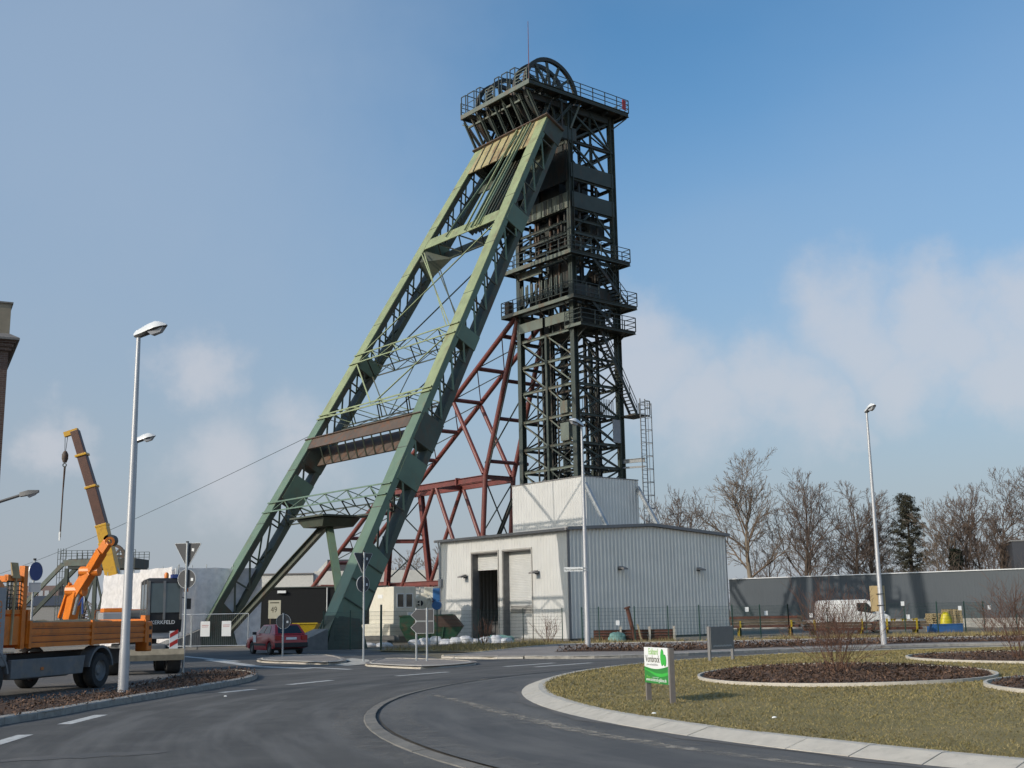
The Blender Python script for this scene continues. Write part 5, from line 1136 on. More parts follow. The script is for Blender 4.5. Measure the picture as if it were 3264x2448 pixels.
def window_on(q, a0, a1, b0, b1, off, parent, name='window', mt='glass_dark'):
    p0, p1, p2, p3 = [Vector(x) for x in q]; n_ = (p1-p0).cross(p3-p0).normalized()
    P = [lerp4(q, a, b)+n_*off for a, b in ((a0, b0), (a1, b0), (a1, b1), (a0, b1))]
    mb = MB(); mb.extrude(P, n_*-.01); return mb.build(name, mt, parent)
def hatchback():
    t = thing('parked_car', 'red hatchback parked by the fence with a white panel on its door', 'car', (-11.75, 59.25, 0), math.atan2(.85, -.52))
    # x forward, y left
    W = .82; P = [(-2.0, .32), (-2.02, .55), (-1.95, .92), (-1.2, .95), (.75, .93), (1.6, .80), (1.98, .66), (2.02, .48), (1.98, .3)]
    low = arch_r(1.25, .36, .28)+arch_r(-1.22, .36, .28)
    poly = P+[(1.62, .24)]+low[:9]+[(.86, .2), (-.85, .2)]+low[9:]+[(-1.65, .26)]
    mb = MB(); mb.extrude([(x, -W, z) for x, z in poly], (0, 2*W, 0)); body = mb.build('body', 'car_red', t, bevel=.035, smooth=True)
    lo = [(-1.93, .94), (.95, .92)]; hi = [(-1.42, 1.41), (.2, 1.39)]
    B = [(-1.93, -.78, .93), (.95, -.78, .91), (.95, .78, .91), (-1.93, .78, .93)]; Tp = [(-1.42, -.6, 1.41), (.15, -.6, 1.395), (.15, .6, 1.395), (-1.42, .6, 1.41)]
    g = MB(); g.loft([B, Tp]); g.build('greenhouse', 'car_red', t, bevel=.04, smooth=True)
    left = (B[2], B[3], Tp[3], Tp[2]); right = (B[0], B[1], Tp[1], Tp[0]); rear = (B[3], B[0], Tp[0], Tp[3]); front = (B[1], B[2], Tp[2], Tp[1])
    window_on(left, .12, .42, .16, .86, .012, t); window_on(left, .46, .74, .14, .86, .012, t); window_on(right, .26, .56, .14, .86, .012, t); window_on(right, .6, .88, .16, .86, .012, t)
    window_on(rear, .1, .9, .12, .88, .012, t, 'rear_window'); window_on(front, .08, .92, .08, .9, .012, t, 'windscreen')
    part('roof_panel', 'car_red', lambda m: m.extrude([(-1.36, -.52, 1.412), (.1, -.52, 1.40), (.1, .52, 1.40), (-1.36, .52, 1.412)], (0, 0, .012)), t)
    part('bumper', 'black_plastic', lambda m: m.box((-2.1, -.82, .34), (-1.98, .82, .56)), t, bevel=.03); part('bumper', 'black_plastic', lambda m: m.box((1.96, -.82, .3), (2.1, .82, .52)), t, bevel=.03)
    for y in (-.85, .835): part('side_strip', 'black_plastic', lambda m: m.box((-.8, y, .42), (.84, y+.015, .52)), t)
    for y in (-.8, .52): part('tail_light', 'lamp_red', lambda m: m.box((-2.045, y, .68), (-1.97, y+.28, .88)), t)
    part('number_plate', 'sign_white', lambda m: m.box((-2.05, -.26, .70), (-2.0, .26, .81)), t); part('door_panel', 'sign_white', lambda m: m.box((.55, .83, .56), (.95, .845, .9)), t)
    part('mirror', 'black_plastic', lambda m: m.box((.5, .83, .93), (.62, 1.0, 1.06)), t); part('mirror', 'black_plastic', lambda m: m.box((.5, -1.0, .93), (.62, -.83, 1.06)), t); part('wheel_arch', 'black_plastic', lambda m: m.box((-1.6, -.7, .2), (1.65, .7, .6)), t)
    for x in (-1.22, 1.25):
        for y in (-.72, .72): wheel_obj(t, (x, y, .29), .29, .18)
hatchback()
def van():
    t = thing('parked_van', 'white panel van parked behind the fence in the storage yard', 'van', (23.5, 84.6, 0), math.atan2(-.16, .98))
    W = .93; low = arch_r(1.55, .4, .34)+arch_r(-1.45, .4, .34)
    poly = [(-2.38, .35), (-2.42, .9), (-2.36, 1.7), (-2.2, 1.9), (.85, 1.92), (1.1, 1.86), (1.72, 1.22), (2.3, 1.02), (2.43, .75), (2.42, .35), (1.98, .32)]+low[:9]+[(1.1, .26), (-1.0, .26)]+low[9:]+[(-1.9, .3)]
    mb = MB(); mb.extrude([(x, -W, z) for x, z in poly], (0, 2*W, 0)); mb.build('body', 'van_white', t, bevel=.06, smooth=True)
    part('side_window', 'glass_dark', lambda m: m.extrude([(.25, -W-.006, 1.72), (.95, -W-.006, 1.72), (1.5, -W-.006, 1.2), (1.2, -W-.006, 1.13), (.32, -W-.006, 1.25)], (0, .01, 0)), t)
    part('windscreen', 'glass_dark', lambda m: m.extrude([(1.15, -.8, 1.86), (1.15, .8, 1.86), (1.72, .84, 1.26), (1.72, -.84, 1.26)], (.02, 0, .02)), t)
    part('bumper', 'black_plastic', lambda m: m.box((2.34, -.93, .35), (2.5, .93, .62)), t, bevel=.03)
    for y in (-.9, .6): part('headlight', 'lamp_glass', lambda m: m.box((2.28, y, .78), (2.42, y+.3, .96)), t)
    part('mirror', 'black_plastic', lambda m: m.box((1.15, -1.12, 1.2), (1.3, -.93, 1.42)), t); part('door_groove', 'black_plastic', lambda m: m.box((-2.2, -.935, 1.12), (-.7, -.925, 1.14)), t); part('door_handle', 'black_plastic', lambda m: m.box((.35, -.95, 1.02), (.52, -.93, 1.06)), t)
    part('roof_aerial', 'black_plastic', lambda m: m.beam((.7, 0, 1.92), (.5, 0, 2.15), .02), t); part('underbody', 'black_plastic', lambda m: m.box((-2.0, -.8, .2), (2.1, .8, .6)), t)
    for x in (-1.45, 1.55):
        for y in (-.82, .82): wheel_obj(t, (x, y, .33), .33, .2)
    t.scale = (1.02, 1.05, 1.2)
van()
def dump_truck():
    hd = Vector((-.19, -.98, 0)).normalized(); yaw = math.atan2(hd.y, hd.x)
    # origin on the ground under the rear axle; x forward, y left (the side we see)
    W = 1.15; org = Vector((-10.86, 31.75, 0))-Vector((-hd.y, hd.x, 0))*W
    t = thing('dump_truck', 'orange tipper truck loaded with soil, driving past the mulched island', 'truck', tuple(org), yaw)
    part('chassis', 'black_plastic', lambda m: m.box((-2.2, -.45, .55), (6.4, .45, .95)), t)
    bed = part('tipper_bed', 'truck_orange', lambda m: m.box((-2.3, -W, 1.12), (3.35, W, 1.22)), t)
    for y in (-W, W-.06):
        s = part('side_board', 'truck_orange', lambda m: m.box((-2.3, y, 1.22), (3.35, y+.06, 1.70)), bed)
        for z in (1.30, 1.47, 1.64): part('board_rib', 'truck_orange', lambda m: m.box((-2.28, y-.025 if y < 0 else y+.055, z-.035), (3.33, y+.005 if y < 0 else y+.085, z+.035)), s)
        for z in (1.235, 1.385, 1.555): part('board_gap', 'black_plastic', lambda m: m.box((-2.27, y-.008 if y < 0 else y+.055, z-.006), (3.32, y+.0 if y < 0 else y+.068, z+.006)), s)
        for x in (-2.3, .5, 3.25): part('stake', 'truck_orange', lambda m: m.box((x, y-.04 if y < 0 else y+.05, 1.1), (x+.1, y+.01 if y < 0 else y+.10, 1.74)), s)
    part('bed_wall', 'truck_orange', lambda m: m.box((3.3, -W, 1.2), (3.4, W, 2.0)), bed); part('tailgate', 'truck_orange', lambda m: m.box((-2.38, -W, 1.2), (-2.3, W, 1.75)), bed)
    part('corner_block', 'truck_orange', lambda m: m.box((-2.45, W-.12, 1.7), (-2.2, W+.02, 1.85)), bed); part('corner_block', 'truck_orange', lambda m: m.box((1.0, -W+.0, 1.7), (1.35, -W+.14, 1.9)), bed)
    rp = part('rear_light_panel', 'truck_orange', lambda m: m.box((-2.75, .75, .85), (-2.45, 1.12, 1.68)), t, bevel=.04)
    for z in (1.0, 1.22, 1.45): part('light_hole', 'black_plastic', lambda m: m.box((-2.68, 1.115, z), (-2.55, 1.13, z+.1)), rp)
    rnd = random.Random(5); vs = []; nx, ny = 22, 9; fs = []
    for i in range(nx):
        for j in range(ny):
            e = min(i, nx-1-i)/4; f = min(j, ny-1-j)/2; vs.append((-2.28+5.55*i/(nx-1), -W+.08+(2*W-.16)*j/(ny-1), 1.5+.24*min(1, e)*min(1, f)+rnd.uniform(-.04, .04)))
    for i in range(nx-1):
        for j in range(ny-1): fs.append((i*ny+j, (i+1)*ny+j, (i+1)*ny+j+1, i*ny+j+1))
    MBs = MB(); MBs.add(vs, fs); MBs.build('soil_load', 'soil_ground', t, smooth=True)
    # cage behind the cab
    cg = part('cage_frame', 'truck_orange', lambda m: m.box((3.45, W-.16, 1.1), (3.6, W-.02, 3.02)).box((3.45, -W+.02, 1.1), (3.6, -W+.16, 3.02)).box((3.46, -W+.1, 2.66), (3.6, W-.1, 2.8)).box((4.1, W-.14, 2.66), (4.2, W-.04, 2.8)).box((3.5, W-.12, 2.66), (4.2, W-.06, 2.78)).box((3.5, W-.12, 1.9), (4.2, W-.06, 2.0)).box((3.5, W-.12, 1.2), (4.2, W-.06, 1.85)), t)
    part('cage_mesh', 'rail_paint', lambda m: [m.beam((3.55, -W+.1+2*(W-.1)*i/16, 1.95), (3.55, -W+.1+2*(W-.1)*i/16, 2.66), .02, .02) for i in range(17)]+[m.beam((3.55, -W+.1, 1.95+.1*i), (3.55, W-.1, 1.95+.1*i), .02, .02) for i in range(8)], cg)
    part('cage_mesh', 'rail_paint', lambda m: [m.beam((3.6+.1*i, W-.09, 1.95), (3.6+.1*i, W-.09, 2.66), .02, .02) for i in range(6)]+[m.beam((3.55, W-.09, 1.95+.1*i), (4.15, W-.09, 1.95+.1*i), .02, .02) for i in range(8)], cg)
    part('shovel', 'timber_pale', lambda m: m.beam((3.95, W-.05, 1.2), (3.9, W-.04, 2.75), .05).loft([[(3.78, W-.05, 2.72), (4.05, W-.05, 2.72), (4.05, W-.0, 2.72), (3.78, W-.0, 2.72)], [(3.84, W-.06, 3.08), (4.12, W-.06, 3.08), (4.12, W-.04, 3.08), (3.84, W-.04, 3.08)]]), t)
    # cab
    cab = MB(); prof = [(4.3, .75), (4.3, 2.55), (4.55, 2.72), (5.7, 2.78), (6.25, 1.75), (6.35, .75)]
    cab.extrude([(x, -W+.02, z) for x, z in prof], (0, 2*W-.04, 0)); cab = cab.build('cab', 'truck_orange', t, bevel=.06, smooth=True)
    part('cab_side_panel', 'panel_grey', lambda m: m.box((4.28, W-.025, .95), (4.72, W+.0, 2.5)), cab)
    text('KERKFELD', .24, 'truck_orange', cab, basis((4.42, W+.004, 1.08), (0, 0, 1), (1, 0, 0)), sx=1.02, extrude=.002)
    part('side_window', 'glass_dark', lambda m: m.box((4.95, W-.02, 1.75), (5.75, W-.005, 2.5)), cab); part('windscreen', 'glass_dark', lambda m: m.extrude([(5.78, -1.0, 2.66), (5.78, 1.0, 2.66), (6.24, 1.05, 1.8), (6.24, -1.05, 1.8)], (.02, 0, .01)), cab)
    # lower bodywork
    part('side_skirt', 'truck_grey', lambda m: m.extrude([(.85, W-.12, .42), (3.9, W-.12, .42), (3.9, W-.12, .86), (.75, W-.12, .86)], (0, .1, 0)), t, bevel=.02)
    part('skirt_reflector', 'truck_orange', lambda m: m.box((2.6, W-.018, .58), (2.72, W-.008, .65)), t); part('fuel_tank', 'truck_grey', lambda m: m.box((1.2, .3, .38), (3.3, W-.15, .8)), t, bevel=.08)
    for cx in (0, 4.62):
        for y in (W-.34, -W+.02):
            secs = [[(cx+.62*math.cos(a), y, .47+.62*math.sin(a)), (cx+.62*math.cos(a), y+.34, .47+.62*math.sin(a)), (cx+.56*math.cos(a), y+.34, .47+.56*math.sin(a)), (cx+.56*math.cos(a), y, .47+.56*math.sin(a))] for a in np.linspace(.15, math.pi-.15, 12)]
            part('mudguard', 'truck_grey', lambda m: m.loft(secs), t)
    part('cab_step', 'truck_grey', lambda m: m.box((4.1, W-.35, .72), (6.3, W-.01, 1.0)), t, bevel=.04)
    for x in (0, 4.62):
        for y in (-W+.16, W-.14): wheel_obj(t, (x, y, .45), .45, .26, rim='truck_grey')
        wheel_obj(t, (x, W-.46 if x == 0 else W-.5, .45), .44, .2, rim='truck_grey') if x == 0 else None
dump_truck()
def excavator():
    # local x forward (towards the camera and right), y left
    hd = Vector((.42, -.907, 0)); org = Vector((-12.6, 40.3, 0)); yaw = math.atan2(hd.y, hd.x)
    t = thing('wheeled_excavator', 'wheeled excavator with dark cab and orange boom behind the tipper truck', 'excavator', tuple(org), yaw)
    part('chassis', 'truck_grey', lambda m: m.box((-1.4, -.7, .5), (1.4, .7, .95)), t, bevel=.05)
    for x in (-1.15, 1.2):
        for y in (-.95, .95): wheel_obj(t, (x, y, .42), .42, .42, rim='truck_grey')
    part('dozer_blade', 'sand', lambda m: m.extrude([(1.75, -1.2, .44), (1.9, -1.2, .44), (1.96, -1.2, .62), (1.9, -1.2, .80), (1.75, -1.2, .80), (1.8, -1.2, .62)], (0, 2.4, 0)), t); part('blade_arm', 'truck_grey', lambda m: m.box((1.3, -.5, .5), (1.78, -.3, .65)).box((1.3, .3, .5), (1.78, .5, .65)), t)
    part('slew_ring', 'black_plastic', lambda m: m.lathe([(0, .95), (.6, .95), (.6, 1.1), (0, 1.1)], (0, 0, 0), 'z', 20), t)
    part('upper_frame', 'panel_grey', lambda m: m.box((-2.0, -1.25, 1.1), (.9, 1.2, 1.35)), t, bevel=.05); part('engine_cover', 'truck_grey', lambda m: m.box((-2.0, -1.2, 1.35), (-.55, 1.2, 2.05)), t, bevel=.08)
    part('counterweight', 'truck_orange', lambda m: m.box((-2.35, -1.2, 1.2), (-1.98, 1.2, 2.1)), t, bevel=.1); part('tool_box', 'panel_grey', lambda m: m.box((-.55, -1.25, 1.35), (.9, -.45, 1.98)), t, bevel=.04); part('tool_lid', 'truck_orange', lambda m: m.box((-.45, -1.2, 1.98), (.6, -.5, 2.12)), t, bevel=.03)
    cabp = [(-.6, 1.3), (-.62, 2.9), (-.5, 3.05), (.85, 3.08), (.98, 2.95), (1.05, 1.75), (.95, 1.3)]
    cab = MB(); cab.extrude([(x, .12, z) for x, z in cabp], (0, 1.12, 0)); cab = cab.build('cab', 'black_plastic', t, bevel=.06, smooth=True)
    for y in (.13, .62, 1.15): part('window_post', 'truck_grey', lambda m: m.beam((1.075, y+.03, 1.72), (1.0, y+.03, 2.98), .07, .05), cab)
    part('front_window', 'glass_cab', lambda m: m.extrude([(1.0, .22, 2.9), (1.0, 1.14, 2.9), (1.065, 1.14, 1.95), (1.065, .22, 1.95)], (.012, 0, 0)), cab)
    for x0, x1 in ((-.45, .15), (.25, .85)): part('side_window', 'glass_cab', lambda m: m.box((x0, 1.238, 1.75), (x1, 1.25, 2.88)), cab); part('side_window', 'glass_cab', lambda m: m.box((x0, .11, 1.75), (x1, .122, 2.88)), cab)
    for x in (-.5, .2, .9): part('window_post', 'truck_grey', lambda m: m.box((x-.04, .10, 1.6), (x+.04, .118, 3.0)), cab)
    text('KERKFELD', .17, 'sign_white', cab, basis((1.085, .24, 1.58), (0, 1, 0)), sx=.98, extrude=.004)
    part('beacon', 'truck_orange', lambda m: m.lathe([(0, 0), (.07, 0), (.075, .14), (.04, .2), (0, .2)], (.3, .8, 3.08), 'z', 12), cab, smooth=True); part('beacon_base', 'sign_white', lambda m: m.tube((.3, .8, 3.0), (.3, .8, 3.09), .06), cab); part('roof_box', 'sign_blue', lambda m: m.box((.5, .9, 3.07), (.9, 1.2, 3.2)), cab)
    part('mirror', 'black_plastic', lambda m: m.box((.95, 1.3, 2.05), (1.0, 1.52, 2.4)).beam((.95, 1.2, 2.45), (.97, 1.4, 2.38), .03), cab); part('mirror', 'truck_orange', lambda m: m.box((.9, 1.28, 2.62), (.98, 1.42, 2.78)), cab)
    # boom: first section, adjustable section, stick (x forward, y = -.25)
    def arm(p, q, w, h0, h1, name, mt='truck_orange'):
        p, q = Vector(p), Vector(q); d = (q-p).normalized(); s = Vector((0, 1, 0)); n_ = d.cross(s).normalized()
        mb = MB(); mb.loft([[p+s*w/2+n_*h0/2, p-s*w/2+n_*h0/2, p-s*w/2-n_*h0/2, p+s*w/2-n_*h0/2], [q+s*w/2+n_*h1/2, q-s*w/2+n_*h1/2, q-s*w/2-n_*h1/2, q+s*w/2-n_*h1/2]]); return mb.build(name, mt, t, bevel=.03)
    # the boom swings across, so its plane is turned to the chassis: build in world-aligned offsets
    inv = Matrix.Rotation(-yaw, 3, 'Z')
    def Lc(x, y, z): v = inv @ (Vector((x, y, 0))-org); return Vector((v.x, v.y, z))
    A, B_, C_, D_, E_ = Lc(-15.25, 41.2, 1.75), Lc(-15.0, 41.0, 2.75), Lc(-14.45, 40.7, 3.38), Lc(-13.95, 40.3, 4.02), Lc(-13.72, 40.2, 4.32)
    def limb(p, q, w, h, name):
        mb = MB(); mb.beam(p, q, w, h, prof='box'); return mb.build(name, 'truck_orange', t, bevel=.02)
    limb(A, B_, .34, .4, 'boom_base'); limb(B_+Vector((0, 0, -.12)), C_, .32, .36, 'boom'); limb(C_, D_, .28, .3, 'stick'); limb(D_, E_, .2, .3, 'linkage')
    part('boom_joint', 'truck_orange', lambda m: m.tube(C_+Vector((-.2, -.28, 0)), C_+Vector((.2, .28, 0)), .17, n=12).tube(B_+Vector((-.2, -.26, 0)), B_+Vector((.2, .26, 0)), .2, n=12), t)
    part('hydraulic_ram', 'galvanised', lambda m: m.tube(A+Vector((.3, .1, .2)), B_+Vector((.25, .1, .1)), .06).tube(C_+Vector((0, 0, .25)), D_+Vector((0, 0, .18)), .05), t); part('link_ring', 'truck_orange', lambda m: m.lathe([(.08, -.05), (.16, -.05), (.16, .05), (.08, .05), (.08, -.05)], E_+Vector((.02, .05, .02)), 'x', 14), t)
    part('cylinder', 'truck_orange', lambda m: m.beam(A+Vector((-.5, -.3, .1)), B_+Vector((-.05, -.2, .25)), .1), t); part('hose', 'sign_blue', lambda m: m.path([A+Vector((.8, .2, .5)), A+Vector((1.0, .3, .75)), A+Vector((1.2, .3, .2))], .03), t)
    # warning beacon board carried on the blade
    b = part('warning_board', 'sign_white', lambda m: m.box((1.72, .75, .78), (1.74, 1.02, 1.36)), t)
    for k in range(2): part('stripe', 'sign_red', lambda m: m.extrude([(1.741, .76, .84+k*.3), (1.741, 1.01, .98+k*.3), (1.741, 1.01, 1.11+k*.3), (1.741, .76, .97+k*.3)], (.004, 0, 0)), b)
excavator()
# ------------------------------------------------------------------ far mobile crane
cr = thing('mobile_crane', 'far mobile crane with brown telescopic boom and hanging hook block', 'crane', (-36.0, 110, 0))
def crl(x, z, dy=0): return Vector((x+36.0, dy, z))
part('carrier', 'crane_yellow', lambda m: m.box((-3, -1.3, .8), (7, 1.3, 1.9)), cr, bevel=.1); part('cab', 'crane_yellow', lambda m: m.box((4.5, -1.3, 1.9), (7, 1.3, 3.0)), cr, bevel=.15); part('cab_window', 'glass_dark', lambda m: m.box((4.8, -1.32, 2.2), (6.6, -1.29, 2.8)), cr)
for x in (-1.8, .2, 3.8, 5.6): wheel_obj(cr, (x, -1.1, .65), .65, .45)
def boom(p, q, w, h, mt, name='boom_section'): 
    mb = MB(); mb.beam(p, q, w, h, up=(0, 1, 0)); return mb.build(name, mt, cr, bevel=.05)
boom(crl(-36.0, 2.2), crl(-37.75, 8.9), 1.15, 1.1, 'crane_yellow'); boom(crl(-37.75, 8.9), crl(-38.15, 10.4), 1.0, 1.0, 'crane_yellow'); boom(crl(-38.1, 10.3), crl(-39.3, 14.0), .92, .9, 'crane_boom'); boom(crl(-39.3, 14.0), crl(-40.35, 17.0), .84, .82, 'crane_boom'); boom(crl(-40.35, 17.0), crl(-41.15, 19.3), .74, .72, 'crane_boom')
for x, z in ((-39.3, 14.0), (-40.35, 17.0), (-38.15, 10.4)): boom(crl(x+.03, z-.12), crl(x-.03, z+.1), 1.1, 1.05, 'crane_yellow', 'boom_collar')
part('boom_head', 'crane_yellow', lambda m: m.beam(crl(-40.85, 19.35), crl(-42.1, 18.95), .5, .45), cr); part('luffing_ram', 'galvanised', lambda m: m.tube(crl(-34.5, 2.2), crl(-37.0, 7.0), .22), cr)
part('winch_drum', 'black_plastic', lambda m: m.tube(crl(-37.3, 9.0, -.5), crl(-37.3, 9.0, .5), .55, n=14), cr)
part('hoist_rope', 'rail_paint', lambda m: m.tube(crl(-41.8, 18.9), crl(-41.92, 17.4), .03, n=4).tube(crl(-42.05, 18.9), crl(-42.0, 17.4), .03, n=4), cr); part('hook_block', 'rusty_steel', lambda m: m.lathe([(0, 0), (.18, .05), (.3, .4), (.3, .8), (.15, 1.1), (0, 1.1)], crl(-41.95, 16.3), 'z', 10), cr, smooth=True)
part('hook', 'rail_paint', lambda m: m.lathe([(.12, -.05), (.2, -.05), (.2, .05), (.12, .05), (.12, -.05)], crl(-41.95, 16.1), 'y', 12), cr); part('chain', 'rusty_steel', lambda m: m.tube(crl(-41.95, 16.0), crl(-42.0, 9.4), .07, n=5).tube(crl(-41.85, 16.0), crl(-42.0, 12), .035, n=4), cr); part('chain_end', 'sign_white', lambda m: m.beam(crl(-42.05, 9.9), crl(-42.05, 9.1), .14), cr)
# ------------------------------------------------------------------ second, far headframe
h2 = thing('far_headframe', 'distant low dark headframe with railed platform behind the excavator', 'headframe', (-54.5, 160, 0))
def hb(name, p, q, w=.5, h=None, mt='tower_paint'): 
    mb = MB(); mb.beam(p, q, w, h); return mb.build(name, mt, h2)
part('platform', 'tower_dark', lambda m: m.box((-4.2, -3, 8.5), (4.6, 3, 9.8)), h2); part('side_girder', 'tower_light', lambda m: m.box((-4.8, -3.1, 8.9), (-.5, -2.9, 9.7)), h2)
for x in (-4.4, -2.6, -.6, 1.6, 4.2):
    for y in (-2.8, 2.8): hb('column', (x, y, 0), (x, y, 8.6), .45)
for x in (-4.4, -2.6, -.6, 1.6): hb('brace', (x, -2.8, 1), (x+1.9, -2.8, 8), .25); hb('brace', (x+1.9, -2.8, 1), (x, -2.8, 8), .25)
hb('raking_strut', (-4.9, -2.8, 9.2), (-13.5, -2.8, 0), .5, .5, 'tower_light'); hb('raking_strut', (-4.9, 2.8, 9.2), (-13.5, 2.8, 0), .5)
for a, b in (((-5.2, -3), (4.6, -3)), ((-5.2, 3), (4.6, 3))):
    mb = MB()
    for i in range(15):
        x = a[0]+(b[0]-a[0])*i/14; mb.beam((x, a[1], 9.8), (x, a[1], 10.9), .07)
    for z in (10.2, 10.55, 10.9): mb.beam((a[0], a[1], z), (b[0], b[1], z), .06)
    mb.build('railing', 'rail_paint', h2)
mb = MB(); mb.lathe([(1.7, -.2), (1.7, .2), (1.3, .2), (1.3, -.2), (1.7, -.2)], (.6, 0, 10.2), 'y', 24); wh = mb.build('pulley_wheel', 'rusty_steel', h2)
for k in range(8): part('spoke', 'rusty_steel', lambda m: m.beam((.6, 0, 10.2), (.6+1.4*math.cos(k*.785), 0, 10.2+1.4*math.sin(k*.785)), .25), wh)
part('ladder_cage', 'rail_paint', lambda m: [m.beam((-5.6+.35*i, -3, 1), (-5.6+.35*i, -3, 11.2), .06) for i in range(4)]+[m.beam((-5.6, -3, 1+.8*i), (-4.5, -3, 1+.8*i), .05) for i in range(13)], h2)
# slack cable from the strut towards the far headframe
cp = Matrix.Rotation(RZ, 3, 'Z') @ SP3(uL(16.0), 16.0, 0)+Vector(C0)
cbl = MB(); P = [cp.lerp(Vector((-85, 172, 5.5)), i/24)-Vector((0, 0, 1.2*math.sin(math.pi*i/24))) for i in range(25)]; cbl.path(P, .02, 4)
tag(cbl.build('steel_cable', 'rail_paint'), 'thin steel cable slung from the strut leg towards the left', 'cable')
# ------------------------------------------------------------------ buildings
def local_box(name, label, cat, x, y, rz=0): return thing(name, label, cat, (x, y, 0), rz)
bk = local_box('brick_building', 'dark brick building corner with stone cornice at the edge of the picture', 'building', -19.6, 45, R(27))
part('wall', 'brickwork', lambda m: m.box((-14, 0, 0), (0, 12, 12.1)), bk); part('cornice', 'brickwork', lambda m: m.box((-14, -.1, 12.1), (.1, 12, 12.25)).box((-14, -.17, 12.25), (.17, 12, 12.4)).box((-14, -.24, 12.4), (.24, 12, 12.5)), bk)
part('stone_ledge', 'brick_sill', lambda m: m.loft([[(-14, -.36, 12.5), (.36, -.36, 12.5), (.36, 12, 12.5), (-14, 12, 12.5)], [(-14, -.36, 12.58), (.36, -.36, 12.58), (.36, 12, 12.58), (-14, 12, 12.58)], [(-14, 0, 12.8), (.0, 0, 12.8), (.0, 12, 12.8), (-14, 12, 12.8)]]), bk)
part('parapet', 'render_tan', lambda m: m.box((-14, 0, 12.8), (.0, 12, 14.0)), bk); part('parapet_cap', 'brick_sill', lambda m: m.box((-14, -.06, 14.0), (.07, 12, 14.06)), bk); part('roof_finial', 'red_paint', lambda m: m.lathe([(.5, 0), (.1, 1.2), (0, 1.25)], (-.7, 1.5, 14.0), 'z', 4), bk)
# sheeted scaffold
def sheeted():
    t = thing('sheeted_scaffold', 'scaffolded block wrapped in pale grey plastic sheeting behind the far strut foot', 'scaffold', (-21.4, 76.0, 0), RZ)
    rnd = random.Random(3)
    def wallsheet(f, L, H, n_, m_, name, amp, sag):
        vs = []; fs = []
        for i in range(n_+1):
            for j in range(m_+1):
                a, b = i/n_, j/m_; w = amp*(math.sin(a*L*2.1+b*3+rnd.uniform(-.4, .4))*.4+math.sin(a*L*5.3-b*4)*.22+rnd.uniform(-.3, .3)); z = H*b-(sag*abs(math.sin(a*math.pi*L/2.5)) if j == m_ else 0)
                vs.append(f(a*L, w, z))
        for i in range(n_):
            for j in range(m_): k = i*(m_+1)+j; fs.append((k, k+m_+1, k+m_+2, k+1))
        mb = MB(); mb.add(vs, fs); return mb.build(name, 'sheeting', t, smooth=True, fix=False)
    wallsheet(lambda a, w, z: T(a, -w-.12, z), 12.5, 4.95, 50, 16, 'plastic_sheet', .13, .10); wallsheet(lambda a, w, z: T(-w-.12, a, z), 5.8, 5.0, 34, 18, 'plastic_sheet', .09, .06)
    wallsheet(lambda a, w, z: T(a+.3, -w-.26, 2.9+z), 5.2, 2.15, 20, 8, 'overlap_sheet', .10, .05)
    for i in range(6):
        for v in (0.06, 1.0): part('scaffold_tube', 'galvanised', lambda m: m.tube(T(.1+i*2.4, v, 0), T(.1+i*2.4, v, 5.15), .03, n=5), t)
    for i in range(4): part('scaffold_tube', 'galvanised', lambda m: m.tube(T(.06, .1+i*1.85, 0), T(.06, .1+i*1.85, 5.2), .03, n=5), t)
    for z in (2.0, 4.0): part('scaffold_ledger', 'galvanised', lambda m: m.tube(T(.06, .1, z), T(.06, 5.7, z), .03, n=5), t)
    for z in (2.0, 4.0): part('scaffold_deck', 'timber_pale', lambda m: m.box(T(.3, .3, z), T(12, 1.0, z+.05)), t)
sheeted()
sh = local_box('black_shed', 'low black clad shed behind the red car', 'shed', -21.2, 100, .05)
part('wall', 'shed_black', lambda m: m.box((0, 0, 0), (10.5, 6, 4.15)), sh); part('roof_edge', 'rail_paint', lambda m: m.box((-.1, -.1, 4.15), (10.6, 6.1, 4.25)), sh); part('strip_lamp', 'sign_white', lambda m: m.box((1.4, -.25, 3.75), (2.1, -.02, 3.95)), sh)
part('down_pipe', 'galvanised', lambda m: m.tube((5.5, -.1, 0), (5.5, -.1, 4.15), .06), sh)
ch = local_box('cream_hall', 'long cream low hall behind the black shed', 'hall', -34, 112, .06)
part('wall', 'wall_cream', lambda m: m.box((0, 0, 0), (15.0, 10, 5.75)), ch); part('annex', 'wall_cream', lambda m: m.box((15.02, .3, 0), (27, 10, 6.0)), ch); part('eave', 'flashing', lambda m: m.box((-.1, -.15, 5.75), (15.0, 10, 5.85)), ch); part('roof_hatch', 'hall_dark', lambda m: m.box((16.2, 1, 6.0), (18.2, 4, 7.1)), ch); part('roof_slope', 'wall_cream', lambda m: m.extrude([(15.2, 1.2, 6.0), (16.2, 1.2, 7.1), (16.2, 1.2, 6.0)], (0, 2.5, 0)), ch)
s49 = thing('price_sign', 'tall cream board with a big 49 on it in front of the black shed', 'sign', (-17.63, 88, 0))
part('board', 'sign_cream', lambda m: m.box((-.45, 0, 1.69), (.45, .04, 3.0)), s49); part('post', 'timber', lambda m: m.box((-.35, .04, 0), (-.27, .1, 2.9)).box((.27, .04, 0), (.35, .1, 2.9)), s49); text('49', .62, 'sign_dark_text', s49, basis((-.27, -.004, 2.12), (1, 0, 0)), sx=.75)
part('printed_line', 'sign_dark_text', lambda m: m.box((-.34, -.004, 2.78), (.34, -.001, 2.86)), s49)
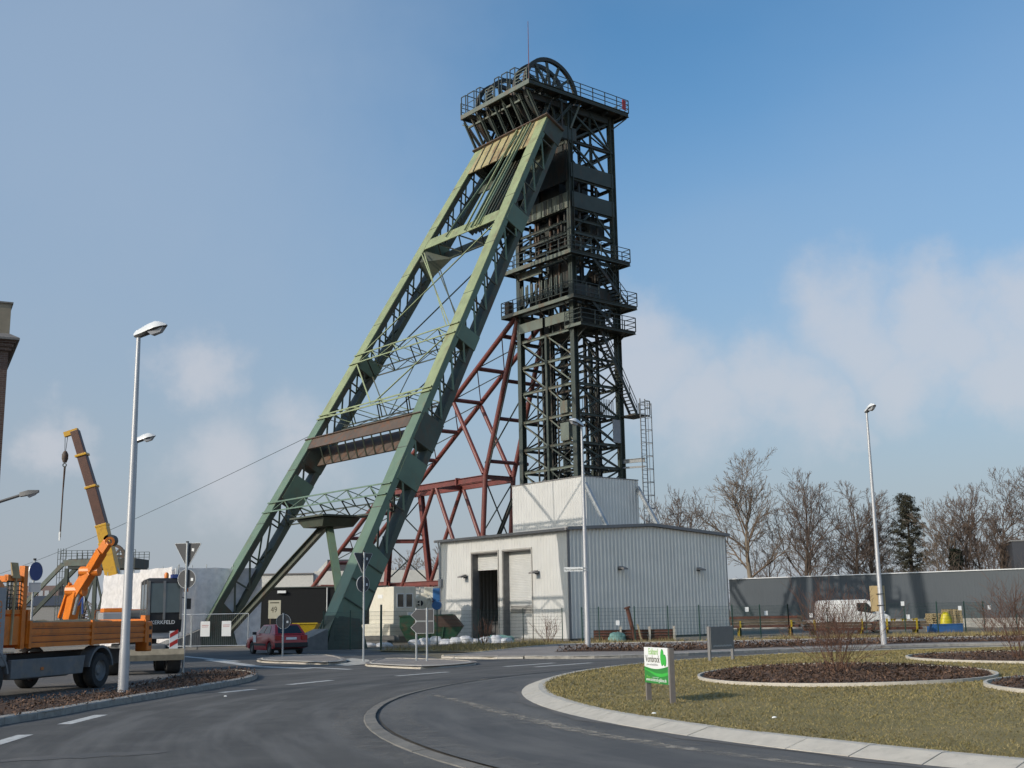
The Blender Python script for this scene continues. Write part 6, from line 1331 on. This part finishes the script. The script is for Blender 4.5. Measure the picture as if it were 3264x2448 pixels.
ys = thing('yellow_skip', 'yellow waste skip standing behind the red car', 'skip', (-14.8, 85.5, 0)); part('hull', 'skip_yellow', lambda m: m.loft([[(-.3, -.7, .5), (.4, -.7, .5), (.4, .7, .5), (-.3, .7, .5)], [(-.85, -.9, 1.3), (.85, -.9, 1.3), (.85, .9, 1.3), (-.85, .9, 1.3)]]), ys); part('rim', 'skip_yellow', lambda m: m.box((-.9, -.95, 1.27), (.9, -.85, 1.36)), ys); part('skid', 'rusty_steel', lambda m: m.box((-.3, -.6, 0), (.4, .6, .5)), ys)
# long dark hall on the right
def hall_right():
    A, B = Vector((20.1, 112.9, 0)), Vector((75.6, 67.5, 0)); d = (B-A); L = d.length; rz = math.atan2(d.y, d.x)
    t = thing('long_hall', 'long low blue grey metal hall with a pale roof edge behind the storage yard', 'hall', tuple(A), rz); H = 4.55
    def seg(x0, x1, mt):
        mb = MB(); vs = []; fs = []; x = x0; k = 0
        while x < x1-1e-6:
            xa, xb = x, min(x1, x+.25)
            vs += [(xa, 0, .75), (xa+.2, 0, .75), (xa+.2, 0, H), (xa, 0, H), (xb, .008, .75), (xb, .008, H)]; fs += [(k, k+1, k+2, k+3), (k+1, k+4, k+5, k+2)]; k += 6; x += .25
        mb.add(vs, fs); mb.build('wall_panel', mt, t, fix=False)
    for k in range(12): seg(L*k/12, L*(k+1)/12, 'hall_blue_grey')
    part('plinth', 'concrete', lambda m: m.box((0, .0, 0), (L, .3, .75)), t); part('roof_trim', 'lamp_white', lambda m: m.box((-.1, -.10, H), (L, .1, H+.08)), t); part('roof', 'roof_grey', lambda m: m.box((0, .12, H-.1), (L, 14, H+.05)), t); part('end_wall', 'hall_blue_grey', lambda m: m.box((-.05, .05, 0), (.0, 14, H)), t)
hall_right()
dk = local_box('dark_block', 'tall plain dark grey block behind the bare trees', 'building', 54.5, 131, -.25); part('wall', 'hall_dark', lambda m: m.box((0, 0, 0), (22, 10, 8.6)), dk); part('roof_edge', 'roof_grey', lambda m: m.box((-.1, -.1, 8.6), (22.1, 10.1, 8.75)), dk)
bb = local_box('brown_building', 'far brown flat roofed building beyond the excavator', 'building', -86, 200); part('wall', 'brown_building', lambda m: m.box((0, 0, 0), (10, 8, 7.7)), bb)
for i in range(3): part('window', 'lamp_glass', lambda m: m.box((5.6+i*1.0, -.05, 5.9), (6.3+i*1.0, -.01, 6.9)), bb)
bl = local_box('low_grey_hall', 'far low grey hall below the brown building', 'hall', -92, 185); part('wall', 'roof_grey', lambda m: m.box((0, 0, 0), (22, 8, 4.2)), bl); part('roof', 'hall_dark', lambda m: m.extrude([(0, -.3, 4.2), (0, 4, 5.8), (0, 8.3, 4.2)], (22, 0, 0)), bl)
# ------------------------------------------------------------------ yard objects
def cream_house():
    t = thing('drive_house', 'cream machine cabin with sloping back and two windows behind the fence', 'machine', (-8.12, 80.0, 0), RZ)
    P = [(0, .45), (0, 3.65), (2.0, 3.65), (3.0, 2.2), (3.0, .45)]
    part('housing', 'machine_cream', lambda m: m.extrude([T(u, 0, z) for u, z in P], (1.75, 0, 0)), t, bevel=.04)
    part('base_box', 'machine_cream', lambda m: m.box(T(-.3, -.5, .4), T(3.6, 1.9, 1.2)), t, bevel=.04); part('skid', 'concrete_dark', lambda m: m.box(T(-.5, -.6, 0), T(3.8, 2.0, .4)), t)
    for v in (.25, .95): w = part('window', 'sign_white', lambda m: m.box(T(-.03, v, 2.25), T(.0, v+.58, 3.2)), t); part('pane', 'glass_dark', lambda m: m.box(T(-.04, v+.06, 2.31), T(-.031, v+.52, 3.14)), w)
    part('name_plate', 'sign_white', lambda m: m.box(T(1.3, -.02, 2.9), T(1.9, -.002, 3.15)), t); part('ladder', 'machine_cream', lambda m: [m.box(T(.1, 1.8, 2.2+i*.3), T(.15, 2.2, 2.25+i*.3)) for i in range(5)]+[m.box(T(.1, 1.8, 2.1), T(.15, 1.86, 3.6)), m.box(T(.1, 2.2, 2.1), T(.15, 2.26, 3.6))], t); part('notice', 'sign_white', lambda m: m.box(T(-.33, .9, 1.5), T(-.31, 1.5, 1.95)), t)
cream_house()
wm = thing('winch_machine', 'cream gearbox machine with a blue motor beside the white hall', 'machine', (-6.05, 83, 0))
part('gear_case', 'machine_cream', lambda m: m.lathe([(0, 0), (.5, 0), (.62, .15), (.62, .8), (.5, .95), (0, .95)], (-.35, -.4, 2.65), 'y', 18), wm, smooth=True); part('bore', 'black_plastic', lambda m: m.lathe([(0, -.02), (.2, -.02), (.2, .02), (0, .02)], (-.5, -.42, 2.55), 'y', 14), wm); part('block', 'machine_cream', lambda m: m.box((-.6, -.3, 1.5), (.75, .8, 2.6)), wm, bevel=.06); part('top_box', 'machine_cream', lambda m: m.box((-.25, -.2, 2.9), (.4, .6, 3.65)), wm, bevel=.05); part('stand', 'machine_cream', lambda m: m.box((-.7, -.4, 0), (.8, .9, 1.5)), wm, bevel=.05)
part('motor', 'machine_blue', lambda m: m.tube((.62, -.35, 2.4), (.62, .5, 2.4), .33, n=14), wm, smooth=True); part('motor_box', 'machine_blue', lambda m: m.box((.35, -.3, 2.7), (.85, .5, 3.55)), wm, bevel=.05); part('pipework', 'machine_cream', lambda m: m.path([(-.1, -.45, 2.3), (-.1, -.5, 2.8), (.2, -.5, 2.95), (.3, -.45, 2.7)], .07, 8), wm)
def skip():
    t = thing('green_skip', 'dark green waste skip with rusty inside in front of the roller doors', 'skip', (-5.4, 78.2, 0))
    part('hull', 'skip_green', lambda m: m.loft([[(-1.6, -.8, .12), (1.35, -.8, .12), (1.35, .8, .12), (-1.6, .8, .12)], [(-2.05, -.95, 1.0), (1.95, -.95, .95), (1.95, .95, .95), (-2.05, .95, 1.0)]]), t)
    part('side_wall', 'skip_green', lambda m: m.extrude([(-2.05, -.95, 1.0), (1.95, -.95, .95), (1.35, -.95, 1.72), (-2.05, -.95, 1.68)], (0, .06, 0)), t); part('side_wall', 'skip_green', lambda m: m.extrude([(-2.05, .89, 1.0), (1.95, .89, .95), (1.35, .89, 1.72), (-2.05, .89, 1.68)], (0, .06, 0)), t)
    part('sloping_lid', 'skip_rust', lambda m: m.extrude([(0.0, -.99, 1.72), (1.4, -.99, 1.73), (2.0, -.99, .98), (.45, -.99, .98)], (0, 2.0, .02)), t); part('rim', 'skip_green', lambda m: m.beam((-2.1, -.97, 1.69), (1.4, -.97, 1.74), .08), t)
    for x in (-1.2, -.2, .8): part('rib', 'skip_green', lambda m: m.beam((x*.8, -.83, .15), (x, -.99, 1.0), .09, .06), t)
skip()
def lump(name, label, cat, x, y, sx, sy, sz, mt, seed, group=None):
    rnd = random.Random(seed); mb = MB(); n_, m_ = 12, 5; vs = []; fs = []
    for j in range(m_+1):
        b = j/m_*math.pi/2
        for i in range(n_): a = 2*math.pi*i/n_; k = 1+rnd.uniform(-.16, .16); vs.append((sx*math.cos(a)*math.cos(b)**.6*k, sy*math.sin(a)*math.cos(b)**.6*k, sz*math.sin(b)**.8*(1+rnd.uniform(-.1, .1))))
    for j in range(m_):
        for i in range(n_): fs.append((j*n_+i, j*n_+(i+1) % n_, (j+1)*n_+(i+1) % n_, (j+1)*n_+i))
    mb.add(vs, fs); o = mb.build(name, mt, smooth=True); o.location = (x, y, -.01); return tag(o, label, cat, group)
for i in range(10): lump('plastic_sack', 'white plastic sack in the row behind the green fence', 'sack', -6.2+i*.62, 73.9+.15*math.sin(i), .42, .35, .30+.08*(i % 3), 'sack_white', 60+i, 'sacks behind the fence')
lump('teal_tarp', 'crumpled teal tarpaulin at the foot of the open roller door', 'tarpaulin', -1.1, 76.5, 1.1, .5, .42, 'tarp_teal', 80); lump('pale_tarp', 'crumpled pale green sheet beside the rusty rails', 'tarpaulin', 6.05, 72.6, .55, .4, .55, 'tarp_teal', 81)
for i in range(2): lump('rubble_sack', 'blue white sack on the ground near the strut foot', 'sack', -8.6+i*.9, 70.5, .5, .35, .22, 'sack_white', 83+i, 'sacks by the strut foot')
for i in range(4): 
    o = MB().box((-.9, -.3, 0), (.9, .3, .28)).build('concrete_beam', 'concrete_dark', None, bevel=.02); o.location = (-8.6+.2*i, 72.6+.5*(i % 2), .0+.29*(i//2)); tag(o, 'grey concrete beam in the low pile under the cream cabin', 'beam', 'concrete beams')
# stack of rusty rails
for k in range(4):
    for j in range(3):
        for s in range(3):
            o = MB().beam((0, 0, 0), (1.58, 0, 0), .12, .15, prof='I').build('rusty_rail', 'rail_rust'); o.location = (4.7+s*1.63+random.uniform(-.05, .05), 73.0+j*.2, .09+k*.165); tag(o, 'rusty red steel rail in the low stack by the silver gable', 'rail', 'rusty rails in the stack')
for x in (6.28, 8.02, 9.5):
    o = MB().box((-.06, -.06, 0), (.06, .06, .85)).build('stack_post', 'kerb_light'); o.location = (x, 72.85, 0); tag(o, 'pale post holding the stack of rusty rails', 'post', 'stack posts')
lp_ = thing('leaning_pipe', 'flanged red brown pipe leaning on the fence by the rails', 'pipe', (7.1, 72.3, 0)); part('tube', 'rail_rust', lambda m: m.tube((0, 0, 0), (-.42, .1, 1.98), .12, n=12), lp_, smooth=True); part('flange', 'rail_rust', lambda m: m.tube((-.4, .1, 1.92), (-.43, .1, 2.02), .19, n=14), lp_)
o = MB().box((-.05, -.6, 0), (.05, .6, .02)).build('loose_plank', 'timber_pale'); o.location = (7.35, 72.2, .45); o.rotation_euler = (1.1, 0, .3); tag(o, 'pale plank propped by the leaning pipe', 'plank')
# timber stacks in the storage yard
for sx, sy, L_, lab, g in ((14.4, 80.5, 4.6, 'dark old timber in the long stack left of the van', 'timbers left of the van'), (19.6, 81.6, 4.4, 'dark old timber in the stack in front of the van', 'timbers before the van'), (24.3, 81.0, 3.2, 'dark old timber in the stack right of the lamp post', 'timbers by the lamp')):
    for k in range(4 if sx < 19 else 3):
        for j in range(3):
            o = MB().box((0, 0, 0), (L_+random.uniform(-.3, .3), .24, .17)).build('old_timber', 'timber' if (k+j) % 3 else 'rail_rust'); o.location = (sx+random.uniform(-.15, .15), sy+j*.27, (.55 if sx < 19 else .25)+k*.19); tag(o, lab, 'timber', g)
    for x in (sx+.5, sx+L_-.7):
        o = MB().box((-.05, -.1, 0), (.05, .9, .55 if sx < 19 else .25)).box((-.05, -.1, 0), (.05, 0, 1.0)).build('yellow_trestle', 'skip_yellow'); o.location = (x, sy-.05, 0); tag(o, 'yellow steel trestle under the '+('long timber stack left of the van' if sx < 19 else 'timber stack before the van' if sx < 24 else 'timber stack by the lamp'), 'trestle', g.replace('timbers', 'trestles'))
def pallet():
    t = thing('pallet', 'pale wooden pallet in the stacks behind the blue trough', 'pallet', (0, 0, 0), 0, 'stacked pallets')
    for y in (0, .52, 1.02): part('runner', 'timber_pale', lambda m: m.box((0, y, 0), (1.05, y+.1, .03)).box((0, y, .03), (.14, y+.1, .11)).box((.46, y, .03), (.6, y+.1, .11)).box((.91, y, .03), (1.05, y+.1, .11)), t)
    for i in range(5): part('slat', 'timber_pale', lambda m: m.box((.01+i*.23, -.02, .11), (.12+i*.23, 1.14, .135)), t)
    return t
p0 = pallet(); first = True
for bx, n_ in ((29.0, 9), (30.2, 11)):
    for k in range(n_):
        q = p0 if first else copy_tree(p0); first = False; q.location = (bx+random.uniform(-.03, .03), 84.6, k*.14); q.rotation_euler = (0, 0, random.uniform(-.02, .02))
bt_ = thing('blue_trough', 'blue steel trough in front of the pallets', 'container', (28.1, 81.8, 0)); part('hull', 'container_blue', lambda m: m.box((0, 0, 0), (2.1, 1.1, .5)), bt_, bevel=.03); part('rim', 'container_blue', lambda m: m.box((-.04, -.04, .5), (2.14, 0, .57)).box((-.04, -.04, .5), (0, 1.14, .57)).box((2.1, -.04, .5), (2.14, 1.14, .57)), bt_); part('rib', 'machine_blue', lambda m: [m.box((.03+i*.1, -.03, 0), (.08+i*.1, 0, .5)) for i in range(4)], bt_)
lump('yellow_tarp', 'shiny yellow tarpaulin bundle in front of the pallet stack', 'tarpaulin', 29.65, 83.4, .42, .3, 1.35, 'tarp_yellow', 90)
for i in range(3):
    o = MB().box((0, 0, 0), (.06, .06, .6)).box((.2, 0, 0), (.26, .06, .6)).box((-.05, 0, .5), (.32, .06, .6)).build('yellow_barrier', 'skip_yellow'); o.location = (25.6+i*.75, 82.5, .35); tag(o, 'short yellow barrier frame between the timber and the blue trough', 'barrier', 'yellow barrier frames')
# small white tags on the fences
for x, y, z in ((20.3, 78.9, 1.9), (24.0, 78.9, 1.55), (25.3, 78.9, 1.95), (25.6, 78.9, 1.1), (14.2, 74.2, 1.75), (19.3, 79.0, 1.3), (29.6, 80.5, 1.6), (33.4, 85.2, 1.6), (5.95, 70.85, 1.1), (15.9, 76.8, 1.5)):
    o = MB().box((-.11, -.012, -.14), (.11, 0, .14)).build('fence_tag', 'sign_white'); o.location = (x, y, z); tag(o, 'small white tag fixed to the green fence', 'tag', 'white tags on the fence')
# litter
for x, y, z in ((27.8, 65.2, .14), (2.1, 18.9, .16), (3.7, 17.7, .17), (10.1, 66.0, .05), (-6.55, 27.4, .0)):
    lump('paper_litter', 'scrap of white litter lying on the grass or kerb', 'litter', x, y, .035, .02, .02, 'sign_white', int(x*10)+99, 'litter').location.z = z

# ------------------------------------------------------------------ trees and shrubs
def tubes_mesh(name, segs, n, material, parent):
    S = np.array(segs, np.float64); P, Q, r0, r1 = S[:, 0:3], S[:, 3:6], S[:, 6], S[:, 7]
    d = Q-P; d /= np.linalg.norm(d, axis=1)[:, None]+1e-9
    ref = np.where(np.abs(d[:, 2:3]) < .9, np.array([[0, 0, 1.]]), np.array([[1., 0, 0]])); x = np.cross(d, ref); x /= np.linalg.norm(x, axis=1)[:, None]; y = np.cross(d, x)
    N = len(S); V = np.zeros((N, 2*n, 3))
    for i in range(n):
        a = 2*np.pi*i/n; o = x*np.cos(a)+y*np.sin(a); V[:, i] = P+o*r0[:, None]; V[:, n+i] = Q+o*r1[:, None]
    base = (np.arange(N)*2*n)[:, None]; F = []
    for i in range(n): j = (i+1) % n; F.append(base+np.array([[i, i+n, j+n, j]]))
    F = np.stack(F, 1).reshape(-1)
    return fast_mesh(name, V.reshape(-1, 3), F, 4, material, parent)
def make_tree(seed, H, spread, trunk_f=.3, r=.32, twig_r=.018, lv=7, nlimb=9, up=.55, lean=0.0):
    rnd = random.Random(seed); trunk = []; crown = []
    def turn(d, ang):
        ax = d.cross(Vector((rnd.gauss(0, 1), rnd.gauss(0, 1), rnd.gauss(0, 1)))).normalized(); return (Matrix.Rotation(ang, 3, ax) @ d+Vector((0, 0, .07))).normalized()
    def grow(p, d, L, rad, level):
        q = p; n_ = 3 if level > 3 else 2
        for i in range(n_):
            d = (d+Vector((rnd.gauss(0, .10), rnd.gauss(0, .10), rnd.gauss(.02, .07)))).normalized(); nq = q+d*L/n_
            crown.append((*q, *nq, max(rad*(1-.3*i/n_), twig_r), max(rad*(1-.3*(i+1)/n_), twig_r*.85))); q = nq
            if i < n_-1 and level > 0 and rnd.random() < .85: grow(q, turn(d, rnd.uniform(.55, .95)), L*rnd.uniform(.45, .65), rad*.42, level-2)
        if level > 0:
            grow(q, turn(d, rnd.uniform(.12, .38)), L*rnd.uniform(.72, .86), rad*.68, level-1)
            grow(q, turn(d, rnd.uniform(.38, .72)), L*rnd.uniform(.62, .8), rad*.5, level-1)
    p = Vector((0, 0, -.1)); d = Vector((lean, 0, 1)).normalized(); nt = 9; top = H*.62
    limb_z = [H*(trunk_f+(.60-trunk_f)*(k/(nlimb-1))**.9) for k in range(nlimb)]; li = 0
    for i in range(nt):
        d = (d+Vector((rnd.gauss(0, .04), rnd.gauss(0, .04), .05))).normalized(); q = p+d*top/nt; f0, f1 = i/nt, (i+1)/nt
        trunk.append((*p, *q, r*(1-.75*f0), r*(1-.75*f1)))
        while li < nlimb and limb_z[li] <= q.z:
            t = (limb_z[li]-p.z)/max(.01, q.z-p.z); o = p.lerp(q, max(0, t)); a = li*2.4+rnd.uniform(-.5, .5); f = li/nlimb
            dd = Vector((math.cos(a), math.sin(a), up+f*.5)).normalized(); grow(o, dd, spread*rnd.uniform(.34, .46)*(1-.25*f), r*.38*(1-.35*f), lv-1); li += 1
        p = q
    grow(p, d, H*.13, r*.26, lv-1); grow(p, turn(d, .4), H*.12, r*.2, lv-1)
    return trunk, crown
def add_tree(name, label, x, y, seed, bark='bark', twig='twig', group='bare trees behind the dark hall', **k):
    t = thing(name, label, 'tree', (x, y, 0), 0, group); a, b = make_tree(seed, **k)
    tubes_mesh('trunk', a, 8, bark, t); tubes_mesh('crown', b, 3, twig, t); return t
def px(D, Y): return (D-1106)/2559*Y*1.0
for args in (
    ('bare_tree', 'tallest bare pale barked tree just right of the white hall', 26.9, 138, 1, dict(H=20.0, spread=6.2, trunk_f=.26, r=.42, nlimb=10, up=1.0, bark='bark_pale', twig='twig_warm')),
    ('bare_tree', 'slender bare tree leaning beside the tallest tree', 29.3, 141, 2, dict(H=10.5, spread=3.3, trunk_f=.2, r=.22, nlimb=7, up=.9, lv=6)),
    ('bare_tree', 'bare spreading tree second from the white hall roof', 33.8, 139, 3, dict(H=17.3, spread=5.8, trunk_f=.22, r=.38, nlimb=10, up=.95)),
    ('bare_tree', 'bare round crowned tree right beside the lamp with the plywood board', 40.0, 141, 4, dict(H=16.2, spread=5.6, trunk_f=.15, r=.36, nlimb=11, up=.8)),
    ('bare_tree', 'bare bushy tree with low fork behind the lamp post', 42.8, 145, 5, dict(H=13.6, spread=4.6, trunk_f=.14, r=.26, nlimb=9, up=.9)),
    ('bare_tree', 'bare tree whose crown shows over the hall ridge', 20.1, 142, 6, dict(H=15.2, spread=5.8, trunk_f=.2, r=.3, nlimb=9, up=.9)),
    ('bare_tree', 'low bare tree half hidden by the hall roof', 17.0, 150, 7, dict(H=14.0, spread=5.6, trunk_f=.2, r=.28, nlimb=8, up=.9)),
    ('bare_tree', 'dense bare tree between the pine and the dark block', 51.6, 138, 8, dict(H=15.4, spread=4.6, trunk_f=.22, r=.34, nlimb=11, up=1.1)),
    ('bare_tree', 'dense bare tree in front of the dark block', 55.0, 136, 9, dict(H=16.0, spread=4.6, trunk_f=.2, r=.34, nlimb=11, up=1.1)),
    ('bare_tree', 'bare tree at the right end of the row by the dark block', 59.6, 136, 10, dict(H=16.0, spread=4.8, trunk_f=.2, r=.34, nlimb=10, up=1.0)),
    ('bare_tree', 'bare tree growing up behind the dark block', 63.5, 140, 12, dict(H=16.4, spread=4.8, trunk_f=.2, r=.34, nlimb=10, up=1.0)),
    ('bare_tree', 'thin pale birch leaning in front of the pine', 47.6, 135, 13, dict(H=13.0, spread=3.2, trunk_f=.3, r=.16, nlimb=8, up=1.1, lv=6, bark='bark_pale', twig='twig_warm')),
    ('bare_tree', 'small bare tree behind the red frame and cream machine', -13.2, 150, 14, dict(H=9.4, spread=3.6, trunk_f=.2, r=.2, nlimb=8, up=1.0, lv=6, twig='twig_warm')),
    ('bare_tree', 'small bare birch behind the blue motor', -9.6, 148, 15, dict(H=10.0, spread=3.6, trunk_f=.2, r=.2, nlimb=8, up=1.0, lv=6, twig='twig_warm')),
    ('bare_tree', 'low bare tree left of the birch behind the red frame', -17.5, 152, 16, dict(H=8.4, spread=3.4, trunk_f=.2, r=.2, nlimb=8, up=1.0, lv=6, twig='twig_warm'))):
    name, lab, x, y, s, k = args; add_tree(name, lab, x, y, s, **k)
for i, (x, y, H, lab) in enumerate(((44.6, 150, 13.5, 'bare tree half hidden behind the dark pine'), (53.2, 146, 15.0, 'bare tree filling the gap right of the ivy clad trunk'), (57.4, 147, 15.6, 'bare tree behind the near corner of the dark block'), (61.8, 132, 15.2, 'bare tree standing close in front of the dark block'), (37.0, 152, 13.8, 'bare tree showing between the two spreading trees'), (66.5, 138, 16, 'bare tree past the far end of the dark block'))):
    add_tree('bare_tree', lab, x, y, 30+i, H=H, spread=4.6, trunk_f=.2, r=.3, nlimb=10, up=1.05, lv=6)
def bushy(name, label, x, y, seed, n_, h, spread, mt, twig_r, lv=2, z0=0.0, group=None, cat='shrub'):
    t = thing(name, label, cat, (x, y, z0), 0, group); rnd = random.Random(seed); segs = []
    def grow(p, d, L, r_, l):
        for i in range(3):
            d = (d+Vector((rnd.gauss(0, .13), rnd.gauss(0, .13), rnd.gauss(.02, .07)))).normalized(); q = p+d*L/3; segs.append((*p, *q, max(r_, twig_r), max(r_*.8, twig_r*.8))); p = q; r_ *= .8
            if l > 0:
                for s in range(2 if i else 1): grow(p, (d+Vector((rnd.gauss(0, .5), rnd.gauss(0, .5), rnd.gauss(.2, .25)))).normalized(), L*rnd.uniform(.4, .62), r_*.6, l-1)
    for i in range(n_):
        a = rnd.uniform(0, 6.283); rr = rnd.uniform(0, .22)*spread; o = Vector((math.cos(a)*rr, math.sin(a)*rr, -.05)); f = rnd.uniform(.15, 1)
        grow(o, Vector((math.cos(a)*spread*f*.55/h*2, math.sin(a)*spread*f*.55/h*2, 1)).normalized(), h*rnd.uniform(.55, .85), twig_r*2.4, lv)
    tubes_mesh('stems', segs, 3, mt, t); return t
bushy('bare_shrub', 'tall bare reddish shrub in the middle of the round mulch bed', 7.0, 26.7, 51, 30, 1.62, 1.1, 'shrub', .0034, 2, .3)
bushy('bare_shrub', 'bare brown shrub in the far mulch bed at the picture edge', 13.25, 31.9, 52, 32, 1.7, 1.15, 'shrub', .0036, 2, .3)
for i, (x, y, h) in enumerate(((24.5, 128, 3.6), (27.5, 130, 4.4), (30.5, 131, 5.0), (33, 129, 4.0), (36.5, 131, 4.2), (44, 131, 5.2), (47, 131, 5.6), (50, 130, 5.0), (54, 128, 5.4), (58, 126, 5.2), (62, 125, 5.0), (41, 132, 4.4))):
    bushy('bare_thicket', 'low bare undergrowth along the back of the long hall', x, y, 70+i, 30, h, h*.75, 'twig', .012, 2, 0, 'undergrowth behind the long hall', 'thicket')
for i, (x, y) in enumerate(((-1.9, 70.2), (1.9, 72.2), (20.5, 77.5), (31.2, 80.2))): bushy('bramble', ('thin leafless bramble in front of the fence by the open roller door', 'thin leafless bramble in front of the closed roller door', 'thin leafless bramble on the verge before the white van', 'thin leafless bramble beside the blue trough')[i], x, y, 90+i, 12, 1.5, .9, 'shrub', .008, 1, 0, 'brambles along the fence', 'bramble')
# pine: whorls of boughs with needle clumps
def pine(label, x, y, H, seed):
    t = thing('pine_tree', label, 'tree', (x, y, 0)); rnd = random.Random(seed); br = []; clumps = []
    tubes_mesh('trunk', [(0, 0, -.1, .1, 0, H*.5, .3, .2), (.1, 0, H*.5, 0, 0, H, .2, .04)], 8, 'bark', t)
    for k in range(60):
        z = H*(.28+.72*(k/60)); a = k*2.4+rnd.uniform(-.4, .4); L = (3.1*(1-(k/60))**.75+.5)*rnd.uniform(.6, 1.15); p = Vector((0, 0, z)); q = p+Vector((math.cos(a)*L, math.sin(a)*L, L*.12)); br.append((*p, *q, .05, .02))
        for s in range(9):
            f = .3+.7*s/8; c = p.lerp(q, f)+Vector((rnd.gauss(0, .22), rnd.gauss(0, .22), rnd.gauss(.05, .16))); clumps.append(c)
    tubes_mesh('boughs', br, 4, 'bark', t); rng = np.random.default_rng(seed); Cc = np.array([tuple(c) for c in clumps]); K = 26; N = len(Cc)*K
    c = np.repeat(Cc, K, 0)+rng.normal(0, .2, (N, 3))*[1, 1, .6]; d = rng.normal(0, 1, (N, 3)); d /= np.linalg.norm(d, axis=1)[:, None]; e = rng.normal(0, 1, (N, 3)); l = rng.uniform(.1, .26, N)[:, None]
    V = np.stack([c-d*l, c+d*l, c+e*.05], 1); fast_mesh('needles', V.reshape(-1, 3), np.arange(N*3), 3, 'pine', t)
pine('dark evergreen pine among the bare trees', 46.2, 140, 14.6, 5)
def ivy_tree(label, x, y, H, seed):
    t = thing('ivy_trunk', label, 'tree', (x, y, 0)); tubes_mesh('trunk', [(0, 0, -.1, .2, 0, H, .3, .12)], 8, 'bark', t); rng = np.random.default_rng(seed); N = 5000
    z = rng.uniform(.3, H*.85, N); a = rng.uniform(0, 6.283, N); r_ = rng.uniform(.2, 1.0, N)*(1.1-.6*z/H); c = np.c_[np.cos(a)*r_+.2*z/H, np.sin(a)*r_, z]; d = rng.normal(0, .14, (N, 3)); e = rng.normal(0, .14, (N, 3))
    V = np.stack([c-d, c+d, c+e], 1); fast_mesh('ivy', V.reshape(-1, 3), np.arange(N*3), 3, 'ivy', t)
ivy_tree('dark ivy clad trunk between the pine and the dark block', 49.9, 136, 9.5, 8)
ft = MB()
_r = random.Random(4); segs = []
for i in range(420):
    x = _r.uniform(-230, -60); y = 260+_r.uniform(0, 40); h = _r.uniform(2, 6.5); segs.append((x, y, 0, x+_r.gauss(0, .6), y, h, .5, .1))
    for s in range(4): segs.append((x, y, h*_r.uniform(.3, .8), x+_r.gauss(0, 2), y, h*_r.uniform(.7, 1.1), .2, .06))
fw = tubes_mesh('far_wood', segs, 3, 'twig', None); fw['kind'] = 'stuff'; tag(fw, 'far low line of leafless woodland on the horizon', 'woodland')
